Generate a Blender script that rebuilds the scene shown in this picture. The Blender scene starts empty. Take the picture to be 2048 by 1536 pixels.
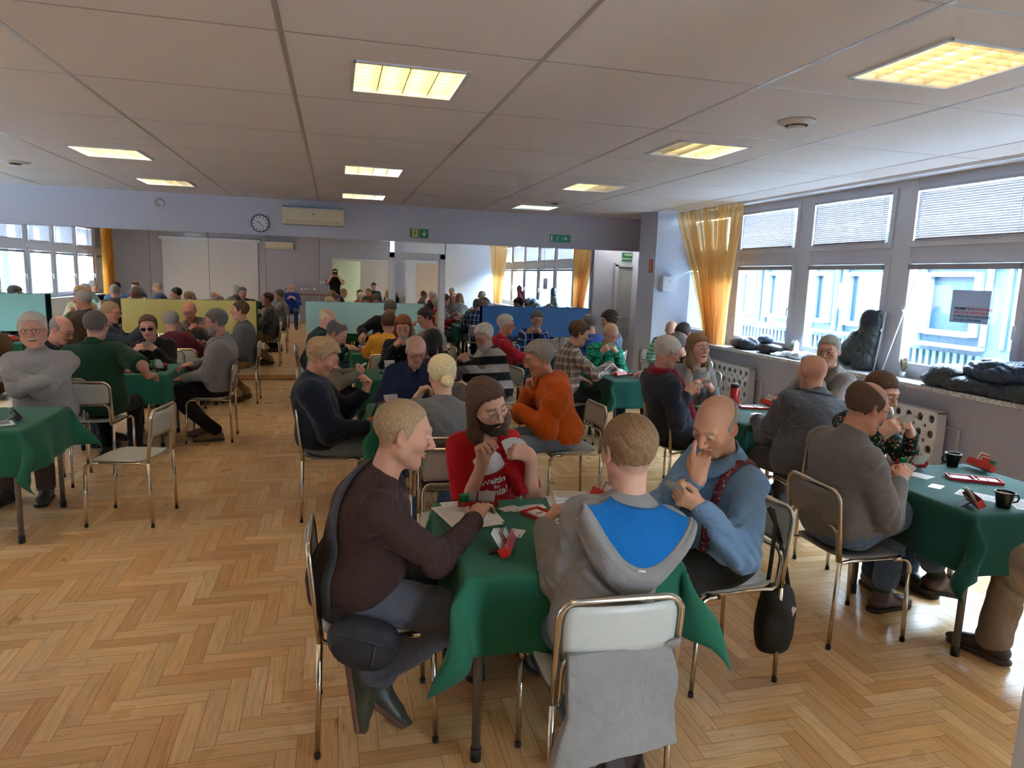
import bpy, math, random, time
import numpy as np
from mathutils import Vector, Matrix

SC = bpy.context.scene
COL = SC.collection
PI = math.pi
T0 = time.time()

# ------------------------------------------------------------------ camera
CAM_H = 1.72
YAW, PITCH, ROLL = 0.25357, -0.15243, 0.03284
FPX = 1377.4

def cam_axes():
    cy, sy = math.cos(YAW), math.sin(YAW)
    cp, sp = math.cos(PITCH), math.sin(PITCH)
    cr, sr = math.cos(ROLL), math.sin(ROLL)
    f = np.array([sy * cp, cy * cp, sp])
    r = np.array([cy, -sy, 0.0])
    u = np.cross(r, f)
    return cr * r + sr * u, -sr * r + cr * u, f

CR, CU, CF = cam_axes()
cam_data = bpy.data.cameras.new('camera')
cam = bpy.data.objects.new('camera', cam_data)
COL.objects.link(cam)
cam_data.sensor_fit = 'HORIZONTAL'
cam_data.sensor_width = 36.0
cam_data.lens = FPX / 2048.0 * 36.0
cam_data.clip_start = 0.05
cam_data.clip_end = 300.0
_m = Matrix(((CR[0], CU[0], -CF[0], 0.0), (CR[1], CU[1], -CF[1], 0.0), (CR[2], CU[2], -CF[2], CAM_H), (0, 0, 0, 1)))
cam.matrix_world = _m
SC.camera = cam

def at_z(x, y, z):
    """where the sight line of photo point (x, y) meets height z"""
    d = CF + CR * (x - 1024) / FPX + CU * (768 - y) / FPX
    t = (z - CAM_H) / d[2]
    return float(t * d[0]), float(t * d[1]), z

def at_y(x, y, Y):
    d = CF + CR * (x - 1024) / FPX + CU * (768 - y) / FPX
    t = Y / d[1]
    return float(t * d[0]), float(Y), float(CAM_H + t * d[2])

# ------------------------------------------------------------------ render look
SC.view_settings.view_transform = 'Standard'
SC.view_settings.look = 'None'
SC.view_settings.gamma = 1.0
SC.view_settings.exposure = 2.35
SC.view_settings.use_curve_mapping = False
SC.cycles.use_denoising = True
SC.cycles.max_bounces = 7
SC.cycles.diffuse_bounces = 4
SC.cycles.glossy_bounces = 4
SC.cycles.transmission_bounces = 4
SC.cycles.transparent_max_bounces = 8
SC.cycles.sample_clamp_indirect = 4.0
SC.cycles.caustics_reflective = False
SC.cycles.caustics_refractive = False
SC.cycles.blur_glossy = 1.0

W = bpy.data.worlds.new('overcast_sky')
SC.world = W
W.use_nodes = True
_nt = W.node_tree
_bg = _nt.nodes['Background']
_tc = _nt.nodes.new('ShaderNodeTexCoord')
_sx = _nt.nodes.new('ShaderNodeSeparateXYZ')
_rp = _nt.nodes.new('ShaderNodeValToRGB')
_nt.links.new(_tc.outputs['Generated'], _sx.inputs[0])
_nt.links.new(_sx.outputs[2], _rp.inputs[0])
_rp.color_ramp.elements[0].position = 0.0
_rp.color_ramp.elements[0].color = (0.74, 0.87, 1.0, 1)
_rp.color_ramp.elements[1].position = 0.6
_rp.color_ramp.elements[1].color = (0.62, 0.80, 1.0, 1)
_nt.links.new(_rp.outputs[0], _bg.inputs[0])
_bg.inputs[1].default_value = 13.0
LAMP_POWER = 7.5

# ------------------------------------------------------------------ materials
MATS = {}

def srgb(c):
    """'#rrggbb' or 0-255 tuple -> linear rgba"""
    if isinstance(c, str):
        c = [int(c[i:i + 2], 16) for i in (1, 3, 5)]
    o = []
    for v in c[:3]:
        v = v / 255.0
        o.append(v / 12.92 if v <= 0.04045 else ((v + 0.055) / 1.055) ** 2.4)
    return (o[0], o[1], o[2], 1.0)

def new_mat(name):
    m = bpy.data.materials.new(name)
    m.use_nodes = True
    nt = m.node_tree
    b = nt.nodes['Principled BSDF']
    return m, nt, b

def N(nt, kind, **kw):
    n = nt.nodes.new(kind)
    for k, v in kw.items():
        setattr(n, k, v)
    return n

def mat(name, col, rough=0.5, metal=0.0, bump=0.0, bscale=80.0, var=0.0, vscale=8.0, spec=0.5, emit=0.0, sheen=0.0, stretch=None):
    """plain procedural surface: base colour, slight noise variation, fine bump"""
    if name in MATS:
        return MATS[name]
    m, nt, b = new_mat(name)
    c = srgb(col)
    b.inputs['Base Color'].default_value = c
    b.inputs['Roughness'].default_value = rough
    b.inputs['Metallic'].default_value = metal
    b.inputs['Specular IOR Level'].default_value = spec
    if sheen:
        b.inputs['Sheen Weight'].default_value = sheen
    tc = N(nt, 'ShaderNodeTexCoord')
    src = tc.outputs['Object']
    if stretch:
        mp = N(nt, 'ShaderNodeMapping')
        mp.inputs['Scale'].default_value = stretch
        nt.links.new(src, mp.inputs[0])
        src = mp.outputs[0]
    if var > 0:
        nz = N(nt, 'ShaderNodeTexNoise')
        nz.inputs['Scale'].default_value = vscale
        nz.inputs['Detail'].default_value = 5
        nt.links.new(src, nz.inputs['Vector'])
        mx = N(nt, 'ShaderNodeMix', data_type='RGBA')
        mx.inputs[6].default_value = tuple(v * (1 - var) for v in c[:3]) + (1,)
        mx.inputs[7].default_value = tuple(min(1, v * (1 + var)) for v in c[:3]) + (1,)
        nt.links.new(nz.outputs[0], mx.inputs[0])
        nt.links.new(mx.outputs[2], b.inputs['Base Color'])
    if bump > 0:
        nz = N(nt, 'ShaderNodeTexNoise')
        nz.inputs['Scale'].default_value = bscale
        nz.inputs['Detail'].default_value = 3
        nt.links.new(src, nz.inputs['Vector'])
        bp = N(nt, 'ShaderNodeBump')
        bp.inputs['Strength'].default_value = bump
        bp.inputs['Distance'].default_value = 0.004
        nt.links.new(nz.outputs[0], bp.inputs['Height'])
        nt.links.new(bp.outputs[0], b.inputs['Normal'])
    if emit:
        b.inputs['Emission Color'].default_value = c
        b.inputs['Emission Strength'].default_value = emit
    MATS[name] = m
    return m

def fabric(name, col, kind='knit', rough=0.9, var=0.12):
    if name in MATS:
        return MATS[name]
    m = fabric0(name, col, kind, rough, var)
    wrinkle(m, .55 if kind in ('smooth', 'denim') else .35, 9 if kind != 'denim' else 12)
    return m

def wrinkle(m, strength, scale):
    """soft cloth wrinkles chained under the fine bump"""
    nt = m.node_tree
    b = nt.nodes['Principled BSDF']
    tc = N(nt, 'ShaderNodeTexCoord')
    nz = N(nt, 'ShaderNodeTexNoise')
    nz.inputs['Scale'].default_value = scale
    nz.inputs['Detail'].default_value = 2.5
    nz.inputs['Distortion'].default_value = 1.4
    nt.links.new(tc.outputs['Object'], nz.inputs['Vector'])
    bp = N(nt, 'ShaderNodeBump')
    bp.inputs['Strength'].default_value = strength
    bp.inputs['Distance'].default_value = .03
    nt.links.new(nz.outputs[0], bp.inputs['Height'])
    if b.inputs['Normal'].is_linked:
        nt.links.new(bp.outputs[0], b.inputs['Normal'].links[0].from_node.inputs['Normal'])
    else:
        nt.links.new(bp.outputs[0], b.inputs['Normal'])

def fabric0(name, col, kind='knit', rough=0.9, var=0.12):
    sc = {'knit': 160, 'smooth': 60, 'denim': 220, 'fleece': 90, 'tweed': 140}[kind]
    bu = {'knit': 0.35, 'smooth': 0.12, 'denim': 0.3, 'fleece': 0.3, 'tweed': 0.4}[kind]
    vs = {'knit': 30, 'smooth': 6, 'denim': 14, 'fleece': 20, 'tweed': 120}[kind]
    return mat(name, col, rough, bump=bu, bscale=sc, var=var if kind != 'tweed' else 0.45, vscale=vs, spec=0.15, sheen=0.15 if kind != 'smooth' else 0.05)

def vcol_mat(name, attr='Col', rough=0.5, bump=0.0, bscale=300, spec=0.4, sss=0.0):
    if name in MATS:
        return MATS[name]
    m, nt, b = new_mat(name)
    a = N(nt, 'ShaderNodeVertexColor', layer_name=attr)
    nt.links.new(a.outputs[0], b.inputs['Base Color'])
    b.inputs['Roughness'].default_value = rough
    b.inputs['Specular IOR Level'].default_value = spec
    if bump:
        tc = N(nt, 'ShaderNodeTexCoord')
        nz = N(nt, 'ShaderNodeTexNoise')
        nz.inputs['Scale'].default_value = bscale
        nt.links.new(tc.outputs['Object'], nz.inputs['Vector'])
        bp = N(nt, 'ShaderNodeBump')
        bp.inputs['Strength'].default_value = bump
        bp.inputs['Distance'].default_value = 0.002
        nt.links.new(nz.outputs[0], bp.inputs['Height'])
        nt.links.new(bp.outputs[0], b.inputs['Normal'])
    MATS[name] = m
    return m

def hair_mat(name, col):
    if name in MATS:
        return MATS[name]
    m, nt, b = new_mat(name)
    c = srgb(col)
    tc = N(nt, 'ShaderNodeTexCoord')
    mp = N(nt, 'ShaderNodeMapping')
    mp.inputs['Scale'].default_value = (1.0, 1.0, 0.16)
    nz = N(nt, 'ShaderNodeTexNoise')
    nz.inputs['Scale'].default_value = 330
    nz.inputs['Detail'].default_value = 3
    nt.links.new(tc.outputs['Object'], mp.inputs[0])
    nt.links.new(mp.outputs[0], nz.inputs['Vector'])
    rp = N(nt, 'ShaderNodeValToRGB')
    rp.color_ramp.elements[0].position = 0.36
    rp.color_ramp.elements[0].color = tuple(v * 0.68 for v in c[:3]) + (1,)
    rp.color_ramp.elements[1].position = 0.64
    rp.color_ramp.elements[1].color = tuple(min(1, v * 1.22) for v in c[:3]) + (1,)
    nt.links.new(nz.outputs[0], rp.inputs[0])
    nt.links.new(rp.outputs[0], b.inputs['Base Color'])
    b.inputs['Roughness'].default_value = 0.6
    b.inputs['Specular IOR Level'].default_value = 0.3
    bp = N(nt, 'ShaderNodeBump')
    bp.inputs['Strength'].default_value = 0.22
    bp.inputs['Distance'].default_value = 0.003
    nt.links.new(nz.outputs[0], bp.inputs['Height'])
    nt.links.new(bp.outputs[0], b.inputs['Normal'])
    MATS[name] = m
    return m

def math_node(nt, op, a, b=None, c=None):
    n = N(nt, 'ShaderNodeMath', operation=op)
    for i, v in enumerate((a, b, c)):
        if v is None:
            continue
        if isinstance(v, (int, float)):
            n.inputs[i].default_value = v
        else:
            nt.links.new(v, n.inputs[i])
    return n.outputs[0]

def mixcol(nt, fac, a, b):
    mx = N(nt, 'ShaderNodeMix', data_type='RGBA')
    for i, v in ((0, fac), (6, a), (7, b)):
        if isinstance(v, (int, float)):
            mx.inputs[i].default_value = v
        elif isinstance(v, tuple):
            mx.inputs[i].default_value = v
        else:
            nt.links.new(v, mx.inputs[i])
    return mx.outputs[2]

def band(nt, coord, period, width, phase=0.0):
    """1 inside a repeating band of the given width (fraction of the period)"""
    v = math_node(nt, 'FRACT', math_node(nt, 'ADD', math_node(nt, 'DIVIDE', coord, period), phase))
    return math_node(nt, 'LESS_THAN', v, width)

def plaid(name, base, cols, period=0.07):
    """cols = [(colour, width, phase, axis)]"""
    if name in MATS:
        return MATS[name]
    m, nt, b = new_mat(name)
    tc = N(nt, 'ShaderNodeTexCoord')
    sp = N(nt, 'ShaderNodeSeparateXYZ')
    nt.links.new(tc.outputs['Object'], sp.inputs[0])
    xy = math_node(nt, 'ADD', sp.outputs[0], math_node(nt, 'MULTIPLY', sp.outputs[1], 0.6))
    cur = srgb(base)
    for (c, w, ph, ax, al) in cols:
        co = xy if ax == 'x' else sp.outputs[2]
        f = math_node(nt, 'MULTIPLY', band(nt, co, period, w, ph), al)
        cur = mixcol(nt, f, cur, srgb(c))
    nt.links.new(cur, b.inputs['Base Color'])
    b.inputs['Roughness'].default_value = 0.85
    b.inputs['Specular IOR Level'].default_value = 0.2
    wrinkle(m, .4, 9)
    MATS[name] = m
    return m

def speckle(name, base, spots, scale=40.0, thr=0.25):
    """scattered flecks: spots = list of colours, drawn from voronoi cells"""
    if name in MATS:
        return MATS[name]
    m, nt, b = new_mat(name)
    tc = N(nt, 'ShaderNodeTexCoord')
    vo = N(nt, 'ShaderNodeTexVoronoi')
    vo.inputs['Scale'].default_value = scale
    nt.links.new(tc.outputs['Object'], vo.inputs['Vector'])
    sp = N(nt, 'ShaderNodeSeparateColor')
    nt.links.new(vo.outputs['Color'], sp.inputs[0])
    rp = N(nt, 'ShaderNodeValToRGB')
    rp.color_ramp.interpolation = 'CONSTANT'
    el = rp.color_ramp.elements
    el[0].position = 0.0
    el[0].color = srgb(spots[0])
    el[1].position = 1.0 / len(spots)
    el[1].color = srgb(spots[1 % len(spots)])
    for i in range(2, len(spots)):
        e = el.new(i / len(spots))
        e.color = srgb(spots[i])
    nt.links.new(sp.outputs[0], rp.inputs[0])
    d = math_node(nt, 'LESS_THAN', vo.outputs['Distance'], thr)
    cur = mixcol(nt, d, srgb(base), rp.outputs[0])
    nt.links.new(cur, b.inputs['Base Color'])
    b.inputs['Roughness'].default_value = 0.85
    b.inputs['Specular IOR Level'].default_value = 0.2
    wrinkle(m, .4, 9)
    MATS[name] = m
    return m

# ------------------------------------------------------------------ objects
def tag(o, label=None, cat=None, group=None, kind=None):
    if label:
        o['label'] = label
    if cat:
        o['category'] = cat
    if group:
        o['group'] = group
    if kind:
        o['kind'] = kind
    return o

def link(name, me, m=None, parent=None):
    o = bpy.data.objects.new(name, me)
    COL.objects.link(o)
    if m is not None and me is not None:
        for q in (m if isinstance(m, (list, tuple)) else [m]):
            me.materials.append(q)
    if parent is not None:
        o.parent = parent
    return o

def thing(name, label, cat, loc=(0, 0, 0), rz=0.0, group=None, rot=None):
    o = bpy.data.objects.new(name, None)
    COL.objects.link(o)
    o.empty_display_size = 0.1
    o.location = loc
    o.rotation_euler = rot if rot else (0, 0, rz)
    return tag(o, label, cat, group)

def np_mesh(name, v, f, smooth=True, cols=None, matidx=None):
    """v (n,3), f (m,4) numpy -> mesh"""
    me = bpy.data.meshes.new(name)
    n, k = len(v), len(f)
    w = f.shape[1] if k else 4
    me.vertices.add(n)
    me.vertices.foreach_set('co', np.asarray(v, np.float32).ravel())
    me.loops.add(k * w)
    me.loops.foreach_set('vertex_index', np.asarray(f, np.int32).ravel())
    me.polygons.add(k)
    me.polygons.foreach_set('loop_start', np.arange(0, k * w, w, dtype=np.int32))
    me.polygons.foreach_set('loop_total', np.full(k, w, np.int32))
    me.polygons.foreach_set('use_smooth', np.full(k, smooth, bool))
    if matidx is not None:
        me.polygons.foreach_set('material_index', np.asarray(matidx, np.int32))
    me.update(calc_edges=True)
    if cols is not None:
        a = me.color_attributes.new('Col', 'FLOAT_COLOR', 'POINT')
        c = np.ones((n, 4), np.float32)
        c[:, :3] = cols
        a.data.foreach_set('color', c.ravel())
    return me

class MB:
    """collects simple solids into one mesh"""
    def __init__(self):
        self.v = []
        self.f = []
        self.mi = []
        self.sm = []
        self.cur = 0

    def add(self, vs, fs, smooth=False):
        o = len(self.v)
        self.v += [tuple(p) for p in vs]
        for q in fs:
            self.f.append(tuple(i + o for i in q))
            self.mi.append(self.cur)
            self.sm.append(smooth)
        return self

    def box(self, c, s, rot=None, bevel=0.0):
        hx, hy, hz = s[0] / 2, s[1] / 2, s[2] / 2
        if bevel > 0:
            bm = __import__('bmesh').new()
            __import__('bmesh').ops.create_cube(bm, size=1.0)
            for vv in bm.verts:
                vv.co = Vector((vv.co.x * s[0], vv.co.y * s[1], vv.co.z * s[2]))
            __import__('bmesh').ops.bevel(bm, geom=list(bm.edges), offset=bevel, segments=2, profile=0.6, affect='EDGES')
            bm.verts.index_update()
            vs = [vv.co.copy() for vv in bm.verts]
            fs = [[q.index for q in ff.verts] for ff in bm.faces]
            bm.free()
        else:
            vs = [Vector((x, y, z)) for x in (-hx, hx) for y in (-hy, hy) for z in (-hz, hz)]
            fs = [(0, 1, 3, 2), (4, 6, 7, 5), (0, 4, 5, 1), (2, 3, 7, 6), (0, 2, 6, 4), (1, 5, 7, 3)]
        if rot is not None:
            R = rot if isinstance(rot, Matrix) else Matrix.Rotation(rot, 3, 'Z')
            vs = [R @ p for p in vs]
        c = Vector(c)
        return self.add([p + c for p in vs], fs)

    def tube(self, pts, r, n=10, closed=False, caps=True, ell=None):
        pts = [Vector(p) for p in pts]
        k = len(pts)
        rs = r if isinstance(r, (list, tuple)) else [r] * k
        tans = []
        for i in range(k):
            a = pts[(i - 1) % k] if (closed or i > 0) else pts[i]
            b = pts[(i + 1) % k] if (closed or i < k - 1) else pts[i]
            t = (b - a)
            tans.append(t.normalized() if t.length > 1e-9 else Vector((0, 0, 1)))
        up = Vector((0, 0, 1)) if abs(tans[0].z) < 0.9 else Vector((1, 0, 0))
        nrm = (up - tans[0] * up.dot(tans[0])).normalized()
        vs = []
        for i in range(k):
            t = tans[i]
            nrm = (nrm - t * nrm.dot(t))
            nrm = nrm.normalized() if nrm.length > 1e-6 else t.orthogonal().normalized()
            bn = t.cross(nrm)
            for j in range(n):
                a = 2 * PI * j / n
                ea, eb = (1, 1) if ell is None else ell
                vs.append(pts[i] + (nrm * math.cos(a) * ea + bn * math.sin(a) * eb) * rs[i])
        fs = []
        for i in range(k if closed else k - 1):
            for j in range(n):
                a = i * n + j
                b = i * n + (j + 1) % n
                c = ((i + 1) % k) * n + (j + 1) % n
                d = ((i + 1) % k) * n + j
                fs.append((a, b, c, d))
        self.add(vs, fs, True)
        if caps and not closed:
            o = len(self.v) - len(vs)
            self.f.append(tuple(o + j for j in range(n))[::-1])
            self.mi.append(self.cur)
            self.sm.append(False)
            self.f.append(tuple(o + (k - 1) * n + j for j in range(n)))
            self.mi.append(self.cur)
            self.sm.append(False)
        return self

    def lathe(self, prof, c=(0, 0, 0), n=24, R=None):
        """prof: list of (r, z)"""
        vs, fs = [], []
        for (r, z) in prof:
            for j in range(n):
                a = 2 * PI * j / n
                p = Vector((r * math.cos(a), r * math.sin(a), z))
                if R is not None:
                    p = R @ p
                vs.append(p + Vector(c))
        for i in range(len(prof) - 1):
            for j in range(n):
                fs.append((i * n + j, i * n + (j + 1) % n, (i + 1) * n + (j + 1) % n, (i + 1) * n + j))
        self.add(vs, fs, True)
        return self

    def poly(self, pts, thick, axis=(0, 0, 1)):
        """extrude a planar outline (list of 3-D points) by thick along axis"""
        ax = Vector(axis) * thick
        n = len(pts)
        a = [Vector(p) for p in pts]
        vs = a + [p + ax for p in a]
        fs = [tuple(range(n))[::-1], tuple(range(n, 2 * n))]
        for i in range(n):
            j = (i + 1) % n
            fs.append((i, j, j + n, i + n))
        return self.add(vs, fs)

    def quad(self, a, b, c, d):
        return self.add([a, b, c, d], [(0, 1, 2, 3)])

    def build(self, name, m=None, parent=None):
        me = bpy.data.meshes.new(name)
        me.from_pydata([tuple(p) for p in self.v], [], self.f)
        me.polygons.foreach_set('use_smooth', self.sm)
        me.polygons.foreach_set('material_index', self.mi)
        me.update()
        return link(name, me, m, parent)

def arc(c, r, a0, a1, n, u, v):
    c, u, v = Vector(c), Vector(u), Vector(v)
    return [c + (u * math.cos(a0 + (a1 - a0) * i / n) + v * math.sin(a0 + (a1 - a0) * i / n)) * r for i in range(n + 1)]

def structure(name, mb, m, parent=None):
    o = mb.build(name, m, parent)
    if parent is None:
        o['kind'] = 'structure'
    return o

def copy_tree(o, parent=None):
    c = o.copy()
    COL.objects.link(c)
    if parent is not None:
        c.parent = parent
    for ch in CHILDREN.get(o.name, []):
        copy_tree(ch, c)
    return c

CHILDREN = {}

def remember(root):
    """note a prototype's parts and sub-parts so that copy_tree can copy them"""
    for o in list(COL.objects):
        if o.parent is not None:
            CHILDREN.setdefault(o.parent.name, [])
            if o not in CHILDREN[o.parent.name]:
                CHILDREN[o.parent.name].append(o)

# ------------------------------------------------------------------ distance fields
f32 = np.float32

def V(*a):
    return np.array(a, f32)

def unit(v):
    v = np.asarray(v, float)
    n = np.linalg.norm(v)
    return v / n if n > 1e-9 else v

def smin(a, b, k):
    h = np.maximum(k - np.abs(a - b), 0.0) / k
    return np.minimum(a, b) - h * h * k * 0.25

def smax(a, b, k):
    return -smin(-a, -b, k)

def cone(p, a, b, ra, rb, ell=None):
    """round cone between a and b; ell = (axis, factor) squashes along an axis"""
    a = np.asarray(a, f32)
    b = np.asarray(b, f32)
    q = p - a
    ba = b - a
    if ell is not None:
        ax, fc = np.asarray(ell[0], f32), ell[1]
        q = q + (q @ ax)[:, None] * ax * (fc - 1)
        ba = ba + (ba @ ax) * ax * (fc - 1)
    L2 = float(ba @ ba) + 1e-12
    t = np.clip((q @ ba) / L2, 0, 1)
    d = q - t[:, None] * ba
    return np.sqrt((d * d).sum(1)) - (ra + (rb - ra) * t)

def ellip(p, c, r, R=None):
    q = p - np.asarray(c, f32)
    if R is not None:
        q = q @ np.asarray(R, f32)        # columns of R are the axes
    r = np.asarray(r, f32)
    a = q / r
    k0 = np.sqrt((a * a).sum(1))
    b = a / r
    k1 = np.sqrt((b * b).sum(1)) + 1e-9
    return k0 * (k0 - 1.0) / k1

def sph(p, c, r):
    q = p - np.asarray(c, f32)
    return np.sqrt((q * q).sum(1)) - r

def nets(sdf, lo, hi, res, B=6, margin=0.0):
    """surface nets of sdf on a grid, evaluated only in blocks near the surface"""
    lo = np.asarray(lo, float)
    hi = np.asarray(hi, float)
    nb = np.maximum(1, np.ceil((hi - lo) / (res * B)).astype(int))
    n = nb * B + 1
    bc = np.stack(np.meshgrid(*[np.arange(k) for k in nb], indexing='ij'), -1).reshape(-1, 3)
    cen = (lo + (bc + 0.5) * B * res).astype(f32)
    dc = sdf(cen)
    keep = np.abs(dc) < 0.87 * B * res * 1.35 + 2 * res + margin
    F = np.empty(tuple(n), f32)
    F.fill(1.0)
    # fill sign of far blocks
    sg = np.where(dc < 0, -1.0, 1.0).reshape(nb)
    F[:n[0] - 1, :n[1] - 1, :n[2] - 1] = np.repeat(np.repeat(np.repeat(sg, B, 0), B, 1), B, 2)
    kb = bc[keep]
    if len(kb) == 0:
        return np.zeros((0, 3)), np.zeros((0, 4), int)
    off = np.stack(np.meshgrid(*[np.arange(B + 1)] * 3, indexing='ij'), -1).reshape(-1, 3)
    step = max(1, 400000 // len(off))
    for s in range(0, len(kb), step):
        idx = (kb[s:s + step, None, :] * B + off[None]).reshape(-1, 3)
        pts = (lo + idx * res).astype(f32)
        F[idx[:, 0], idx[:, 1], idx[:, 2]] = sdf(pts)
    F[0] = 1; F[-1] = 1; F[:, 0] = 1; F[:, -1] = 1; F[:, :, 0] = 1; F[:, :, -1] = 1
    S = F < 0
    cnt = np.zeros(tuple(n - 1), np.int8)
    for dx in (0, 1):
        for dy in (0, 1):
            for dz in (0, 1):
                cnt += S[dx:n[0] - 1 + dx, dy:n[1] - 1 + dy, dz:n[2] - 1 + dz]
    act = (cnt > 0) & (cnt < 8)
    ci = np.argwhere(act)
    vid = np.full(act.shape, -1, np.int32)
    vid[act] = np.arange(len(ci))
    acc = np.zeros((len(ci), 3))
    num = np.zeros(len(ci))
    E = []
    for a in range(3):
        o1, o2 = [b for b in range(3) if b != a]
        for i in (0, 1):
            for j in (0, 1):
                s = [0, 0, 0]
                s[o1] = i
                s[o2] = j
                E.append((a, s))
    for a, s in E:
        p0 = ci + np.array(s)
        p1 = p0.copy()
        p1[:, a] += 1
        f0 = F[p0[:, 0], p0[:, 1], p0[:, 2]]
        f1 = F[p1[:, 0], p1[:, 1], p1[:, 2]]
        m = (f0 < 0) != (f1 < 0)
        t = np.where(m, f0 / np.where(m, f0 - f1, 1), 0)
        q = p0.astype(float)
        q[:, a] += t
        acc[m] += q[m]
        num[m] += 1
    v = lo + acc / num[:, None] * res
    faces = []
    for a in range(3):
        sl0 = [slice(None)] * 3
        sl1 = [slice(None)] * 3
        sl0[a] = slice(0, n[a] - 1)
        sl1[a] = slice(1, n[a])
        ch = S[tuple(sl0)] != S[tuple(sl1)]
        e = np.argwhere(ch)
        inside0 = S[tuple(sl0)][ch]
        b, c = (a + 1) % 3, (a + 2) % 3
        db = np.zeros(3, int); db[b] = 1
        dc_ = np.zeros(3, int); dc_[c] = 1
        q = [e - db - dc_, e - dc_, e, e - db]
        ids = np.stack([vid[x[:, 0], x[:, 1], x[:, 2]] for x in q], 1)
        ids[~inside0] = ids[~inside0][:, ::-1]
        faces.append(ids)
    f = np.concatenate(faces)
    f = f[(f >= 0).all(1)]
    return v, f

def folds(p, seed, freq, amp):
    """warped ridges, like cloth wrinkles"""
    s = seed * 1.7
    x = p[:, 0] * freq
    y = p[:, 1] * freq
    z = p[:, 2] * freq
    w = np.sin(0.55 * x + 0.4 * z + s) + np.sin(0.6 * y - 0.45 * z + 2.1 * s)
    a = 1 - 2 * np.abs(np.sin(0.55 * z + 0.42 * x + 0.9 * w + s)) ** .7
    b = 1 - 2 * np.abs(np.sin(0.50 * z - 0.45 * y + 1.0 * w + 3.3 * s)) ** .7
    c = np.sin(2.3 * z + 1.5 * x - 1.2 * y + 2.2 * w)
    return amp * (0.65 * a + 0.6 * b + 0.15 * c)
# ------------------------------------------------------------------ people
SKIN_M = vcol_mat('skin', rough=0.52, bump=0.12, bscale=420, spec=0.35)
EYE_M = vcol_mat('eyeball', rough=0.15, spec=0.6)
SOLE_M = mat('shoe_sole', '#4a3a34', 0.8, bump=0.2)
METAL_G = mat('spectacle_metal', '#8a8578', 0.3, 0.8)
DARK_G = mat('spectacle_dark', '#1d1a1c', 0.35)
LENS_D = mat('dark_lens', '#141114', 0.08, spec=0.9)

HAIRC = {'white': '#cfc6ba', 'grey': '#9a928a', 'dgrey': '#6b6460', 'blond': '#cfae78', 'sandy': '#a98a66', 'brown': '#5b4030',
         'dbrown': '#352722', 'black': '#221c1c', 'auburn': '#8a4a26', 'pale': '#e2cf9f', 'salt': '#8b8078', 'lbrown': '#8a6a4a', 'red': '#a0683c'}

def rot_ypr(yaw, pitch, roll):
    """head axes (columns right, forward, up); yaw left +, pitch up +, roll to the right +"""
    y, p, r = math.radians(yaw), math.radians(pitch), math.radians(roll)
    Rz = np.array([[math.cos(y), -math.sin(y), 0], [math.sin(y), math.cos(y), 0], [0, 0, 1]])
    Rx = np.array([[1, 0, 0], [0, math.cos(p), -math.sin(p)], [0, math.sin(p), math.cos(p)]])
    Ry = np.array([[math.cos(r), 0, math.sin(r)], [0, 1, 0], [-math.sin(r), 0, math.cos(r)]])
    return Rz @ Rx @ Ry

def head_base(q, P):
    """bald head without the small features, in head coordinates"""
    jw = P.get('jaw', 1.0)
    ft = P.get('fat', 0.0)
    d = ellip(q, (0, -.014, .036), (.077, .097, .087))
    d = smin(d, ellip(q, (0, .028, -.020), (.064 + ft, .064, .080)), .04)
    ch = cone(q, (0, .060, -.098 - .006 * (jw - 1)), (0, .030, -.090), .022 * jw, .030, None)
    d = smin(d, ch, .03)
    for s in (-1, 1):
        d = smin(d, cone(q, (s * .050 * jw, .004, -.055), (s * .022, .062, -.096), .018 + ft, .016, None), .028)
    return d

def head_sdf(q, P, fine):
    s = -1
    d = head_base(q, P)
    ax = np.abs(q[:, 0])
    qa = np.stack([ax, q[:, 1], q[:, 2]], 1).astype(f32)
    d = smin(d, ellip(qa, (.047, .060, -.016), (.022, .020, .020)), .022)          # cheek bones
    d = smin(d, cone(qa, (0, .090, .034), (.040, .076, .036), .010, .009), .016)       # brow ridge
    d = smax(d, -ellip(qa, (.031, .103, .010), (.017, .016, .013)), .014)              # eye sockets
    ns = P.get('nose', 1.0)
    d = smin(d, cone(q, (0, .090, .020), (0, .090 + .024 * ns, -.024), .0075, .0115), .010)  # nose
    d = smin(d, ellip(qa, (.0125, .101, -.029), (.0085, .012, .008)), .008)
    if fine:
        d = smin(d, ellip(qa, (.031, .0800, .009), (.0150, .0150, .0115)), .004)       # lids
        op = P.get('open', 0.42)
        if op > 0:
            d = smax(d, -ellip(qa, (.031, .0965, .0085 - .002 * (1 - op)), (.0120, .011, .0062 * op)), .0015)
        d = smax(d, -cone(q, (-.021, .0905, -.0625), (.021, .0905, -.0625), .0022, .0022), .003) if False else d
    d = smin(d, cone(qa, (0, .0945, -.0565), (.024, .0825, -.0605), .0052, .0026), .006)      # lips
    d = smin(d, cone(qa, (0, .0930, -.0675), (.021, .0830, -.0650), .0062, .0030), .006)
    d = smax(d, -ellip(qa, (0, .0990, -.0620), (.0280, .0140, .0014)), .003)
    # ears
    e = ellip(qa, (.079, -.008, .000), (.0085, .019, .031), EAR_R)
    e = smax(e, -ellip(qa, (.0885, -.004, .001), (.0075, .0115, .020), EAR_R), .005)
    d = smin(d, e, .007)
    return d

EAR_R = np.array([[math.cos(.35), -math.sin(.35), 0], [math.sin(.35), math.cos(.35), 0], [0, 0, 1]]) @ np.array([[1, 0, 0], [0, math.cos(.15), -math.sin(.15)], [0, math.sin(.15), math.cos(.15)]])

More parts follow.
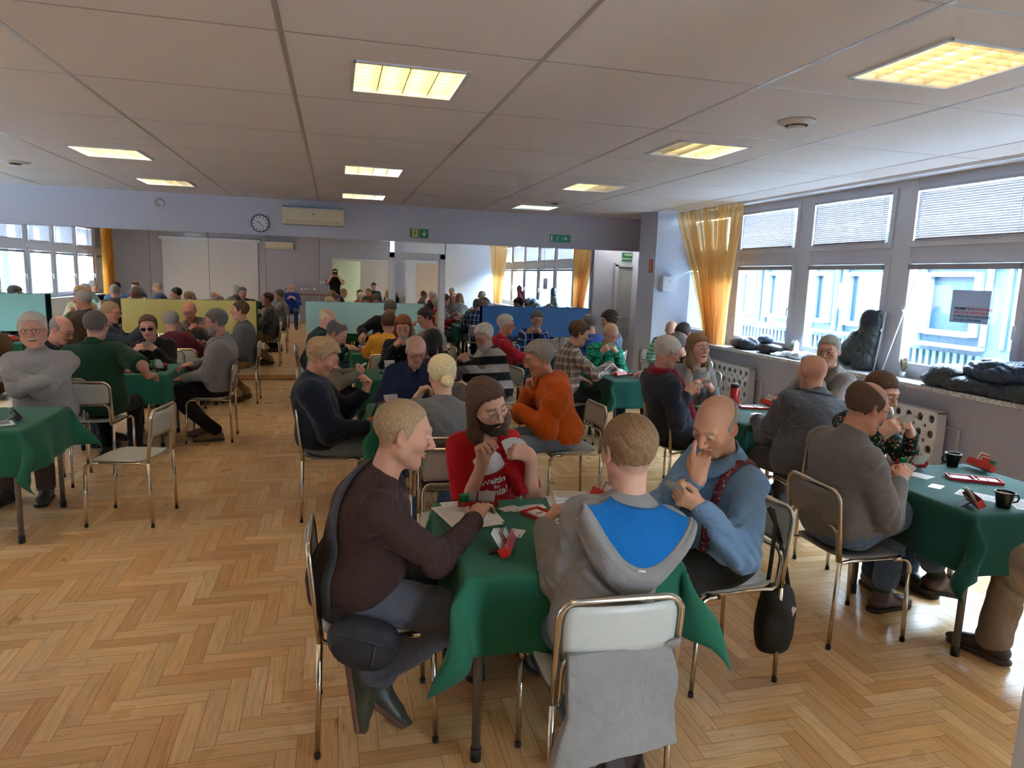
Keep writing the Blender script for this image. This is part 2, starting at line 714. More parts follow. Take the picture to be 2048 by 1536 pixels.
def hair_region(q, style, P):
    """negative where hair grows"""
    x, y, z = np.abs(q[:, 0]), q[:, 1], q[:, 2]
    ys = np.array([-.12, -.07, -.035, -.010, .012, .030, .046, .060, .090], f32)
    if style in ('long', 'bob', 'waves'):
        zs = np.array([-.09, -.09, -.07, -.05, -.03, .00, .035, .066, .078], f32)
    elif style in ('bun',):
        zs = np.array([-.055, -.055, -.035, .012, .020, .030, .045, .066, .076], f32)
    else:
        zs = np.array([-.070, -.070, -.050, .006, -.012, .024, .046, .068, .080], f32)
    rec = P.get('recede', 0.0)
    zl = np.interp(y, ys, zs).astype(f32)
    zl = zl + rec * np.clip((y - .02) / .05, 0, 1) * (1.0 + 0.9 * np.clip((x - .02) / .04, 0, 1)) * .03
    zl = zl + .010 * np.clip((x - .045) / .02, 0, 1) * (y > .03)
    g = (zl - z) * .8 + folds(q, 4.0, 120, P.get('hl', .0035))
    if style == 'ring':
        top = P.get('ringtop', .062)
        g = smax(g, (z - top) * .8 + np.clip(y, -.2, 1) * .4, .012)
        g = smax(g, (y - .030), .01)
    if style == 'crown':       # balding at the back of the crown only, thin on top
        g = smax(g, -(np.sqrt(x * x + (y + .03) ** 2 + (z - .12) ** 2) - .052), .01)
    return g

def person(label, pos, face, head, look=(0, 0, 0), L=None, R=None, skin='#c98f78', hair=('short', 'grey'), top=None, legs=None, shoes='#2a211f',
           w=1.0, sw=.158, fine=2, seed=1, name='person', hs=1.0, lean_pt=None, knees=None, ankles=None, stand=False, P=None, extra=None, seat=.45, twist=0.0, pz=None, tspan=1.0):
    P = dict(P or {})
    random.seed(seed)
    fa = math.radians(face)
    root = thing(name, label, 'person', (pos[0], pos[1], 0), fa)
    ci, si = math.cos(-fa), math.sin(-fa)
    def loc(wp):
        x, y = wp[0] - pos[0], wp[1] - pos[1]
        return np.array([ci * x - si * y, si * x + ci * y, wp[2]])
    H = loc(head)
    HR = rot_ypr(*look)
    if stand:
        Pv = np.array([0, 0, .96])
    else:
        Pv = np.array([0, 0, (pz + .018 if pz else seat + .105)])
    chest_dir = unit(H - Pv)
    Nk = H - HR @ np.array([0, .020, .105]) * hs - chest_dir * .052 * hs
    Nk = Nk + np.array([0, -0.012, -.012])
    spine = Nk - Pv
    slen = np.linalg.norm(spine)
    u = unit(spine)
    mid = Pv + spine * .45 + np.array([0, -.030, 0]) * (0 if stand else 1)
    u2 = unit(Nk - mid)
    tw = math.radians(twist)
    rt = np.array([math.cos(tw), math.sin(tw), 0])
    rt = unit(rt - u2 * (rt @ u2))
    fw = np.cross(u2, rt)
    CRm = np.stack([rt, fw, u2], 1)
    hipR = np.array([1.0, 0, 0])
    spine_d = unit(mid - Pv)
    r1 = unit(np.array([1, 0, 0]) - spine_d * spine_d[0])
    f1 = np.cross(spine_d, r1)
    MRm = np.stack([r1, f1, spine_d], 1)
    Sh = {}
    for s in (-1, 1):
        Sh[s] = Nk - u2 * .068 + rt * s * sw * w ** .3 - fw * .005
    # arms
    l1, l2 = .285 * P.get('arm', 1.0), .255 * P.get('arm', 1.0)
    arms = {}
    for s, sp in ((-1, L), (1, R)):
        sp = dict(sp or {})
        tgt = np.array(sp.get('at', (s * .14, .30, .60)), float)
        if sp.get('world'):
            tgt = loc(sp['at'])
        S = Sh[s]
        v = tgt - S
        dist = np.linalg.norm(v)
        a1, a2 = l1, l2
        if dist > (l1 + l2) * .985:
            k = min(1.14, dist / ((l1 + l2) * .985))
            a1, a2 = l1 * k, l2 * k
            if dist > (a1 + a2) * .985:
                print('REACH', label[:40], s, round(dist, 2))
                tgt = S + v / dist * (a1 + a2) * .985
                v = tgt - S
                dist = np.linalg.norm(v)
        pole = np.array(sp.get('elbow', (s * .5, -.25, -1.0)), float)
        ca = (a1 * a1 + dist * dist - a2 * a2) / (2 * a1 * dist)
        ca = max(-1, min(1, ca))
        dv = v / dist
        pn = unit(pole - dv * (pole @ dv))
        E = S + dv * a1 * ca + pn * a1 * math.sqrt(1 - ca * ca)
        fdir = unit(tgt - E)
        hd = unit(np.array(sp['d'], float)) if 'd' in sp else fdir
        hn = np.array(sp.get('n', (0, 0, 1)), float)
        hn = unit(hn - hd * (hn @ hd))
        arms[s] = dict(S=S, E=E, W=tgt, d=hd, n=hn, pose=sp.get('pose', 'relax'), hide=sp.get('hide', False))
    # legs
    hipw = .092 * w ** .4
    legp = {}
    for i, s in ((0, -1), (1, 1)):
        Hj = Pv + np.array([s * hipw, .02, -.01 if not stand else -.04])
        if stand:
            K = np.array([s * .10, .02, .50])
            A = np.array([s * .11, -.01, .09])
            fd = np.array([s * .1, 1, 0])
        else:
            K = np.array([s * (hipw + .035), .43, .495]) if not knees or knees[i] is None else np.array(knees[i], float)
            A = np.array([s * (hipw + .03), .40, .095]) if not ankles or ankles[i] is None else np.array(ankles[i][:3], float)
            fd = np.array([s * .15, 1, 0.0])
        if ankles and ankles[i] is not None and len(ankles[i]) > 3:
            fd = np.array(ankles[i][3:6], float)
        legp[s] = (Hj, K, A, unit(fd))
    TP = dict(kind='sweater', col='#777777', sleeve=1.9, ak=.022, off=.020, fold=.004, freq=34.0, collar=None)
    TP.update(top or {})
    LP = dict(col='#33405a', kind='denim', off=.014, fold=.004)
    LP.update(legs or {})
    belly = P.get('belly', 0.0)
    SW = .056

    def torso(p, off):
        d = ellip(p, Pv + np.array([0, -.015, .02]), np.array([.170 * w, .125 * w, .115]) + off)
        d = smin(d, ellip(p, Pv + (mid - Pv) * .62 + MRm[:, 1] * (.015 + belly * .5), np.array([.148 * w + belly * .3, .112 * w + belly * .7, .15]) + off, MRm), .08)
        m2 = mid + (Nk - mid) * .42
        d = smin(d, ellip(p, m2 + fw * .005, np.array([.158 * w, .108 * w + belly * .2, .175 * slen / .50 * .95]) + off, CRm), .07)
        a = Sh[-1] + rt * .02
        b = Sh[1] - rt * .02
        d = smin(d, cone(p, a, b, SW + off, SW + off), .05)
        d = smin(d, cone(p, Nk - u2 * .105, Nk - u2 * .002, .100 + off * .6, .050 + off * .3), .06)
        if P.get('bust'):
            for s in (-1, 1):
                d = smin(d, sph(p, Nk - u2 * .20 + rt * s * .07 + fw * .085, .055 + off * .5), .05)
        return d

    def arm_sdf(p, s, r0, r1, r2, r3, t1=1.0, rip=0.0):
        A = arms[s]
        S, E, W_ = A['S'], A['E'], A['W']
        if t1 >= 1.0:
            d = cone(p, S, E, r0, r1)
            fe = E + (W_ - E) * (t1 - 1 if t1 < 2 else 1)
            d2 = cone(p, E, fe, r2, r3)
            return smin(d, d2, .03)
        fe = S + (E - S) * t1
        return cone(p, S, fe, r0, r1)

    off = TP['off']
    sl = TP['sleeve']          # 0..1 upper arm, 1..2 forearm
    slen_full = sl >= 1.0
    def elbow_folds(p, s):
        A = arms[s]
        w1 = np.clip(1 - sph(p, A['E'], 0) / .13, 0, 1)
        ax1 = unit(A['W'] - A['S'])
        t = (p - A['E'].astype(f32)) @ ax1.astype(f32)
        w2 = np.clip(1 - sph(p, A['S'], 0) / .16, 0, 1)
        ax2 = unit(A['E'] - A['S'] + np.array([0, 0, .2]))
        t2 = (p - A['S'].astype(f32)) @ ax2.astype(f32)
        return TP['fold'] * (1.5 * w1 * np.sin(t * 150 + 2 * np.sin(p[:, 2] * 30)) + .9 * w2 * np.sin(t2 * 110 + 2 * np.sin(p[:, 1] * 26)))

    def top_sdf(p):
        d = torso(p, off)
        bl = TP.get('baggy', 0.0)
        for s in (-1, 1):
            if sl >= 1.0:
                d = smin(d, arm_sdf(p, s, .049 + off + bl, .040 + off * .9 + bl, .038 + off * .9 + bl, .028 + off * .6 + bl * .4, t1=sl), TP['ak'])
                d = d + elbow_folds(p, s)
            else:
                A = arms[s]
                fe = A['S'] + (A['E'] - A['S']) * sl
                d = smin(d, cone(p, A['S'], fe, .050 + off, .050 + off * 1.1), .032)
        if TP.get('fold'):
            d = d + folds(p, seed, TP['freq'], TP['fold'] * 1.5)
        # hem
        hz = Pv[2] + TP.get('hem', -.045)
        d = smax(d, hz - p[:, 2], .015)
        if not slen_full:
            for s in (-1, 1):
                A = arms[s]
                ad = unit(A['E'] - A['S'])
                fe = A['S'] + (A['E'] - A['S']) * (sl + .10)
                pl = (p - fe.astype(f32)) @ ad.astype(f32)
                near = sph(p, fe, .13)
                d = np.where(near < 0, smax(d, pl, .006), d)
        # collar
        co = TP['collar']
        nd = unit(H - Nk)
        if co == 'turtle':
            rib = .0015 * np.sin(np.arctan2(p[:, 0] - Nk[0], p[:, 1] - Nk[1]) * 26)
            d = smin(d, cone(p, Nk - nd * .01, Nk + nd * .045, .072, .066) + rib, .02)
            d = smax(d, ((p - (Nk + nd * .060).astype(f32)) @ nd.astype(f32)), .01)
        elif co in ('shirt', 'jacket'):
            r = .066 if co == 'shirt' else .074
            ring = np.abs(cone(p, Nk - nd * .02, Nk + nd * .07, r + .006, r)) - .005
            ring = smax(ring, ((p - (Nk + nd * .028 - fw * .0).astype(f32)) @ (nd + fw * .55).astype(f32)), .006)
            d = smax(d, -cone(p, Nk + fw * .03, Nk + nd * .1 + fw * .03, r - .012, r), .01)
            d = smin(d, ring, .012)
        elif co == 'hood':
            d = smin(d, ellip(p, Nk - fw * .085 - u2 * .025, (.125, .065, .060), CRm), .03)
            d = smin(d, cone(p, Nk - fw * .05 - rt * .085 - u2 * .0, Nk + fw * .06 - rt * .05 - u2 * .05, .030, .020), .02)
            d = smin(d, cone(p, Nk - fw * .05 + rt * .085 - u2 * .0, Nk + fw * .06 + rt * .05 - u2 * .05, .030, .020), .02)
        elif co == 'crew':
            d = smax(d, -cone(p, Nk + fw * .035 - nd * .01, Nk + nd * .1 + fw * .02, .060, .072), .006)
        if TP.get('tail'):
            tb = np.maximum(np.abs(p[:, 0] + .02) - .168 - .25 * np.clip(.42 - p[:, 2], 0, .2), np.maximum(np.abs(p[:, 1] + .243 + .10 * np.clip(.45 - p[:, 2], 0, 1)) - .010, np.abs(p[:, 2] - .45 - .05 * p[:, 0]) - .17))
            d = smin(d, tb - .006 + folds(p, seed + 3, 15, .008), .03)
        return d

    lo_ = LP['off']
    def leg_sdf(p):
        d = ellip(p, Pv + np.array([0, -.005, -.012]), np.array([.172 * w + lo_, .128 * w + lo_, .098]))
        if stand:
            d = ellip(p, Pv, np.array([.165 * w, .115 * w, .12]))
        for s in (-1, 1):
            Hj, K, A, fd = legp[s]
            tz = LP.get('end', 1.0)
            Ae = K + (A + np.array([0, 0, .015]) - K) * tz
            q = cone(p, Hj, K, .083 * w ** .5 + lo_ * .5, .058 + lo_ * .6)
            q = smin(q, cone(p, K, Ae, .055 + lo_ * .6, .046 + lo_), .03)
            d = smin(d, q, .03)
        d = d + folds(p, seed + 5, 26, LP['fold'])
        if not stand:
            d = smax(d, (seat + .003) - p[:, 2] - 10.0 * np.clip(p[:, 1] - .17, 0, 1), .012) if False else d
        return d

    def foot_sdf(p, s):
        Hj, K, A, fd = legp[s]
        up = unit(K - A)
        up = unit(np.array([0, 0, 1]) * 1.0 + up * .0) if not (ankles and ankles[0 if s < 0 else 1] is not None and len(ankles[0 if s < 0 else 1]) > 3) else unit(np.cross(np.cross(fd, unit(K - A)), fd))
        fdx = unit(fd - up * (fd @ up))
        sd = np.cross(fdx, up)
        Rm = np.stack([sd, fdx, up], 1)
        heel = A - up * .045 - fdx * .045
        ball = A - up * .062 + fdx * .125
        toe = A - up * .066 + fdx * .185
        d = cone(p, heel, ball, .036, .040)
        d = smin(d, ellip(p, toe - fdx * .03, (.043, .062, .026), Rm), .02)
        d = smin(d, cone(p, A + up * .0, heel + fdx * .03, .044, .036), .03)
        d = smin(d, cone(p, A - up * .01, ball, .040, .030), .02)
        d = smax(d, -((p - (A - up * .090).astype(f32)) @ up.astype(f32)), .004)
        if LP.get('boot'):
            d = smin(d, cone(p, A, A + up * .12, .048, .054), .02)
        return d

    def sole_sdf(p, s):
        Hj, K, A, fd = legp[s]
        spec = ankles and ankles[0 if s < 0 else 1] is not None and len(ankles[0 if s < 0 else 1]) > 3
        up = unit(np.cross(np.cross(fd, unit(K - A)), fd)) if spec else np.array([0, 0, 1.0])
        fdx = unit(fd - up * (fd @ up))
        q = p - (up[None] * ((p - A.astype(f32)) @ up.astype(f32) + .078)[:, None]).astype(f32)   # flatten on sole plane
        d = cone(q, A - up * .078 - fdx * .048, A - up * .078 + fdx * .165, .040, .044)
        h = np.abs((p - (A - up * .084).astype(f32)) @ up.astype(f32)) - .011
        return smax(d, h, .006)

    fres = {3: .0026, 2: .0036, 1: .0055, 0: .008}[fine]
    cres = {3: .0062, 2: .0085, 1: .0120, 0: .016}[fine]
    hres = {3: .0028, 2: .0038, 1: .0055, 0: .008}[fine]
    base = np.array(srgb(skin)[:3]) * np.array([1.04, 1.0, .90])

    # ---- body
    parts = []
    def hfun(p):
        q = ((p - H.astype(f32)) @ HR.astype(f32)) / hs
        d = head_sdf(q, P, fine >= 2) * hs
        nb = H + HR @ np.array([0, -.022, -.050]) * hs
        d = smin(d, cone(p, nb, Nk - u2 * .02, .050 * hs, .056), .030)
        return d
    hm = np.array([.13, .15, .16])
    lo3 = np.minimum(H - hm, Nk - .07)
    hi3 = np.maximum(H + hm, Nk + .07)
    v, fq = nets(hfun, lo3, hi3, fres)
    q = (v - H) @ HR / hs
    c = np.tile(base, (len(v), 1))
    def blend(mask, colr):
        m = np.clip(mask, 0, 1)[:, None]
        c[:] = c * (1 - m) + np.array(colr) * m
    red = base * np.array([1.02, .62, .60])
    ax = np.abs(q[:, 0])
    fr = q[:, 1] > .05
    def ball_m(cx, cy, cz, rx, ry, rz):
        return 1.25 - np.sqrt(((ax - cx) / rx) ** 2 + ((q[:, 1] - cy) / ry) ** 2 + ((q[:, 2] - cz) / rz) ** 2) 
    blush = P.get('blush', .26)
    blend(ball_m(.042, .07, -.020, .030, .03, .026) * blush, red)
    blend(ball_m(0, .112, -.026, .020, .02, .018) * blush * 1.2, red)
    blend(ball_m(.082, -.006, 0, .014, .03, .034) * .45, red)
    lips = P.get('lips', base * np.array([.80, .46, .45]))
    blend((ball_m(0, .090, -.0625, .027, .020, .0085)) * 2.2 * .8, lips)
    blend(ball_m(0, .090, -.0620, .026, .025, .0016) * 1.1, base * .25)
    hc = np.array(srgb(HAIRC.get(hair[1], hair[1]) if hair else '#888888')[:3])
    bc = np.array(srgb(HAIRC[P['brow']])[:3]) if 'brow' in P else hc * .7
    bz = .037 + .03 * (ax - .028) * (ax < .03) - .16 * (ax - .036) * (ax > .036)
    bm = (1.6 - np.abs(q[:, 2] - bz) / .0042) * ((ax > .012) & (ax < .050) & fr)
    blend(bm * .55, bc)
    if fine < 2:
        blend(ball_m(.031, .085, .010, .015, .02, .0065) * .9, base * .30)
    else:
        blend(ball_m(.031, .085, .009, .018, .02, .0045) * .35, base * .40)
    st = P.get('stubble', 0.0)
    if st > 0:
        jm = np.clip((-.028 - q[:, 2] + .35 * np.clip(.045 - q[:, 1], 0, 1)) / .02, 0, 1) * (q[:, 1] > -.005) * np.clip((q[:, 2] + .135) / .02, 0, 1)
        mo = np.clip(1.2 - np.sqrt((ax / .03) ** 2 + ((q[:, 2] + .047) / .012) ** 2), 0, 1) * fr
        lipm = np.clip(ball_m(0, .090, -.0625, .027, .020, .0085), 0, 1)
        blend(np.clip(jm + mo, 0, 1) * (1 - lipm) * st, base * .45 + hc * .25)
    if hair and hair[0] in ('short', 'crop', 'ring', 'thin', 'crown'):
        g = hair_region(q.astype(f32), 'short', P)
        blend(np.clip(-g / .012, 0, 1) * P.get('scalp', .35), base * .45 + hc * .3)
    parts.append((v, fq, c))
    # ---- hands and forearms
    for s in (-1, 1):
        A = arms[s]
        if A['hide']:
            continue
        d_, n_ = A['d'], A['n']
        sd = np.cross(n_, d_) * s            # toward the little finger for s=+1? fixed below
        th = -np.cross(d_, n_) * s           # toward the thumb
        th = np.cross(n_, d_) * (1 if s < 0 else -1) * -1
        W_ = A['W']
        curls = {'relax': (28, 32, 18), 'flat': (8, 10, 6), 'fist': (72, 88, 55), 'cards': (48, 52, 30), 'pinch': (58, 45, 25), 'grip': (60, 60, 30), 'point': (70, 85, 50)}[A['pose']]
        segs = []
        for k, off_ in enumerate((.029, .010, -.010, -.028)):
            kn = W_ + d_ * (.082 - abs(off_ + .0) * .12) + th * off_
            segs.append((W_ + d_ * .012 + th * off_ * .45, kn, .0135, .0115, 0))
            L3 = np.array([.042, .026, .020]) * (.95, 1.05, .98, .80)[k]
            a = 0
            p0 = kn
            cu = curls
            if A['pose'] == 'point' and k == 0:
                cu = (15, 25, 15)
            if A['pose'] in ('pinch', 'cards'):
                cu = tuple(x * (1.0, 1.05, 1.15, 1.2)[k] for x in curls)
            if A['pose'] in ('relax', 'flat'):
                cu = tuple(x * (.8, 1.0, 1.1, 1.25)[k] for x in curls)
            spread = th * off_ * (3.0 if A['pose'] == 'flat' else 1.2)
            for j in range(3):
                a += math.radians(cu[j])
                dd = unit(d_ * math.cos(a) - n_ * math.sin(a) + spread * (1 if j == 0 else .6))
                p1 = p0 + dd * L3[j]
                segs.append((p0, p1, (.0092, .0084, .0078)[j] * (1 if k < 3 else .9), (.0084, .0078, .0068)[j] * (1 if k < 3 else .9), 1 + k))
                p0 = p1
        tb = W_ + d_ * .018 + th * .022
        if A['pose'] in ('flat', 'relax'):
            td = [d_ * .72 + th * .70 - n_ * .12, d_ * .86 + th * .45 - n_ * .15, d_ * .95 + th * .25 - n_ * .2]
        else:
            td = [d_ * .75 + th * .52 - n_ * .50, d_ * .85 + th * .05 - n_ * .45, d_ * .85 - th * .25 - n_ * .35]
        p0 = tb
        for j, ll in enumerate((.042, .032, .026)):
            p1 = p0 + unit(td[j]) * ll
            segs.append((p0, p1, (.0155, .0110, .0100)[j], (.0112, .0100, .0080)[j], 6))
            p0 = p1
        E, S = A['E'], A['S']
        allp = np.array([x[0] for x in segs] + [x[1] for x in segs] + [W_])
        elo, ehi = allp.min(0) - .03, allp.max(0) + .03
        wr = P.get('wrist', 1.0)
        bare = sl < 1.9
        def hand(p):
            pal = None
            fin = {}
            for (a, b, ra, rb, k) in segs:
                x = cone(p, a, b, ra, rb)
                if k == 0:
                    pal = x if pal is None else smin(pal, x, .016)
                else:
                    fin[k] = x if k not in fin else smin(fin[k], x, .004)
            d = cone(p, W_ - unit(W_ - E) * .03, W_ + d_ * .03, .028 * wr, .024, (n_, 1.35))
            d = smin(d, pal, .02)
            for k in fin:
                d = smin(d, fin[k], .008 if k < 6 else .016)
            if bare:
                fe = cone(p, E, W_, .043 * wr, .0275 * wr, None)
                d = smin(d, fe, .02)
                if sl < 1.0:
                    d = smin(d, cone(p, S, E, .046 * wr, .041 * wr), .02)
            else:
                d = smin(d, cone(p, E + (W_ - E) * .70, W_, .032, .0275), .015)
            return d
        if bare:
            elo = np.minimum(elo, np.minimum(E, S + (E - S) * (sl - .2 if sl < 1 else 1)) - .06)
            ehi = np.maximum(ehi, np.maximum(E, S + (E - S) * (sl - .2 if sl < 1 else 1)) + .06)
        else:
            e2 = E + (W_ - E) * .8
            elo = np.minimum(elo, e2 - .04)
            ehi = np.maximum(ehi, e2 + .04)
        v, fq = nets(hand, elo, ehi, hres)
        c = np.tile(base, (len(v), 1))
        kd = np.zeros(len(v))
        for (a, b, ra, rb, k) in segs:
            if k > 0:
                kd = np.maximum(kd, 1 - np.linalg.norm(v - b, axis=1) / .013)
        m = np.clip(kd, 0, 1)[:, None] * .35
        c = c * (1 - m) + red * m
        parts.append((v, fq, c))
        A['tip'] = segs[2][1]
        A['thumb'] = p0
        A['grip'] = W_ + d_ * .085 - n_ * .025
    # ---- rest of the body below the clothes
    def under(p):
        d = torso(p, -.012)
        for s in (-1, 1):
            d = smin(d, cone(p, Sh[s], arms[s]['E'], .040, .034), .03)
            d = smin(d, cone(p, arms[s]['E'], arms[s]['W'], .033, .024), .02)
            Hj, K, A, fd = legp[s]
            d = smin(d, cone(p, Hj, K, .066, .048), .03)
            d = smin(d, cone(p, K, A, .045, .033), .03)
        return d
    ap = np.array([Pv, Nk] + [arms[s][k] for s in (-1, 1) for k in ('S', 'E', 'W')] + [x for s in (-1, 1) for x in legp[s][:3]])
    v, fq = nets(under, ap.min(0) - .2, ap.max(0) + .15, .022)
    parts.append((v, fq, np.tile(base, (len(v), 1))))
    vo = 0
    VV, FF, CC = [], [], []
    for (v, fq, c) in parts:
        VV.append(v)
        FF.append(fq + vo)
        CC.append(c)
        vo += len(v)
    me = np_mesh('body', np.concatenate(VV), np.concatenate(FF), True, np.clip(np.concatenate(CC), 0, 1))
    link('body', me, SKIN_M, root)

    # ---- clothes
    tp = np.array([Pv + [.2 * w, .2 * w + belly, 0], Pv - [.2 * w, .2 * w, .12], Nk + .05] + [arms[s][k] for s in (-1, 1) for k in (('S', 'E', 'W') if sl >= 1 else ('S', 'E'))])
    tlo, thi = tp.min(0) - .10, tp.max(0) + .10
    if TP.get('tail'):
        tlo[2] = .24
        tlo[1] = min(tlo[1], -.36)
        tlo[0] = min(tlo[0], -.27)
        thi[0] = max(thi[0], .27)
    if TP['collar'] in ('turtle', 'shirt', 'jacket', 'hood'):
        thi[2] = max(thi[2], Nk[2] + .13)
    v, fq = nets(top_sdf, tlo, thi, cres, margin=.01)
    tm = TP['mat'] if 'mat' in TP else fabric('cloth_' + TP['col'][1:] + '_' + TP.get('fab', 'knit'), TP['col'], TP.get('fab', 'knit'))
    link(TP['kind'], np_mesh(TP['kind'], v, fq), tm, root)
    if TP['collar'] in ('shirt', 'jacket') and fine >= 1:
        nd = unit(H - Nk)
        ja = TP['collar'] == 'jacket'
        cv, cf = [], []
        n_ = 44
        for i in range(n_ + 1):
            th = math.radians(14 + 332 * i / n_)
            fr = max(0, math.cos(th))
            dr = fw * math.cos(th) + rt * math.sin(th)
            c0 = Nk + fw * .012
            r0 = .064 if not ja else .070
            p1 = c0 + nd * (.040 - .030 * fr) + dr * (r0 - .004)
            p0 = c0 + nd * (.046 - .030 * fr) + dr * (r0 + .002)
            p2 = c0 + nd * (.018 - .040 * fr) + dr * (r0 + .022 + .010 * fr)
            p3 = c0 + nd * (-.002 - .078 * fr ** 1.5) + dr * (r0 + .032 + .030 * fr)
            for _ in range(6):
                dd = float(top_sdf(p3[None].astype(f32))[0])
                if dd < .006:
                    p3 = p3 + (dr * .7 + nd * .7) * (.006 - dd)
                dd = float(top_sdf(p2[None].astype(f32))[0])
                if dd < .006:
                    p2 = p2 + (dr * .7 + nd * .7) * (.006 - dd)
            pb = c0 - nd * .02 + dr * (r0 - .006)
            cv += [pb, p1, p0, p2, p3]
        for i in range(n_):
            for j in range(4):
                a = i * 5 + j
                cf.append((a, a + 5, a + 6, a + 1))
        co_ = link('collar', np_mesh('collar', np.array(cv), np.array(cf)), tm, root)
        so = co_.modifiers.new('thick', 'SOLIDIFY')
        so.thickness = .003
        so.offset = 0
    lp = np.array([Pv] + [x for s in (-1, 1) for x in legp[s][:3]])
    v, fq = nets(leg_sdf, lp.min(0) - [.19 * w, .17 * w, .09], lp.max(0) + [.13, .13, .11], cres, margin=.01)
    lm = LP['mat'] if 'mat' in LP else fabric('cloth_' + LP['col'][1:] + '_' + LP['kind'], LP['col'], LP['kind'])
    link('jeans' if LP['kind'] == 'denim' else 'trousers', np_mesh('trousers', v, fq), lm, root)
    if LP.get('sock'):
        def sock(p):
            d = None
            for s in (-1, 1):
                Hj, K, A, fd = legp[s]
                x = cone(p, K + (A - K) * .68, A - (K - A) * .05, .046, .040)
                d = x if d is None else np.minimum(d, x)
            return d + .0012 * np.sin(np.arctan2(p[:, 0], p[:, 1]) * 90)
        v, f_ = nets(sock, lp.min(0) - .1, lp.max(0) + .1, cres)
        link('sock', np_mesh('sock', v, f_), fabric('cloth_sock', LP['sock'], 'knit'), root)
    sm = mat('shoe_' + shoes[1:], shoes, 0.42, bump=0.1)
    for s in (-1, 1):
        Hj, K, A, fd = legp[s]
        v, fq = nets(lambda p: foot_sdf(p, s), A - .24, A + .24, max(hres, .0055) if fine > 1 else .011)
        sh = link('shoe', np_mesh('shoe', v, fq), sm, root)
        if fine >= 2:
            v, fq = nets(lambda p: sole_sdf(p, s), A - .24, A + .24, .006)
            link('sole', np_mesh('sole', v, fq), mat('sole_' + P.get('sole', '#3b302c')[1:], P.get('sole', '#3b302c'), 0.8, bump=0.4, bscale=120), sh)
    # ---- hair
    if hair:
        style, hcol = hair[0], hair[1]
        th_ = hair[2] if len(hair) > 2 else {'short': .011, 'crop': .005, 'ring': .008, 'thin': .005, 'crown': .009, 'long': .016, 'bob': .018, 'bun': .010, 'waves': .02, 'curly': .022, 'fluffy': .022, 'swept': .018}[style]
        hmat = hair_mat('hair_' + hcol.strip('#'), HAIRC.get(hcol, hcol))
        reg = 'ring' if style == 'ring' else ('crown' if style == 'crown' else (style if style in ('long', 'bob', 'bun', 'waves') else 'short'))
        nd = unit(H - Nk)
        def hr(p):
            q = ((p - H.astype(f32)) @ HR.astype(f32)) / hs
            d = head_base(q, P)
            g = hair_region(q, reg, P)
            up = np.clip(q[:, 2] / .09, 0, 1)
            t = th_ * (.45 + .75 * up)
            nz = folds(q * np.array([1, .8, .5], f32), seed + 9, 150, .0022 if th_ > .008 else .0010)
            if style in ('curly', 'fluffy'):
                nz = folds(q, seed + 9, 95, .0055)
            if style == 'swept':
                nz = folds(q * np.array([1.5, .6, .6], f32), seed + 9, 110, .004)
            h = smax(d - t + nz, g, .012)
            h = smax(h, -(d + .010), .003)
            qa = np.stack([np.abs(q[:, 0]), q[:, 1], q[:, 2]], 1).astype(f32)
            if style in ('long', 'waves'):
                ln = .19 if style == 'long' else .20
                e = cone(qa, (.070, -.015, .02), (.078, .004, -ln * .6), .030, .034)
                e = smin(e, cone(qa, (.078, .004, -ln * .6), (.072, .030, -ln), .032, .018), .03)
                bk = cone(q, (0, -.075, .02), (0, -.085, -ln * .9), .055, .050)
                e = smin(e, bk, .05) + folds(q * np.array([1, 1, .25], f32), seed, 130, .0035)
                e = smax(e, -(d + .002), .004)
                e = smax(e, -ellip(qa, (0, .12, -.02), (.062, .075, .105)), .008)
                h = smin(h, e, .012)
            if style == 'bob':
                e = cone(qa, (.066, -.012, .03), (.074, .006, -.085), .028, .026)
                e = smin(e, cone(q, (0, -.07, .02), (0, -.062, -.085), .050, .045), .04) + folds(q * np.array([1, 1, .25], f32), seed, 130, .003)
                e = smax(e, -(d + .002), .004)
                e = smax(e, -ellip(qa, (0, .12, -.02), (.060, .075, .105)), .008)
                h = smin(h, e, .012)
            if style == 'bun':
                h = smin(h, ellip(q, (0, -.125, -.045), (.040, .032, .036)) + folds(q, seed, 120, .003), .015)
            return h * hs
        ext = np.array([.14, .17, .15])
        lo4 = H - ext - (np.array([.03, .05, .16]) if style in ('long', 'waves') else (np.array([0, .02, .02]) if style in ('bob', 'bun') else 0))
        hi4 = H + ext
        v, fq = nets(hr, lo4, hi4, fres if fine >= 2 else fres * .9)
        if len(v):
            link('hair', np_mesh('hair', v, fq), hmat, root)
    bd = P.get('beard')
    if bd:
        bcol = P.get('beardcol', hair[1] if hair else 'grey')
        def br(p):
            q = ((p - H.astype(f32)) @ HR.astype(f32)) / hs
            qa = np.stack([np.abs(q[:, 0]), q[:, 1], q[:, 2]], 1).astype(f32)
            d = head_base(q, P)
            t = P.get('beardt', .010)
            if bd == 'full':
                g = (q[:, 2] + .040 - .55 * np.clip(.055 - q[:, 1], -.02, .06))
                g = smax(g * .8, -(q[:, 1] - .0), .01)
                g = smax(g, -(sph(q, (0, .10, -.061), .017)), .006)
                h = smax(d - t + folds(q, seed, 150, .0018), g, .008)
                h = smax(h, -(d + .008), .003)
                mo = cone(qa, (.004, .101, -.0475), (.026, .087, -.060), .0065, .004)
                return smin(h, mo, .008) * hs
            mo = cone(qa, (.003, .1025, -.0475), (.026, .088, -.0560), .0078, .0050)
            return (mo + folds(q, seed, 170, .0010)) * hs
        v, fq = nets(br, H - .15, H + .15, fres)
        if len(v):
            link('beard' if bd == 'full' else 'moustache', np_mesh('beard', v, fq), hair_mat('hair_' + bcol, HAIRC[bcol]), root)
    # ---- eyes
    def hp(x, y, z):
        return Vector(H + HR @ (np.array([x, y, z]) * hs))
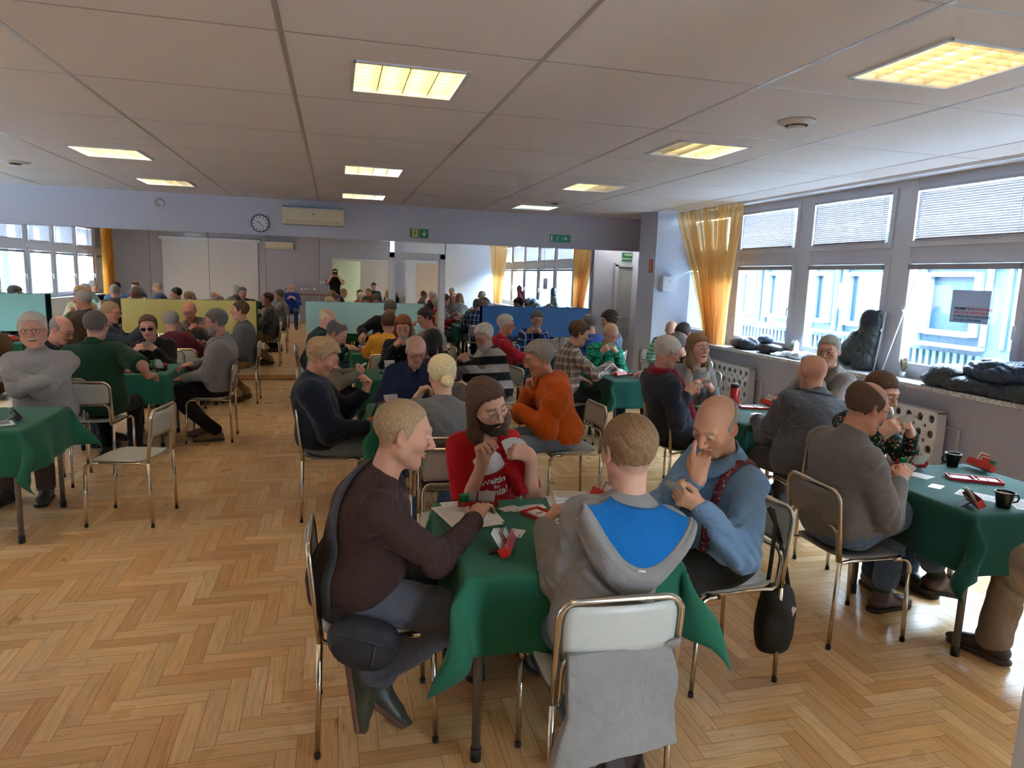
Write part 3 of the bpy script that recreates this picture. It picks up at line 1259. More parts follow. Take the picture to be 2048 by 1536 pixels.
    if fine >= 2 and P.get('open', .42) > 0:
        gz = P.get('gaze', (0, -.25))
        for s in (-1, 1):
            cen = np.array(hp(s * .031, .0800, .009))
            gdir = unit(HR @ np.array([gz[0], 1, gz[1]]))
            vs, fs = [], []
            n1, n2 = 14, 18
            for i in range(n1 + 1):
                for j in range(n2):
                    a, b = PI * i / n1, 2 * PI * j / n2
                    vs.append((math.sin(a) * math.cos(b), math.sin(a) * math.sin(b), math.cos(a)))
            vs = np.array(vs)
            z = gdir
            x_ = unit(np.cross([0, 0, 1.0], z))
            y_ = np.cross(z, x_)
            ang = np.arccos(np.clip(vs[:, 2], -1, 1))
            pts = cen + (vs[:, :1] * x_ + vs[:, 1:2] * y_ + vs[:, 2:] * z) * .0138 * hs
            for i in range(n1):
                for j in range(n2):
                    fs.append((i * n2 + j, (i + 1) * n2 + j, (i + 1) * n2 + (j + 1) % n2, i * n2 + (j + 1) % n2))
            iris = np.array(srgb(P.get('iris', '#5c6f80'))[:3])
            cc = np.where((ang < .48)[:, None], iris, np.array([.62, .57, .54]))
            cc = np.where((ang < .24)[:, None], np.array([.01, .01, .01]), cc)
            link('eye', np_mesh('eye', pts, np.array(fs), True, cc), EYE_M, root)
    # ---- glasses
    gl = P.get('glasses')
    if gl:
        mb = MB()
        r = {3: .0013, 2: .0016, 1: .0022, 0: .003}[fine]
        dn = P.get('gdrop', 0.0)
        n = 18
        rx, rz = (.024, .0165) if gl != 'round' else (.022, .0215)
        lens = MB()
        for s in (-1, 1):
            pts = []
            for i in range(n):
                a = 2 * PI * i / n
                ca_, sa_ = math.cos(a), math.sin(a)
                e = .75
                pts.append(hp(s * .032 + rx * math.copysign(abs(ca_) ** e, ca_), .105 - .006 * ((ca_ * s + 0) > 0) * abs(ca_) - dn * .2, .006 - dn + rz * math.copysign(abs(sa_) ** e, sa_)))
            mb.tube(pts, r, 6, closed=True)
            if gl == 'sun':
                lens.poly(pts, .0015, HR[:, 1])
            mb.tube([hp(s * .056, .101 - dn * .2, .010 - dn), hp(s * .078, .085, .012 - dn * .8), hp(s * .0835, .010, .012 - dn * .3), hp(s * .084, -.018, -.004)], r, 6)
        mb.tube([hp(-.009, .107 - dn * .2, .010 - dn), hp(0, .112, .013 - dn), hp(.009, .107 - dn * .2, .010 - dn)], r, 6)
        g = mb.build('glasses', METAL_G if gl in ('metal', 'round') else DARK_G, root)
        if gl == 'sun':
            lens.build('lens', LENS_D, g)
    ctx = dict(torso=lambda p: torso(p, off) + (folds(p, seed, TP['freq'], TP['fold'] * 1.5) if TP.get('fold') else 0), root=root, H=H, HR=HR, Nk=Nk, P=Pv, rt=rt, fw=fw, u=u2, arms=arms, top=top_sdf, loc=loc, legs=legp, Sh=Sh, mid=mid, hp=hp)
    if extra:
        extra(ctx)
    return ctx
# ------------------------------------------------------------------ the hall
XL, XR, YB, YN, HC = -6.6, 5.5, 11.42, -1.0, 2.80     # left wall, window plane, mirror wall, near wall, ceiling
XS = 5.15                                             # front edge of the window sill
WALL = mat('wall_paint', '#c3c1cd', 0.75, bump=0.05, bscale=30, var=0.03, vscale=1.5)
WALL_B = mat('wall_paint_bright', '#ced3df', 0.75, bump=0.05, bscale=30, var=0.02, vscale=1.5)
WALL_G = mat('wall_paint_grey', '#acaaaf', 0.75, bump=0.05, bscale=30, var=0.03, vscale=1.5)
WHITE = mat('white_pvc', '#d9dade', 0.35)
WHITE_D = mat('white_door_paint', '#d8d4cc', 0.45)
CHROME = mat('chrome', '#c6c2bb', 0.18, 1.0)
ALU = mat('aluminium', '#b9b3aa', 0.38, 0.9)

def floor_build():
    v, f, c, uv = [], [], [], []
    rnd = random.Random(5)
    wd, ln = .0725, .3625      # stave width and length (5 : 1)
    g = .0009
    pal = [srgb(x)[:3] for x in ('#dfb582', '#dbae78', '#e4bb88', '#d6a66e', '#dfb582', '#d2a06a', '#e7c292', '#ddb17e')]
    def stave(x, y, w, h):
        o = len(v)
        v.extend([(x + g, y + g, 0), (x + w - g, y + g, 0), (x + w - g, y + h - g, 0), (x + g, y + h - g, 0)])
        f.append((o, o + 1, o + 2, o + 3))
        p = pal[rnd.randrange(len(pal))]
        k = rnd.uniform(.90, 1.07)
        c.extend([tuple(q * k for q in p)] * 4)
        r = rnd.random() * 50
        if w > h:
            uv.extend([(0 + r, 0 + r), (w + r, r), (w + r, h + r), (r, h + r)])
        else:
            uv.extend([(r, r), (r, w + r), (h + r, w + r), (h + r, r)])
    # herringbone: zig-zag units stepping diagonally
    nx0, nx1 = int(XL / wd) - 12, int(XR / wd) + 12
    ny0, ny1 = int(YN / wd) - 12, int(14 / wd) + 12
    # unit cell: horizontal stave at (i, i) steps, vertical stave beside it
    for a in range(-400, 400):
        for b in range(-60, 60):
            # lattice vectors (1,1) and (10,0) in stave widths
            X, Y = (a + 10 * b), a
            if X < nx0 or X > nx1 or Y < ny0 or Y > ny1:
                continue
            stave(X * wd, Y * wd, ln, wd)                     # lies along x, cells X..X+5
            stave((X + 5) * wd, (Y - 4) * wd, wd, ln)         # stands along y
    v = np.array(v, np.float32)
    f = np.array(f)
    keep = (v[f].mean(1)[:, 0] > XL - .3) & (v[f].mean(1)[:, 0] < XR + .5) & (v[f].mean(1)[:, 1] > YN - 1.2) & (v[f].mean(1)[:, 1] < 13)
    cc = np.array(c, np.float32)
    uvs = np.array(uv, np.float32)
    f2 = f[keep]
    vv = v[f2.ravel()]
    c2 = cc[f2.ravel()]
    u2 = uvs[f2.ravel()]
    n = len(f2)
    me = np_mesh('floor', vv, np.arange(4 * n).reshape(n, 4), False, c2)
    ul = me.uv_layers.new(name='UVMap')
    ul.data.foreach_set('uv', u2.ravel())
    m, nt, b = new_mat('oak_parquet')
    a = N(nt, 'ShaderNodeVertexColor', layer_name='Col')
    uvn = N(nt, 'ShaderNodeUVMap')
    mp = N(nt, 'ShaderNodeMapping')
    mp.inputs['Scale'].default_value = (5, 90, 1)
    nz = N(nt, 'ShaderNodeTexNoise')
    nz.inputs['Scale'].default_value = 1.0
    nz.inputs['Detail'].default_value = 4
    nz.inputs['Distortion'].default_value = 0.6
    nt.links.new(uvn.outputs[0], mp.inputs[0])
    nt.links.new(mp.outputs[0], nz.inputs['Vector'])
    rp = N(nt, 'ShaderNodeValToRGB')
    rp.color_ramp.elements[0].position = .3
    rp.color_ramp.elements[0].color = (.72, .66, .60, 1)
    rp.color_ramp.elements[1].position = .62
    rp.color_ramp.elements[1].color = (1.06, 1.04, 1.0, 1)
    nt.links.new(nz.outputs[0], rp.inputs[0])
    mx = N(nt, 'ShaderNodeMix', data_type='RGBA', blend_type='MULTIPLY')
    mx.inputs[0].default_value = .75
    nt.links.new(a.outputs[0], mx.inputs[6])
    nt.links.new(rp.outputs[0], mx.inputs[7])
    nt.links.new(mx.outputs[2], b.inputs['Base Color'])
    tc = N(nt, 'ShaderNodeTexCoord')
    n2 = N(nt, 'ShaderNodeTexNoise')
    n2.inputs['Scale'].default_value = 3.0
    n2.inputs['Detail'].default_value = 5
    nt.links.new(tc.outputs['Object'], n2.inputs['Vector'])
    r2 = N(nt, 'ShaderNodeMapRange')
    r2.inputs[1].default_value = .3
    r2.inputs[2].default_value = .7
    r2.inputs[3].default_value = .26
    r2.inputs[4].default_value = .42
    nt.links.new(n2.outputs[0], r2.inputs[0])
    nt.links.new(r2.outputs[0], b.inputs['Roughness'])
    b.inputs['Specular IOR Level'].default_value = .5
    o = link('floor', me, m)
    o['kind'] = 'structure'
    mb = MB()
    mb.box((-.5, 6, -.062), (13.4, 15.6, .12))
    structure('floor_gaps', mb, mat('dark_joint', '#7a5226', .8))
    bpy.data.objects['floor_gaps'].name = 'floor_underlay'

floor_build()

def walls():
    # mirror wall: solid behind mirrors, with the beam above
    mb = MB()
    mb.box((-1.15, YB + .13, 1.14), (10.96, .20, 2.28))
    structure('wall_back', mb, WALL)
    mb = MB()
    mb.box((-.7, YB + .11, (2.275 + HC) / 2), (11.9, .30, HC - 2.275))
    structure('trim_1', mb, WALL)                     # deep beam over the mirrors
    mb = MB()
    mb.box((-.7, YB - .045, 2.262), (11.75, .03, .028))
    structure('trim_2', mb, WALL)                   # lip under the beam
    # recess beyond the mirror wall
    mb = MB()
    mb.box((4.95, 12.6, 1.4), (1.6, .2, 2.8))
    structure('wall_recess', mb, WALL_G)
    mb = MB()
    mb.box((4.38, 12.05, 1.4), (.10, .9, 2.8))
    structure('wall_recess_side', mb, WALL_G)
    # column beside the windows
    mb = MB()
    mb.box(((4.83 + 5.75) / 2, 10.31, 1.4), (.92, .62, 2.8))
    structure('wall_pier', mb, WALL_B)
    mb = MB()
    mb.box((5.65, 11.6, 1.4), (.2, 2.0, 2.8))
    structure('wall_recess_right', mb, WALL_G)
    # right wall under the windows
    mb = MB()
    mb.box((5.45, 4.85, .42), (.36, 11.65, .84))
    structure('wall_right', mb, mat('parapet_paint', '#a7a3b2', .75, var=.03, vscale=2))
    # left wall under and beside its windows
    mb = MB()
    mb.box((XL - .1, 5.2, .44), (.2, 12.6, .88))
    mb.box((XL - .1, -.2, 1.4), (.2, 1.8, 2.8))
    structure('wall_left', mb, WALL_B)
    # wall behind the camera, with a doorway
    mb = MB()
    mb.box(((XL - .03) / 2, YN - .1, 1.4), (-XL - .03, .2, 2.8))
    mb.box((.885, YN - .1, 2.46), (1.83, .2, .68))
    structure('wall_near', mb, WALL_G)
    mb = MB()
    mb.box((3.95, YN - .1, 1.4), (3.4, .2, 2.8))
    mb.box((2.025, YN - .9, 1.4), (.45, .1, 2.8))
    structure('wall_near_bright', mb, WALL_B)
    mb = MB()
    mb.box((.9, YN - 1.25, 1.4), (2.4, .1, 2.8))
    mb.box((-.25, YN - .7, 1.4), (.1, 1.2, 2.8))
    structure('wall_lobby', mb, mat('lobby_paint', '#8a8560', .8))
    mb = MB()
    mb.box((1.94, 1.10, 1.4), (.30, .42, 2.8))
    structure('wall_pillar', mb, WALL_B)
    mb = MB()
    mb.box((-1.5, YB - .005, .04), (10.2, .02, .07))
    mb2 = MB()
    mb2.box((-3.3, YN + .01, .05), (6.5, .02, .09))
    structure('baseboard_near', mb2, mat('oak_skirting', '#b07c45', .5))

walls()

# ceiling: tiles hang in a grid of thin bars
GX, GXs, GY, GYs = -.233 - 1.244 * 5, 1.244, 3.514 - 1.196 * 4, 1.196
OPEN = []

def ceiling():
    mb = MB()
    mb.box((-.5, 6, HC + .22), (13.4, 15.6, .1))
    structure('ceiling', mb, mat('ceiling_slab', '#8d8880', .9))
    tile = mat('ceiling_tile', '#ece5e3', .85, bump=.12, bscale=220, var=.03, vscale=.8)
    lamps = [(.10, 3.84), (2.57, 2.60), (2.56, 5.00), (.10, 7.44), (.10, 10.0), (2.64, 7.54), (2.66, 10.1), (-2.40, 7.42), (-2.40, 9.72),
             (-2.40, 3.84), (-4.87, 7.42), (-4.87, 3.84), (-4.87, 9.72), (.10, .26), (-2.40, .26), (-4.87, .26), (2.57, .26), (4.84, 11.895)]  # last entry: unseen lamp, added to brighten the recess
    t = MB()
    xs = [GX + GXs * i for i in range(-1, 12)]
    ys = [GY + GYs * j for j in range(-1, 16)]
    for i in range(len(xs) - 1):
        for j in range(len(ys) - 1):
            x0, x1, y0, y1 = xs[i], xs[i + 1], ys[j], ys[j + 1]
            x0, x1 = max(x0, XL), min(x1, 5.60)
            y0, y1 = max(y0, YN - 1.2), min(y1, 12.6)
            if x1 - x0 < .02 or y1 - y0 < .02:
                continue
            x0 += .011; x1 -= .011; y0 += .009; y1 -= .009
            hit = [l for l in lamps if x0 - .3 < l[0] + .3 < x1 + .3 and y0 < l[1] + .3 < y1]
            hit = [l for l in lamps if x0 < l[0] + .3 < x1 and y0 < l[1] + .3 < y1]
            if hit:
                lx, ly = hit[0]
                lx1, ly1 = lx + .60, ly + .60
                lx, lx1 = max(lx, x0), min(lx1, x1)
                ly, ly1 = max(ly, y0), min(ly1, y1)
                for (a, b, c, d) in ((x0, lx, y0, y1), (lx1, x1, y0, y1), (lx, lx1, y0, ly), (lx, lx1, ly1, y1)):
                    if b - a > .004 and d - c > .004:
                        t.box(((a + b) / 2, (c + d) / 2, HC + .008), (b - a, d - c, .016))
            else:
                t.box(((x0 + x1) / 2, (y0 + y1) / 2, HC + .008), (x1 - x0, y1 - y0, .016))
    structure('ceiling_tiles', t, tile)
    b = MB()
    for x in xs:
        if XL < x < 5.6:
            b.box((x, 6, HC + .004), (.024, 15.0, .012))
    structure('ceiling_bars', b, mat('bar_paint', '#b9aea6', .35, .2))
    b = MB()
    for y in ys:
        if YN - 1 < y < 12.6:
            b.box(((XL + 5.6) / 2, y, HC + .005), (5.6 - XL, .015, .009))
    structure('ceiling_cross_bars', b, mat('bar_paint', '#b9aea6', .35, .2))
    for nm in ('ceiling_tiles', 'ceiling_bars', 'ceiling_cross_bars'):
        pass
    # bulkhead strip over the windows
    b = MB()
    b.box((5.18, 5.0, HC - .012), (.05, 11.3, .03))
    b.box((5.30, 5.0, HC - .006), (.03, 11.3, .018))
    structure('trim_4', b, WHITE)
    return lamps

LAMPS = ceiling()

def lamp_builder(i, x, y, colr, label, lit=(1, 1)):
    """recessed louvre fitting: frame, white tray, two lit tubes halves, louvre grid"""
    t = thing('ceiling_lamp', label, 'ceiling light', (x, y, HC - .004), 0, 'recessed louvre lamps in the ceiling')
    mb = MB()
    w = .60
    for a in (0, w):
        mb.box((a, w / 2, 0), (.022, w + .022, .012))
        mb.box((w / 2, a, 0), (w, .022, .012))
    mb.build('frame', WHITE, t)
    mb = MB()
    mb.box((w / 2, w / 2, .125), (w, w, .01))
    mb.box((.004, w / 2, .065), (.006, w, .12))
    mb.box((w - .004, w / 2, .065), (.006, w, .12))
    mb.box((w / 2, .004, .065), (w, .006, .12))
    mb.box((w / 2, w - .004, .065), (w, .006, .12))
    mb.build('tray', mat('lamp_tray', '#efe6d2', .4), t)
    for k in range(4):
        half = 0 if k < 2 else 1
        mb = MB()
        xx = .075 + .15 * k
        mb.tube([(xx, .03, .085), (xx, w - .03, .085)], .013, 10)
        cname = colr[half]
        st = lit[half]
        mb.build('tube', mat('tube_%s_%s' % (cname[1:], int(st * 10)), cname, .5, emit=LAMP_POWER * st), t)
    mb = MB()
    for k in range(1, 4):
        mb.box((w * k / 4, w / 2, .028), (.006, w, .042))
    for k in range(1, 8):
        mb.box((w / 2, w * k / 8, .028), (w, .004, .040))
    mb.build('louvre', mat('louvre_metal', '#d8cfb4', .3, .6), t)
    return t

WM, CL, OFF = '#fff0cc', '#e6efff', '#e2e6e4'
LL = ['yellow lit square louvre lamp over the middle aisle, nearest the camera', 'amber lit louvre lamp at the upper right near the windows',
      'louvre lamp left of the round air vent, half dark', 'small lit louvre lamp above the air conditioner, nearer of two',
      'small lit louvre lamp above the air conditioner, farthest along the row', 'half lit louvre lamp in front of the arrow sign',
      'bluish lit louvre lamp closest to the arrow sign', 'warm lit louvre lamp at the left, nearer of two', 'warm lit louvre lamp at the left, next to the wall with the clock',
      'louvre lamp off to the left, in line with the left row, out over the aisle', 'louvre lamp over the far left tables', 'louvre lamp over the near left tables', 'louvre lamp in the far left corner',
      'louvre lamp above the photographer', 'louvre lamp over the projection screen side', 'louvre lamp by the screen corner', 'louvre lamp by the near pillar', 'unseen louvre lamp added to brighten the recess behind the beam']
LC = [((WM, WM), (.55, .55)), ((WM, WM), (.35, .25)), ((OFF, '#fff2cf'), (.10, .6)), ((WM, CL), (.8, .7)), ((WM, CL), (.8, .7)), ((WM, OFF), (.8, .08)), (('#cfe8ff', '#cfe8ff'), (.9, .8)),
      ((WM, WM), (.9, .9)), ((WM, OFF), (.9, .3))] + [((WM, WM), (.7, .7))] * 8 + [((CL, CL), (3.0, 3.0))]
for i, (x, y) in enumerate(LAMPS):
    lamp_builder(i, x, y, LC[i][0], LL[i], LC[i][1])

def ceiling_bits():
    t = thing('air_vent', 'round white ceiling vent between the lamps near the windows', 'vent', (2.94, 4.13, HC - .002))
    mb = MB()
    mb.lathe([(.0, -.050), (.050, -.050), (.060, -.042), (.05, -.03), (.0, -.03)], n=32)
    mb.build('cap', mat('vent_white', '#cfc9c2', .4), t)
    mb = MB()
    mb.lathe([(.075, -.03), (.115, -.012), (.118, .0), (.07, .0), (.075, -.03)], n=32)
    mb.build('ring', mat('vent_white', '#cfc9c2', .4), t)
    mb = MB()
    mb.lathe([(0, -.006), (.08, -.006), (.08, 0)], n=24)
    mb.build('throat', mat('vent_dark', '#2a2522', .6), t)
    for (x, y, lab) in ((3.01, 9.54, 'small dark ceiling vent beside the bluish lamp'), (-3.37, 8.89, 'slim dark round vent at the far left of the ceiling')):
        t = thing('ceiling_vent', lab, 'vent', (x, y, HC - .002))
        mb = MB()
        mb.lathe([(.0, -.022), (.13, -.012), (.15, 0)], n=20)
        mb.build('dish', mat('vent_white', '#cfc9c2', .4), t)
        mb = MB()
        mb.lathe([(.0, -.030), (.05, -.028), (.06, -.02)], n=16)
        mb.build('core', mat('vent_dark', '#2a2522', .6), t)
    o = MB()
    o.lathe([(0, -.03), (.05, -.028), (.06, -.01), (.06, 0)], n=20, R=Matrix.Rotation(PI / 2, 3, 'X'))
    s = o.build('smoke_detector', mat('vent_white', '#cfc9c2', .4))
    s.location = (-2.49, YB - .075, 2.64)
    tag(s, 'small round white detector on the beam left of the clock', 'detector')

ceiling_bits()

# mirrors
def mirrors():
    mm, nt, b = new_mat('mirror_glass')
    b.inputs['Base Color'].default_value = (.90, .92, .92, 1)
    b.inputs['Metallic'].default_value = 1.0
    b.inputs['Roughness'].default_value = 0.0
    edges = [-6.55, -5.92, -5.11, -4.29, -3.48, -2.67, -1.855, -1.04, -.24, .845]
    names = ['in the far left corner', 'second from the far left corner', 'third from the far left corner', 'left of the pale green board end', 'between the green and the yellow board',
             'behind the left half of the yellow board', 'behind the right half of the yellow board, under the clock', 'between the yellow and the pale green board', 'left of the white door frame']
    k = 0
    for a, c in zip(edges[:-1], edges[1:]):
        mb = MB()
        mb.box(((a + c) / 2, YB + .012, 1.145), (c - a - .005, .012, 2.24))
        o = mb.build('wall_mirror', mm)
        tag(o, 'tall frameless wall mirror panel ' + names[k], 'mirror', 'mirror panels on the back wall')
        k += 1
    for a, c, nme in ((1.76, 2.60, 'right of the white door frame'), (2.60, 3.46, 'behind the left half of the blue board'), (3.46, 4.33, 'behind the right end of the blue board, by the recess')):
        mb = MB()
        mb.box(((a + c) / 2, YB + .012, 1.145), (c - a - .005, .012, 2.24))
        o = mb.build('wall_mirror', mm)
        tag(o, 'tall frameless wall mirror panel ' + nme, 'mirror', 'mirror panels on the back wall')
    # door in the mirror wall
    mb = MB()
    mb.box((1.30, YB + .012, 2.17), (.90, .012, .19))
    o = mb.build('wall_mirror', mm)
    tag(o, 'narrow wall mirror strip above the white door frame', 'mirror', 'mirror panels on the back wall')
    mb = MB()
    mb.box((.885, YB - .02, 1.03), (.085, .07, 2.06))
    mb.box((1.71, YB - .02, 1.03), (.085, .07, 2.06))
    mb.box((1.30, YB - .02, 2.03), (.90, .07, .085))
    mb.box((.935, YB - .01, 1.0), (.03, .05, 2.0))
    mb.box((1.66, YB - .01, 1.0), (.03, .05, 2.0))
    mb.box((1.30, YB - .01, 1.975), (.72, .05, .03))
    d = structure('door_1', mb, WHITE)
    mb = MB()
    mb.box((1.30, YB + .004, .98), (.70, .012, 1.96))
    mb.build('door_mirror', mm, d)
    mb = MB()
    mb.box((1.62, YB - .035, 1.02), (.035, .012, .20))
    mb.tube([(1.62, YB - .04, 1.06), (1.62, YB - .085, 1.06), (1.53, YB - .085, 1.06)], .009, 8)
    mb.build('handle', mat('brass', '#b79a5a', .3, .9), d)
    # low coloured boards
    for (a, c, z0, z1, col, lab) in ((-6.2, -4.04, .74, 1.275, '#86bcb2', 'grey green board on the mirror wall at the far left'), (-3.06, -1.18, .73, 1.24, '#d8c874', 'yellow board screwed low on the mirror wall'),
                                     (-.45, 1.40, .76, 1.255, '#b3e0dc', 'pale mint board on the mirror wall in front of the white door frame'), (2.38, 4.27, .74, 1.245, '#155a9c', 'blue board on the mirror wall at the right')):
        t = thing('wall_board', lab, 'board', ((a + c) / 2, YB - .10, z0))
        mb = MB()
        mb.box((0, 0, (z1 - z0) / 2), (c - a, .022, z1 - z0), bevel=.004)
        mb.build('panel', mat('board_' + col[1:], col, .45, var=.04, vscale=2), t)
        mb = MB()
        for k in range(9):
            x = -(c - a) / 2 + (c - a) * (k + .5) / 9
            mb.box((x, .0, z1 - z0 + .004), (.018, .026, .014))
        mb.build('clip', WHITE, t)
        mb = MB()
        for x in (-(c - a) / 2 + .2, (c - a) / 2 - .2):
            mb.box((x, .055, (z1 - z0) / 2), (.04, .09, .04))
        mb.build('bracket', ALU, t)
    mb = MB()
    mb.box((-.9, YB - .01, .045), (10.4, .02, .06))
    structure('baseboard_back', mb, mat('oak_skirting', '#b07c45', .5))

mirrors()

def text_mesh(s, size, name, m, parent=None, bold=0.0, extr=.0008, spacing=1.0, align='CENTER', shear=0.0):
    cu = bpy.data.curves.new(name, 'FONT')
    cu.body = s
    cu.size = size
    cu.extrude = extr
    cu.offset = bold
    cu.space_character = spacing
    cu.shear = shear
    cu.align_x = align
    cu.align_y = 'CENTER'
    cu.resolution_u = 3
    o = bpy.data.objects.new(name, cu)
    COL.objects.link(o)
    dg = bpy.context.evaluated_depsgraph_get()
    me = bpy.data.meshes.new_from_object(o.evaluated_get(dg))
    bpy.data.objects.remove(o)
    me.name = name
    me.materials.clear()
    return link(name, me, m, parent)

def wall_bits():
    # clock
    t = thing('wall_clock', 'round white wall clock on the beam above the mirrors', 'clock', (-1.10, YB - .06, 2.42))
    R = Matrix.Rotation(PI / 2, 3, 'X')
    mb = MB()
    mb.lathe([(.118, .0), (.132, .0), (.134, .03), (.122, .036), (.116, .02)], n=40, R=R)
    mb.build('rim', mat('clock_rim', '#5e5f68', .35, .4), t)
    mb = MB()
    mb.lathe([(0, .018), (.120, .018)], n=40, R=R)
    mb.build('dial', mat('clock_dial', '#dcdde0', .5), t)
    mb = MB()
    for k in range(12):
        a = k * PI / 6
        mb.box((.095 * math.sin(a), -.021, .095 * math.cos(a)), (.012, .003, .018), Matrix.Rotation(a, 3, 'Y'))
    mb.build('dial_marks', mat('clock_black', '#1c1c22', .5), t)
    for nm, a, l, w_ in (('hour_hand', math.radians(-62), .060, .010), ('minute_hand', math.radians(137), .090, .007)):
        mb = MB()
        mb.box((math.sin(a) * l * .42, -.025, math.cos(a) * l * .42), (w_, .003, l), Matrix.Rotation(a, 3, 'Y'))
        mb.build(nm, mat('clock_black', '#1c1c22', .5), t)
    # air conditioner
    for (x0, x1, z0, z1, y, sgn, lab) in ((-.77, .14, 2.42, 2.705, YB - .045, -1, 'cream wall mounted air conditioner above the mirrors'), (-2.18, -1.30, 2.40, 2.66, YN + .005, 1, 'cream air conditioner on the wall behind the camera, seen in the mirror')):
        t = thing('air_conditioner', lab, 'air conditioner', ((x0 + x1) / 2, y, z0))
        w_ = x1 - x0
        h_ = z1 - z0
        mb = MB()
        mb.box((0, sgn * .10, h_ / 2 - .015), (w_, .19, h_ - .035), bevel=.018)
        mb.build('casing', mat('ac_cream', '#d9ccab', .45), t)
        mb = MB()
        mb.box((0, sgn * .10, h_ - .02), (w_ - .02, .17, .03))
        for k in range(5):
            mb.box((-w_ / 2 + .1 + k * (w_ - .2) / 4, sgn * .10, h_ - .004), (.015, .18, .02))
        mb.build('intake_grille', mat('ac_grille', '#7f95ad', .4), t)
        mb = MB()
        mb.box((0, sgn * .197, .045), (w_ - .08, .006, .05))
        mb.build('outlet_flap', mat('ac_flap', '#cdbf9d', .45), t)
        mb = MB()
        mb.box((.0, sgn * .197, h_ * .58), (.035, .004, .012))
        mb.box((w_ / 2 - .10, sgn * .197, .045), (.03, .012, .008))
        mb.build('badge', mat('ac_badge', '#5b5348', .4), t)
    # escape signs
    G = mat('sign_green', '#1f7a52', .4)
    Wt = mat('sign_white', '#e6e2c0', .5)
    t = thing('exit_sign', 'green emergency sign with running man and down arrow above the mirrors', 'sign', (1.32, YB - .048, 2.385))
    for x in (-.078, .078):
        mb = MB()
        mb.box((x, 0, 0), (.142, .006, .142))
        mb.build('plate', G, t)
    mb = MB()
    mb.box((-.070, -.0045, 0), (.092, .003, .122))
    mb.build('doorway_symbol', mat('sign_yellow', '#d9c878', .5), t)
    run_man(t, -.072, -.007, 0, .105, G)
    arrow(t, .078, -.005, 0, .10, Wt, 'down')
    t = thing('exit_sign', 'small green emergency sign with right arrow near the column', 'sign', (3.71, YB - .048, 2.41))
    mb = MB()
    mb.box((0, 0, 0), (.36, .008, .125))
    mb.build('plate', mat('sign_green_b', '#15936a', .4), t)
    Wb = mat('sign_bright', '#dfeee8', .5)
    run_man(t, -.055, -.007, 0, .095, Wb)
    mb = MB()
    mb.box((-.155, -.006, 0), (.022, .003, .09))
    mb.build('doorway_symbol', Wb, t)
    arrow(t, .085, -.006, 0, .09, Wb, 'right')
    # sign above the recess door
    t = thing('door_sign', 'dark green two line sign above the door in the recess', 'sign', (5.46, 12.49, 2.19))
    mb = MB()
    mb.box((0, 0, 0), (.26, .008, .17))
    mb.build('plate', mat('sign_dkgreen', '#1c5c38', .5), t)
    for s, z in (('WYJSCIE', .04), ('EWAKUACYJNE', -.035)):
        o = text_mesh(s, .042, 'lettering', Wt, t)
        o.rotation_euler = (PI / 2, 0, 0)
        o.location = (0, -.006, z)
    # red sign on the column
    t = thing('red_sign', 'narrow red fire sign on the side of the column', 'sign', (4.823, 10.14, 1.98))
    mb = MB()
    mb.box((0, 0, 0), (.006, .13, .21))
    mb.build('plate', mat('sign_red', '#c2442c', .45), t)
    mb = MB()
    mb.box((-.005, 0, -.02), (.003, .03, .11))
    mb.box((-.005, 0, .055), (.003, .06, .02))
    mb.build('symbol', mat('sign_pink', '#e8b9a4', .5), t)
    t = thing('wall_dispenser', 'white box on the lit face of the column beside the curtain', 'box', (5.02, 9.995, 1.60))
    mb = MB()
    mb.box((0, -.055, .11), (.19, .11, .24), bevel=.012)
    mb.build('casing', WHITE, t)
    mb = MB()
    mb.box((.02, -.113, .15), (.02, .006, .02))
    mb.build('button', mat('grey_plastic', '#8b93a0', .4), t)
    # recess door
    mb = MB()
    mb.box((5.22, 12.47, 1.02), (.07, .06, 2.04))
    mb.box((5.54, 12.47, 2.035), (.70, .06, .07))
    d = structure('door_2', mb, mat('door_trim', '#b6b3b0', .5))
    mb = MB()
    mb.box((5.54, 12.485, .99), (.58, .04, 1.98))
    mb.build('door_leaf', mat('door_leaf_grey', '#a5a19a', .5), d)
    mb = MB()
    for (x, z, w_, h_) in ((5.45, 1.45, .20, .85), (5.45, .50, .20, .55)):
        for s in (-1, 1):
            mb.box((x + s * w_ / 2, 12.462, z), (.014, .012, h_))
            mb.box((x, 12.462, z + s * h_ / 2), (w_, .012, .014))
    mb.build('door_moulding', mat('door_leaf_grey', '#a5a19a', .5), d)
    mb = MB()
    mb.tube([(5.33, 12.46, 1.03), (5.33, 12.42, 1.03), (5.42, 12.42, 1.03)], .009, 8)
    mb.build('door_handle', CHROME, d)

def run_man(t, x, y, z, s, m):
    mb = MB()
    k = s / 10.0
    def ln(a, b, w_):
        mb.tube([(x + a[0] * k, y, z + a[1] * k), (x + b[0] * k, y, z + b[1] * k)], w_ * k, 6)
    mb.lathe([(0, -.001), (1.0 * k, -.001), (1.0 * k, .001), (0, .001)], (x + .6 * k, y, z + 3.9 * k), 12, Matrix.Rotation(PI / 2, 3, 'X'))
    ln((.2, 2.3), (-.4, -.4), .75)
    ln((.2, 2.2), (2.2, 1.2), .42)
    ln((.1, 2.2), (-2.0, 1.6), .42)
    ln((-2.0, 1.6), (-2.3, .2), .40)
    ln((-.3, -.5), (1.7, -1.4), .5)
    ln((1.7, -1.4), (1.2, -3.8), .45)
    ln((-.4, -.5), (-1.4, -2.6), .5)
    ln((-1.4, -2.6), (-3.4, -3.1), .42)
    mb.build('running_man', m, t)

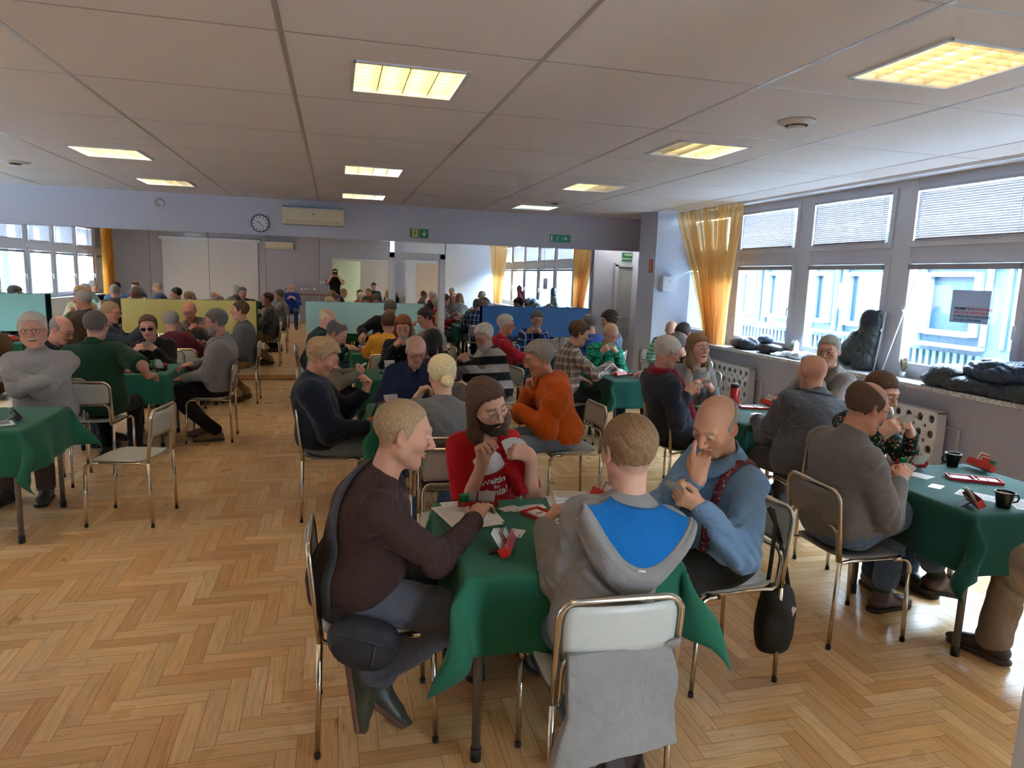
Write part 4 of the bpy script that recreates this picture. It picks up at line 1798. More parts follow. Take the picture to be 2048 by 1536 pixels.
def arrow(t, x, y, z, s, m, way):
    h = s / 2
    pts = [(-.16, 1), (.16, 1), (.16, -.1), (.62, .35), (.62, -.15), (0, -1), (-.62, -.15), (-.62, .35), (-.16, -.1)]
    if way == 'right':
        pts = [(-b, a) for a, b in pts]
    mb = MB()
    mb.poly([(x + a * h, y, z + b * h) for a, b in pts], .002, (0, 1, 0))
    mb.build('arrow', m, t)

wall_bits()

# ------------------------------------------------------------------ windows
PVC = mat('window_pvc', '#c9c9d2', .4)
GL, _nt2, _b2 = new_mat('window_glass')
for _n in list(_nt2.nodes):
    _nt2.nodes.remove(_n)
_o = _nt2.nodes.new('ShaderNodeOutputMaterial')
_mx = _nt2.nodes.new('ShaderNodeMixShader')
_mx.inputs[0].default_value = .06
_tr = _nt2.nodes.new('ShaderNodeBsdfTransparent')
_tr.inputs[0].default_value = (.93, .97, .98, 1)
_gl = _nt2.nodes.new('ShaderNodeBsdfGlossy')
_gl.inputs['Roughness'].default_value = .02
_nt2.links.new(_tr.outputs[0], _mx.inputs[1])
_nt2.links.new(_gl.outputs[0], _mx.inputs[2])
_nt2.links.new(_mx.outputs[0], _o.inputs[0])
BLIND = mat('blind_slat', '#b9b7bd', .45, .1)
BLIND_EDGE = mat('blind_rail', '#aaa7ad', .4, .2)

def window(i, side, yc, w_=1.22):
    """one bay: fixed frame, top light with closed blind, lower sash with raised blind"""
    X = XR if side > 0 else XL
    s = side
    o = MB()
    zt, z1, z0, zb = HC - .035, 2.20, 2.00, .98
    hw = w_ / 2
    def fr(mb, y0, y1, a, b, t, x, d):
        mb.box((x, y0 + t / 2, (a + b) / 2), (d, t, b - a))
        mb.box((x, y1 - t / 2, (a + b) / 2), (d, t, b - a))
        mb.box((x, (y0 + y1) / 2, b - t / 2), (d, y1 - y0 - 2 * t, t))
        mb.box((x, (y0 + y1) / 2, a + t / 2), (d, y1 - y0 - 2 * t, t))
    o.box((X + s * .03, yc, HC - .03), (.094, 1.23, .10))
    o.box((X + s * .03, yc, (z0 + z1) / 2), (.09, 1.23, .11))
    o.box((X + s * .03, yc, zb - .06), (.094, 1.23, .14))
    o.box((X + s * .03, yc - .68, (zb - .13 + HC) / 2), (.10, .13, HC - zb + .13))
    o.box((X + s * .03, yc + .68, (zb - .13 + HC) / 2), (.10, .13, HC - zb + .13))
    wn = structure('window_%d' % i, o, PVC)
    mb = MB()
    fr(mb, yc - hw - .03, yc + hw + .03, z1 - .05, zt - .03, .055, X - s * .02, .05)
    mb.build('top_sash', PVC, wn)
    mb = MB()
    fr(mb, yc - hw - .03, yc + hw + .03, zb - .02, z0 + .05, .065, X - s * .02, .06)
    mb.build('lower_sash', PVC, wn)
    mb = MB()
    mb.box((X + s * .01, yc, (z1 + zt) / 2), (.006, w_, zt - z1 - .02))
    mb.box((X + s * .01, yc, (z0 + zb) / 2), (.006, w_, z0 - zb))
    mb.build('pane', GL, wn)
    mb = MB()
    zz = z1 + .02
    while zz < zt - .10:
        R = Matrix.Rotation(s * math.radians(52), 3, 'Y')
        mb.box((X - s * .048, yc, zz), (.024, w_ - .10, .0012), R)
        zz += .0215
    bl = mb.build('blind', BLIND, wn)
    mb = MB()
    mb.box((X - s * .048, yc, zt - .075), (.028, w_ - .08, .025))
    mb.box((X - s * .048, yc, z1 + .008), (.024, w_ - .10, .014))
    mb.build('blind_rail', BLIND_EDGE, bl)
    mb = MB()
    for q in (-.42, .42):
        mb.tube([(X - s * .064, yc + q * w_, z1 + .01), (X - s * .064, yc + q * w_, zt - .08)], .002, 5)
    mb.build('blind_cord', mat('cord_white', '#e4e6ea', .5), bl)
    mb = MB()
    mb.box((X - s * .055, yc, z0 - .045), (.030, w_ - .06, .05))
    mb.build('raised_blind', mat('blind_stack', '#8e8a90', .5), wn)
    if i == 1:  # extra slats behind the curtain, added to cut the daylight on the pier
        mb = MB()
        zz = zb + .06
        while zz < z0 - .08:
            mb.box((X - s * .060, yc, zz), (.024, w_ - .10, .0012), Matrix.Rotation(s * math.radians(48), 3, 'Y'))
            zz += .0215
        mb.build('added_shade_blind', BLIND, wn)
    mb = MB()
    yy = yc - hw + .01
    mb.tube([(X - s * .055, yy, 1.46), (X - s * .085, yy, 1.46), (X - s * .085, yy, 1.35)], .009, 8)
    mb.box((X - s * .055, yy, 1.45), (.012, .028, .07))
    mb.build('window_handle', WHITE, wn)

for k in range(8):
    window(k + 1, 1, 8.06 + 1.49 * (1 - k) + 0.01)
for k in range(8):
    window(k + 9, -1, 10.55 - 1.49 * k)
mb = MB()
mb.box((XL - .02, YB - .3, 1.8), (.12, .5, 2.0))
structure('trim_5', mb, WALL_B)

def sill():
    mb = MB()
    mb.box((5.335, 4.85, .862), (.39, 11.60, .040), bevel=.006)
    m, nt, b = new_mat('sill_stone')
    tc = N(nt, 'ShaderNodeTexCoord')
    nz = N(nt, 'ShaderNodeTexNoise')
    nz.inputs['Scale'].default_value = 55
    nz.inputs['Detail'].default_value = 6
    rp = N(nt, 'ShaderNodeValToRGB')
    rp.color_ramp.elements[0].position = .35
    rp.color_ramp.elements[0].color = srgb('#8d8a8c')
    rp.color_ramp.elements[1].position = .6
    rp.color_ramp.elements[1].color = srgb('#cfcccb')
    nt.links.new(tc.outputs['Object'], nz.inputs['Vector'])
    nt.links.new(nz.outputs[0], rp.inputs[0])
    nt.links.new(rp.outputs[0], b.inputs['Base Color'])
    b.inputs['Roughness'].default_value = .35
    structure('trim_6', mb, m)
    mb = MB()
    mb.box((XL + .12, 5.4, .895), (.28, 12.0, .035))
    structure('trim_7', mb, m)

sill()

def radiator(y0, y1, lab):
    t = thing('radiator_cover', lab, 'radiator cover', (5.20, (y0 + y1) / 2, .12))
    w_ = y1 - y0
    n = int(w_ / .125)
    p = w_ / n
    rows = 4
    r = .026
    vs, fs = [], []
    # perforated plate: each cell a square with a stadium hole
    mb = MB()
    zh = .55 / rows
    for i in range(n):
        for j in range(rows):
            cy = -w_ / 2 + (i + .5) * p
            cz = (j + .5) * zh
            k = 16
            for x in (0, .012):
                outer, inner = [], []
                for q in range(k):
                    a = 2 * PI * (q + .5) / k
                    ca_, sa_ = math.cos(a), math.sin(a)
                    m_ = max(abs(ca_), abs(sa_))
                    outer.append((x - .07, cy + ca_ / m_ * p / 2, cz + sa_ / m_ * zh / 2))
                    inner.append((x - .07, cy + ca_ * .033, cz + sa_ * .037))
                o = len(mb.v)
                mb.v += outer + inner
                for q in range(k):
                    q2 = (q + 1) % k
                    mb.f.append((o + q, o + q2, o + k + q2, o + k + q))
                    mb.mi.append(0)
                    mb.sm.append(False)
    mb.build('perforated_panel', mat('cover_white', '#d0ccd0', .5), t)
    mb = MB()
    mb.box((-.02, -w_ / 2 + .008, .275), (.09, .016, .55))
    mb.box((-.02, w_ / 2 - .008, .275), (.09, .016, .55))
    mb.box((-.02, 0, .545), (.09, w_, .016))
    mb.build('side_panel', mat('cover_white', '#d0ccd0', .5), t)
    mb = MB()
    for i in range(int(w_ / .05)):
        mb.box((.03, -w_ / 2 + .03 + i * .05, .25), (.03, .038, .44), bevel=.006)
    mb.build('radiator', mat('radiator_paint', '#b9b4b0', .4), t)
    mb = MB()
    mb.tube([(.03, -w_ / 2 - .005, .42), (.03, -w_ / 2 - .14, .42), (.03, -w_ / 2 - .14, -.12)], .011, 8)
    mb.build('pipe', mat('radiator_paint', '#b9b4b0', .4), t)

radiator(4.83, 5.72, 'white perforated radiator cover behind the woman in the floral blouse')
radiator(7.72, 9.0, 'white perforated radiator cover under the sill behind the woman with the long scarf')

def curtain(name, lab, X, ya, yb, yta, ytb, seed, sgn=1, col='#d9ab62', zb=.90):
    """sheer curtain: top edge from ya to yb at the ceiling, gathered to yta..ytb at the sill"""
    rnd = random.Random(seed)
    nu, nv = 220, 60
    v = []
    for j in range(nv + 1):
        tt = j / nv
        z = HC - .03 + (zb - HC + .03) * tt
        k = 1 - (1 - tt) ** 2.2 if False else tt ** 1.35
        for i in range(nu + 1):
            s = i / nu
            y_top = ya + (yb - ya) * s
            y_bot = yta + (ytb - yta) * s
            y = y_top + (y_bot - y_top) * (k + .18 * math.sin(PI * tt))
            amp = .022 + .035 * tt
            ph = s * 2 * PI * 15 + 1.3 * math.sin(s * 9 + seed)
            x = X - sgn * (.03 + amp * math.sin(ph) + .02 * math.sin(s * 2 * PI * 4 + 1) + .012 * math.sin(s * 2 * PI * 33 + tt * 3))
            zz = z + (.02 * abs(math.sin(s * PI * 9)) if j == 0 else 0)
            v.append((x, y, zz))
    f = []
    for j in range(nv):
        for i in range(nu):
            a = j * (nu + 1) + i
            f.append((a, a + 1, a + nu + 2, a + nu + 1))
    m = MATS.get('sheer_' + col[1:])
    if m is None:
        m, nt, b = new_mat('sheer_' + col[1:])
        nt.nodes.remove(b)
        out = nt.nodes['Material Output']
        df = N(nt, 'ShaderNodeBsdfDiffuse')
        df.inputs[0].default_value = srgb(col)
        tl = N(nt, 'ShaderNodeBsdfTranslucent')
        tl.inputs[0].default_value = srgb(col)
        tp = N(nt, 'ShaderNodeBsdfTransparent')
        tp.inputs[0].default_value = srgb('#ffe2ac')
        m1 = N(nt, 'ShaderNodeMixShader')
        m1.inputs[0].default_value = .5
        m2 = N(nt, 'ShaderNodeMixShader')
        lw = N(nt, 'ShaderNodeLayerWeight')
        lw.inputs[0].default_value = .35
        mr = N(nt, 'ShaderNodeMapRange')
        mr.inputs[3].default_value = .40
        mr.inputs[4].default_value = .98
        nt.links.new(lw.outputs['Facing'], mr.inputs[0])
        nt.links.new(mr.outputs[0], m2.inputs[0])
        nt.links.new(df.outputs[0], m1.inputs[1])
        nt.links.new(tl.outputs[0], m1.inputs[2])
        nt.links.new(tp.outputs[0], m2.inputs[1])
        nt.links.new(m1.outputs[0], m2.inputs[2])
        nt.links.new(m2.outputs[0], out.inputs[0])
        MATS['sheer_' + col[1:]] = m
    t = thing(name, lab, 'curtain', (X, (ya + yb) / 2, 0))
    t_l = np.array(v) - np.array([X, (ya + yb) / 2, 0])
    link('drape', np_mesh('drape', t_l, np.array(f)), m, t)
    t2 = MB()
    t2.tube([(0, (ya - yb) / 2, HC - .012), (0, (yb - ya) / 2, HC - .012)], .006, 6)
    t2.build('rail', ALU, t)

curtain('curtain', 'sheer golden curtain gathered over the sill beside the column', 5.14, 9.86, 8.12, 8.75, 8.42, 1, col='#ecc992')
curtain('curtain', 'pale golden curtain at the near end of the right windows, seen in the mirror', 5.14, 2.2, -.45, 1.35, .55, 2, col='#f0d6a4')
curtain('curtain', 'golden curtain at the near end of the left windows, seen in the mirror', XL + .34, 1.35, .35, 1.15, .45, 3, sgn=-1, col='#cf9f4f')

# ------------------------------------------------------------------ outside
def outside():
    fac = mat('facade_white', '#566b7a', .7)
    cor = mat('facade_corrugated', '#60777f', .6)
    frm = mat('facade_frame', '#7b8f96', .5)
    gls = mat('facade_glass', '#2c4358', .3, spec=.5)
    XF = 8.6
    t = thing('neighbouring_building', 'white clad building wing with framed windows outside the right windows', 'building', (XF, 5, 0))
    mb = MB()
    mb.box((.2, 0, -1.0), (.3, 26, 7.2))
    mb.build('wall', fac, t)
    def flutes(y0, y1, z0, z1, nm='corrugation'):
        mb = MB()
        y = y0
        while y < y1:
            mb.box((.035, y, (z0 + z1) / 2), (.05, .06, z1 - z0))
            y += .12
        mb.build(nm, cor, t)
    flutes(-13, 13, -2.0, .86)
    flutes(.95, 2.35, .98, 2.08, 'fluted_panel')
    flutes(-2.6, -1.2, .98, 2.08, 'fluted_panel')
    for (a_, b_) in ((7.63, 8.57), (9.28, 10.23), (10.58, 11.11), (11.58, 12.52), (12.9, 13.56), (14.2, 15.1), (4.6, 5.6), (2.9, 3.6), (.9, 1.9), (-.9, .1)):
        yc, w_ = (a_ + b_) / 2 - 5, b_ - a_ - .10
        mb = MB()
        for s in (-1, 1):
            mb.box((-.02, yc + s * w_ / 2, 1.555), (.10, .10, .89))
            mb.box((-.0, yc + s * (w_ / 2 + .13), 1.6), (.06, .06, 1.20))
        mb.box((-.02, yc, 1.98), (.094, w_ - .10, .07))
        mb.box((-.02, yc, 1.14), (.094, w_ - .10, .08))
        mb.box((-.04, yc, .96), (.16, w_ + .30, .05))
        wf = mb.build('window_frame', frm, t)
        mb = MB()
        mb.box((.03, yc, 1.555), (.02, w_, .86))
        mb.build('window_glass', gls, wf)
    mb = MB()
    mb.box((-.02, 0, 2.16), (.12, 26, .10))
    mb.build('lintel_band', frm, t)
    # eaves, kept low so that the sky lights the room
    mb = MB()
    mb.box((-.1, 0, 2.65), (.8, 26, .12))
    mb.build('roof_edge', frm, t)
    # brick house and white posts outside the left windows
    t = thing('brick_house', 'red brick building outside the left windows, seen in the mirror', 'building', (-14, 6, -1))
    m, nt, b = new_mat('brick')
    tc = N(nt, 'ShaderNodeTexCoord')
    mp = N(nt, 'ShaderNodeMapping')
    mp.inputs['Rotation'].default_value = (0, PI / 2, PI / 2)
    br = N(nt, 'ShaderNodeTexBrick')
    br.inputs['Color1'].default_value = srgb('#86594a')
    br.inputs['Color2'].default_value = srgb('#754a3e')
    br.inputs['Mortar'].default_value = srgb('#94867c')
    br.inputs['Scale'].default_value = 4
    nt.links.new(tc.outputs['Object'], mp.inputs[0])
    nt.links.new(mp.outputs[0], br.inputs['Vector'])
    nt.links.new(br.outputs[0], b.inputs['Base Color'])
    b.inputs['Roughness'].default_value = .9
    mb = MB()
    mb.box((0, 0, 2.0), (.4, 26, 6.6))
    mb.build('wall', m, t)
    for k in range(7):
        mb = MB()
        mb.box((.22, -9 + k * 3, 2.9), (.06, 1.1, 1.5))
        mb.build('window', gls, t)
    for k in range(9):
        mb = MB()
        mb.box((0, 0, 2.0), (.28, .34, 4.2))
        o = mb.build('white_post', frm)
        o.location = (-7.6, -.4 + 1.49 * k, -1)
        tag(o, 'white outdoor post outside the left windows, seen in the mirror', 'post', 'white posts outside the left windows')
    mb = MB()
    mb.box((0, 5, -1.15), (60, 60, .2))
    structure('ground', mb, mat('yard_paving', '#a9adb0', .9))

outside()
# ------------------------------------------------------------------ chairs and tables
LAM = mat('seat_laminate', '#bdbdb4', .38, bump=.06, bscale=260, var=.05, vscale=40)
LAMD = mat('seat_laminate_dark', '#7d7873', .42, bump=.06, bscale=260, var=.05, vscale=40)
BROWNL = mat('seat_laminate_brown', '#54493f', .45, var=.06, vscale=30)
TUBE = mat('chair_tube', '#c9c0b0', .22, 1.0)
RUB = mat('black_rubber', '#1b1919', .6)

def make_chair(lam, key):
    """facing +y, origin on the floor under the seat centre"""
    t = thing('metal_chair', 'x', 'chair', (0, 0, -50))
    r = .0105
    hw, yb, yf = .195, -.20, .20
    for s in (-1, 1):
        mb = MB()
        mb.tube([(s * hw, yf + .012, .012), (s * hw, yf, .36)], r, 10)
        mb.tube([(s * hw, yf, .36)] + arc((s * hw, yf - .05, .385), .05, 0, PI / 2, 6, (0, 1, 0), (0, 0, 1)) + [(s * hw, yf - .09, .435)], r, 10)
        l = mb.build('leg', TUBE, t)
        mb = MB()
        mb.tube([(s * hw, yf + .012, 0), (s * hw, yf + .012, .02)], r * 1.15, 10)
        mb.build('foot_cap', RUB, l)
        mb = MB()
        mb.tube([(s * hw, yb - .012, .012), (s * hw, yb, .44)], r, 10)
        l = mb.build('leg', TUBE, t)
        mb = MB()
        mb.tube([(s * hw, yb - .012, 0), (s * hw, yb - .012, .02)], r * 1.15, 10)
        mb.build('foot_cap', RUB, l)
    mb = MB()
    top, R_ = .785, .055
    yt = yb - .035
    def P(x, z):
        return (x, yb + (yt - yb) * max(0, (z - .44)) / (top - .44), z)
    pts = [P(-hw, .44), P(-hw, .6), P(-hw, top - R_)]
    for i in range(1, 7):
        a = PI - PI / 2 * i / 6
        pts.append(P(-hw + R_ + R_ * math.cos(a), top - R_ + R_ * math.sin(a)))
    for i in range(0, 6):
        a = PI / 2 - PI / 2 * i / 6
        pts.append(P(hw - R_ + R_ * math.cos(a), top - R_ + R_ * math.sin(a)))
    pts += [P(hw, top - R_), P(hw, .6), P(hw, .44)]
    k = len(pts) // 2
    mb.tube(pts, r, 10)
    mb.build('back_frame', TUBE, t)
    mb = MB()
    h2 = hw - .022
    z2 = .60
    def Q(x, z):
        y = yb + (yt - yb) * max(0, (z - .44)) / (top - .44) + .006
        return (x, y, z)
    pts = [(-h2, yf - .04, .437), (-h2, -.12, .432)] + [(-h2, yb + .03, .425), (-h2, yb + .008, .435), Q(-h2, .46)] + [Q(-h2, z2 - .05)]
    for i in range(1, 6):
        a = PI - PI / 2 * i / 6
        pts.append(Q(-h2 + .05 + .05 * math.cos(a), z2 - .05 + .05 * math.sin(a)))
    pts2 = [(-p[0], p[1], p[2]) for p in pts[::-1]]
    mb.tube(pts + pts2, .0095, 10)
    mb.tube([(-h2, yf - .02, .425), (h2, yf - .02, .425)], .0085, 8)
    mb.build('seat_frame', TUBE, t)
    # seat: slightly dished board
    def board(nm, fn, nu, nv, th):
        v, f = [], []
        for side in (0, 1):
            for j in range(nv + 1):
                for i in range(nu + 1):
                    v.append(fn(i / nu, j / nv, side * th))
        m = (nu + 1) * (nv + 1)
        for j in range(nv):
            for i in range(nu):
                a = j * (nu + 1) + i
                f.append((a, a + nu + 1, a + nu + 2, a + 1))
                f.append((m + a, m + a + 1, m + a + nu + 2, m + a + nu + 1))
        rim = [i for i in range(nu + 1)] + [j * (nu + 1) + nu for j in range(1, nv + 1)] + [nv * (nu + 1) + i for i in range(nu - 1, -1, -1)] + [j * (nu + 1) for j in range(nv - 1, 0, -1)]
        for q in range(len(rim)):
            a, b = rim[q], rim[(q + 1) % len(rim)]
            f.append((a, b, m + b, m + a))
        return link(nm, np_mesh(nm, np.array(v), np.array(f), True), lam, t)
    def seat(u, v_, d):
        x = (u - .5) * 2
        y = (v_ - .5) * 2
        e = (abs(x) ** 5 + abs(y) ** 5) ** (1 / 5) if (x or y) else 1
        m_ = max(abs(x), abs(y))
        k_ = m_ / e if e > 0 else 1
        xx, yy = x * k_ * .185, y * k_ * .195
        z = .446 - .012 * (1 - x * x) * (1 - y * y) - .022 * max(0, y - .55) ** 2 * 4 + .02 * max(0, -y - .7)
        return (xx, yy, z + d)
    board('seat', seat, 12, 12, .009)
    def back(u, v_, d):
        x = (u - .5) * 2
        z = .612 + .160 * v_
        k_ = 1 - .10 * max(0, (v_ - .7) / .3) ** 2 - .04 * max(0, (.3 - v_) / .3) ** 2
        p = P(x * .180 * k_, z)
        return (p[0], p[1] - .004 - .018 * (1 - x * x) + d, p[2])
    board('backrest', back, 12, 6, .009)
    return t

CH_PROTO = {}
CH_N = [0]

def chair(x, y, face, label, kind='light'):
    if kind not in CH_PROTO:
        p = make_chair({'light': LAM, 'dark': LAMD, 'brown': BROWNL}[kind], kind)
        remember(p)
        CH_PROTO[kind] = p
        c = p
    else:
        c = copy_tree(CH_PROTO[kind])
    c.location = (x, y, 0)
    c.rotation_euler = (0, 0, math.radians(face))
    c['label'] = label
    c['category'] = 'chair'
    c['group'] = 'steel tube chairs around the card tables'
    return c

CLOTH = {'dark': None}

def cloth_mat(nm, col):
    return mat('cloth_green_' + nm, col, .78, bump=.10, bscale=300, var=.05, vscale=5, spec=.2, sheen=.1)

def table(xc, yc, label, w_=.78, h=.715, over=.29, seed=1, rz=0, cl=None, col='#25674d', legs=True):
    t = thing('card_table', 'folding table under the ' + label, 'table', (xc, yc, 0), math.radians(rz), 'card tables under green cloths')
    a = w_ / 2
    mb = MB()
    mb.box((0, 0, h - .012), (w_ - .01, w_ - .01, .022), bevel=.004)
    mb.build('tabletop', mat('table_board', '#9a8468', .6), t)
    for sx in (-1, 1):
        for sy in (-1, 1):
            mb = MB()
            mb.tube([(sx * (a - .05), sy * (a - .05), .03), (sx * (a - .05), sy * (a - .05), h - .02)], .0165, 12)
            l = mb.build('leg', mat('table_leg_grey', '#77716c', .4, .5), t)
            mb = MB()
            mb.tube([(sx * (a - .05), sy * (a - .05), 0), (sx * (a - .05), sy * (a - .05), .05)], .0195, 12)
            mb.build('foot_cap', RUB, l)
    # cloth
    rnd = random.Random(seed)
    ph = [rnd.uniform(0, 6.28) for _ in range(6)]
    n = 84
    b = a + over
    z0 = h + .004
    gap = .006
    v = np.zeros(((n + 1) ** 2, 3))
    us = np.linspace(-b, b, n + 1)
    k = 0
    for v_ in us:
        for u_ in us:
            cu = max(-a - gap, min(a + gap, u_))
            cv = max(-a - gap, min(a + gap, v_))
            ox, oy = u_ - cu, v_ - cv
            L = math.hypot(ox, oy)
            if L < 1e-6:
                v[k] = (u_, v_, z0)
            else:
                dx, dy = ox / L, oy / L
                corner = 2 * abs(dx * dy)
                ang = math.atan2(dy, dx)
                s_ = cu * abs(dy) + cv * abs(dx)
                flare = .10 + .42 * corner + .10 * math.sin(s_ * 9 + ph[0] + (2 if dx > .5 or dy > .5 else 0)) * (1 - corner) + .07 * math.sin(s_ * 19 + ph[1]) * (1 - corner)
                flare += .15 * corner * math.cos(3 * ang + ph[2])
                flare = max(.02, flare)
                sh = L - .012 if L > .012 else 0
                out = min(L, .012) * .7 + sh * math.sin(flare * .8)
                dn = min(L, .012) * .5 + sh * math.cos(flare * .8)
                # side-to-side buckling of the corner drape
                tx, ty = -dy, dx
                buck = corner * .05 * math.sin(L * 16 + ph[3]) * min(1, L / .15)
                v[k] = (cu + dx * out + tx * buck, cv + dy * out + ty * buck, z0 - dn)
            k += 1
    f = []
    for j in range(n):
        for i in range(n):
            q = j * (n + 1) + i
            f.append((q, q + 1, q + n + 2, q + n + 1))
    me = np_mesh('tablecloth', v, np.array(f), True)
    o = link('tablecloth', me, cloth_mat(col[1:], col))
    o.location = (xc, yc, 0)
    o.rotation_euler = (0, 0, math.radians(rz))
    sol = o.modifiers.new('thick', 'SOLIDIFY')
    sol.thickness = .0025
    sol.offset = 1
    tag(o, label, 'tablecloth', 'green tablecloths')
    return o
# ------------------------------------------------------------------ tables in place
TABS = {}
def tab(key, x, y, label, **k):
    TABS[key] = (x, y)
    table(x, y, label, **k)

tab('T1', .82, 2.54, 'dark green tablecloth nearest the camera, with red card boxes', seed=3)
tab('T2', 3.21, 2.78, 'dark green tablecloth with two black cups at the right edge', seed=5, col='#195247')
tab('TS', 3.27, 4.70, 'green tablecloth with a red thermos before the bald suited man', seed=6, col='#185449')
tab('T4', 3.12, 6.82, 'green tablecloth in front of the man in the green plaid shirt', seed=8, col='#185449')
tab('T6', 2.78, 8.75, 'green tablecloth by the blue board', seed=9, col='#185449')
tab('Tc1', .64, 4.99, 'green tablecloth between the navy sweater woman and the orange hoodie man', seed=11)
tab('Tc2', .66, 6.98, 'green tablecloth behind the bald man in the navy shirt', seed=12)
tab('Tc3', .60, 9.15, 'green tablecloth in front of the pale mint board', seed=13)
tab('TL1', -2.23, 5.02, 'green tablecloth at the left edge before the man with crossed arms', seed=14)
tab('TL2', -1.95, 7.40, 'green tablecloth between the man in sunglasses and the green polo shirt', seed=15)
tab('TL3', -1.82, 9.62, 'green tablecloth close to the yellow board', seed=16)
tab('TLa', -4.75, 4.95, 'green tablecloth out of view at the left, seen in the mirror', seed=17)
tab('TLb', -4.05, 7.45, 'green tablecloth at the far left in line with the sunglasses table', seed=18)
tab('TLc', -4.15, 10.1, 'green tablecloth in the far left corner by the mirrors', seed=19)

# ------------------------------------------------------------------ helpers for hands, cards and straps
CARD_W = mat('card_face', '#d9d4cc', .35)
CARD_B = mat('card_back', '#c9c3c0', .4, var=.12, vscale=160)
CARD_R = mat('card_red', '#c2352b', .4)
CARD_K = mat('card_black', '#1d1c20', .4)
ORD = ['leftmost card', 'second card from the left', 'third card from the left', 'fourth card from the left', 'fifth card from the left', 'sixth card']

def card_mesh():
    w_, h_, r = .029, .044, .005
    pts = []
    for cx, cy, a0 in ((w_ - r, h_ - r, 0), (-w_ + r, h_ - r, PI / 2), (-w_ + r, -h_ + r, PI), (w_ - r, -h_ + r, 1.5 * PI)):
        for i in range(4):
            a = a0 + PI / 2 * i / 3
            pts.append((cx + r * math.cos(a), cy + r * math.sin(a), 0))
    mb = MB()
    mb.poly(pts, .0005)
    mb.mi[0] = 1
    me = bpy.data.meshes.new('playing_card')
    me.from_pydata(mb.v, [], mb.f)
    me.materials.append(CARD_W)
    me.materials.append(CARD_B)
    me.polygons.foreach_set('material_index', mb.mi)
    return me

CARD_ME = card_mesh()

def fan(ctx, side, who, n=5, spread=55, tiltd=0, at=None, face=None):
    """cards fanned in a hand, faces toward the holder"""
    A = ctx['arms'][side]
    root = ctx['root']
    M = Matrix.Translation(root.location) @ Matrix.Rotation(root.rotation_euler.z, 4, 'Z')
    g = np.array(at) if at is not None else A['grip'] + A['d'] * .0
    tohead = unit(ctx['H'] - g) if face is None else unit(np.array(face))
    up = np.array([0, 0, 1.0])
    up = unit(up - tohead * (up @ tohead) + 1e-6)
    rt = np.cross(up, tohead)
    for k in range(n):
        a = math.radians(-spread / 2 + spread * k / max(1, n - 1) + tiltd)
        cu = up * math.cos(a) + rt * math.sin(a)
        cr = np.cross(cu, tohead)
        c = g + cu * .030 + tohead * (.0012 * k)
        R = Matrix(((cr[0], cu[0], tohead[0], c[0]), (cr[1], cu[1], tohead[1], c[1]), (cr[2], cu[2], tohead[2], c[2]), (0, 0, 0, 1)))
        o = bpy.data.objects.new('playing_card', CARD_ME)
        COL.objects.link(o)
        o.matrix_world = M @ R
        nm = ORD[k] if k < n - 1 else 'rightmost card'
        tag(o, '%s held by %s' % (nm, who), 'playing card', 'cards in the hand of ' + who)

def march(ctx, o, d, off=.004, fn=None):
    """points on the clothes: walk from o along d until the cloth is met"""
    o = np.asarray(o, float)
    d = np.asarray(d, float)
    t = np.zeros(len(o))
    for _ in range(40):
        s = (fn or ctx['top'])((o + d * t[:, None]).astype(f32))
        t += np.clip(s - off, -.02, .06) * .8
    return o + d * t[:, None]

def strap(ctx, name, path, width, m, thick=.004, parent=None, off=.003):
    """band laid on the torso; path = [(angle from front clockwise, height 0..1 along the spine)]"""
    P, Nk, u, rt, fw = ctx['P'], ctx['Nk'], ctx['u'], ctx['rt'], ctx['fw']
    pts = []
    n = 40
    path = np.array(path, float)
    ts = np.linspace(0, len(path) - 1, n)
    A = np.interp(ts, range(len(path)), path[:, 0])
    Hh = np.interp(ts, range(len(path)), path[:, 1])
    ax = P + (Nk - P) * Hh[:, None]
    ar = np.radians(A)
    dr = fw * np.cos(ar)[:, None] + rt * np.sin(ar)[:, None]
    pos = march(ctx, ax + dr * .42, -dr, off, ctx['torso'])
    tang = np.gradient(pos, axis=0)
    tang /= np.linalg.norm(tang, axis=1)[:, None] + 1e-9
    side = np.cross(tang, dr)
    side /= np.linalg.norm(side, axis=1)[:, None] + 1e-9
    v, f = [], []
    for i in range(n):
        for (s, o) in ((-1, 0), (1, 0), (1, 1), (-1, 1)):
            v.append(pos[i] + side[i] * s * width / 2 + dr[i] * (o * thick))
    for i in range(n - 1):
        for j in range(4):
            a, b = i * 4 + j, i * 4 + (j + 1) % 4
            f.append((a, b, b + 4, a + 4))
    return link(name, np_mesh(name, np.array(v), np.array(f), True), m, parent or ctx['root'])

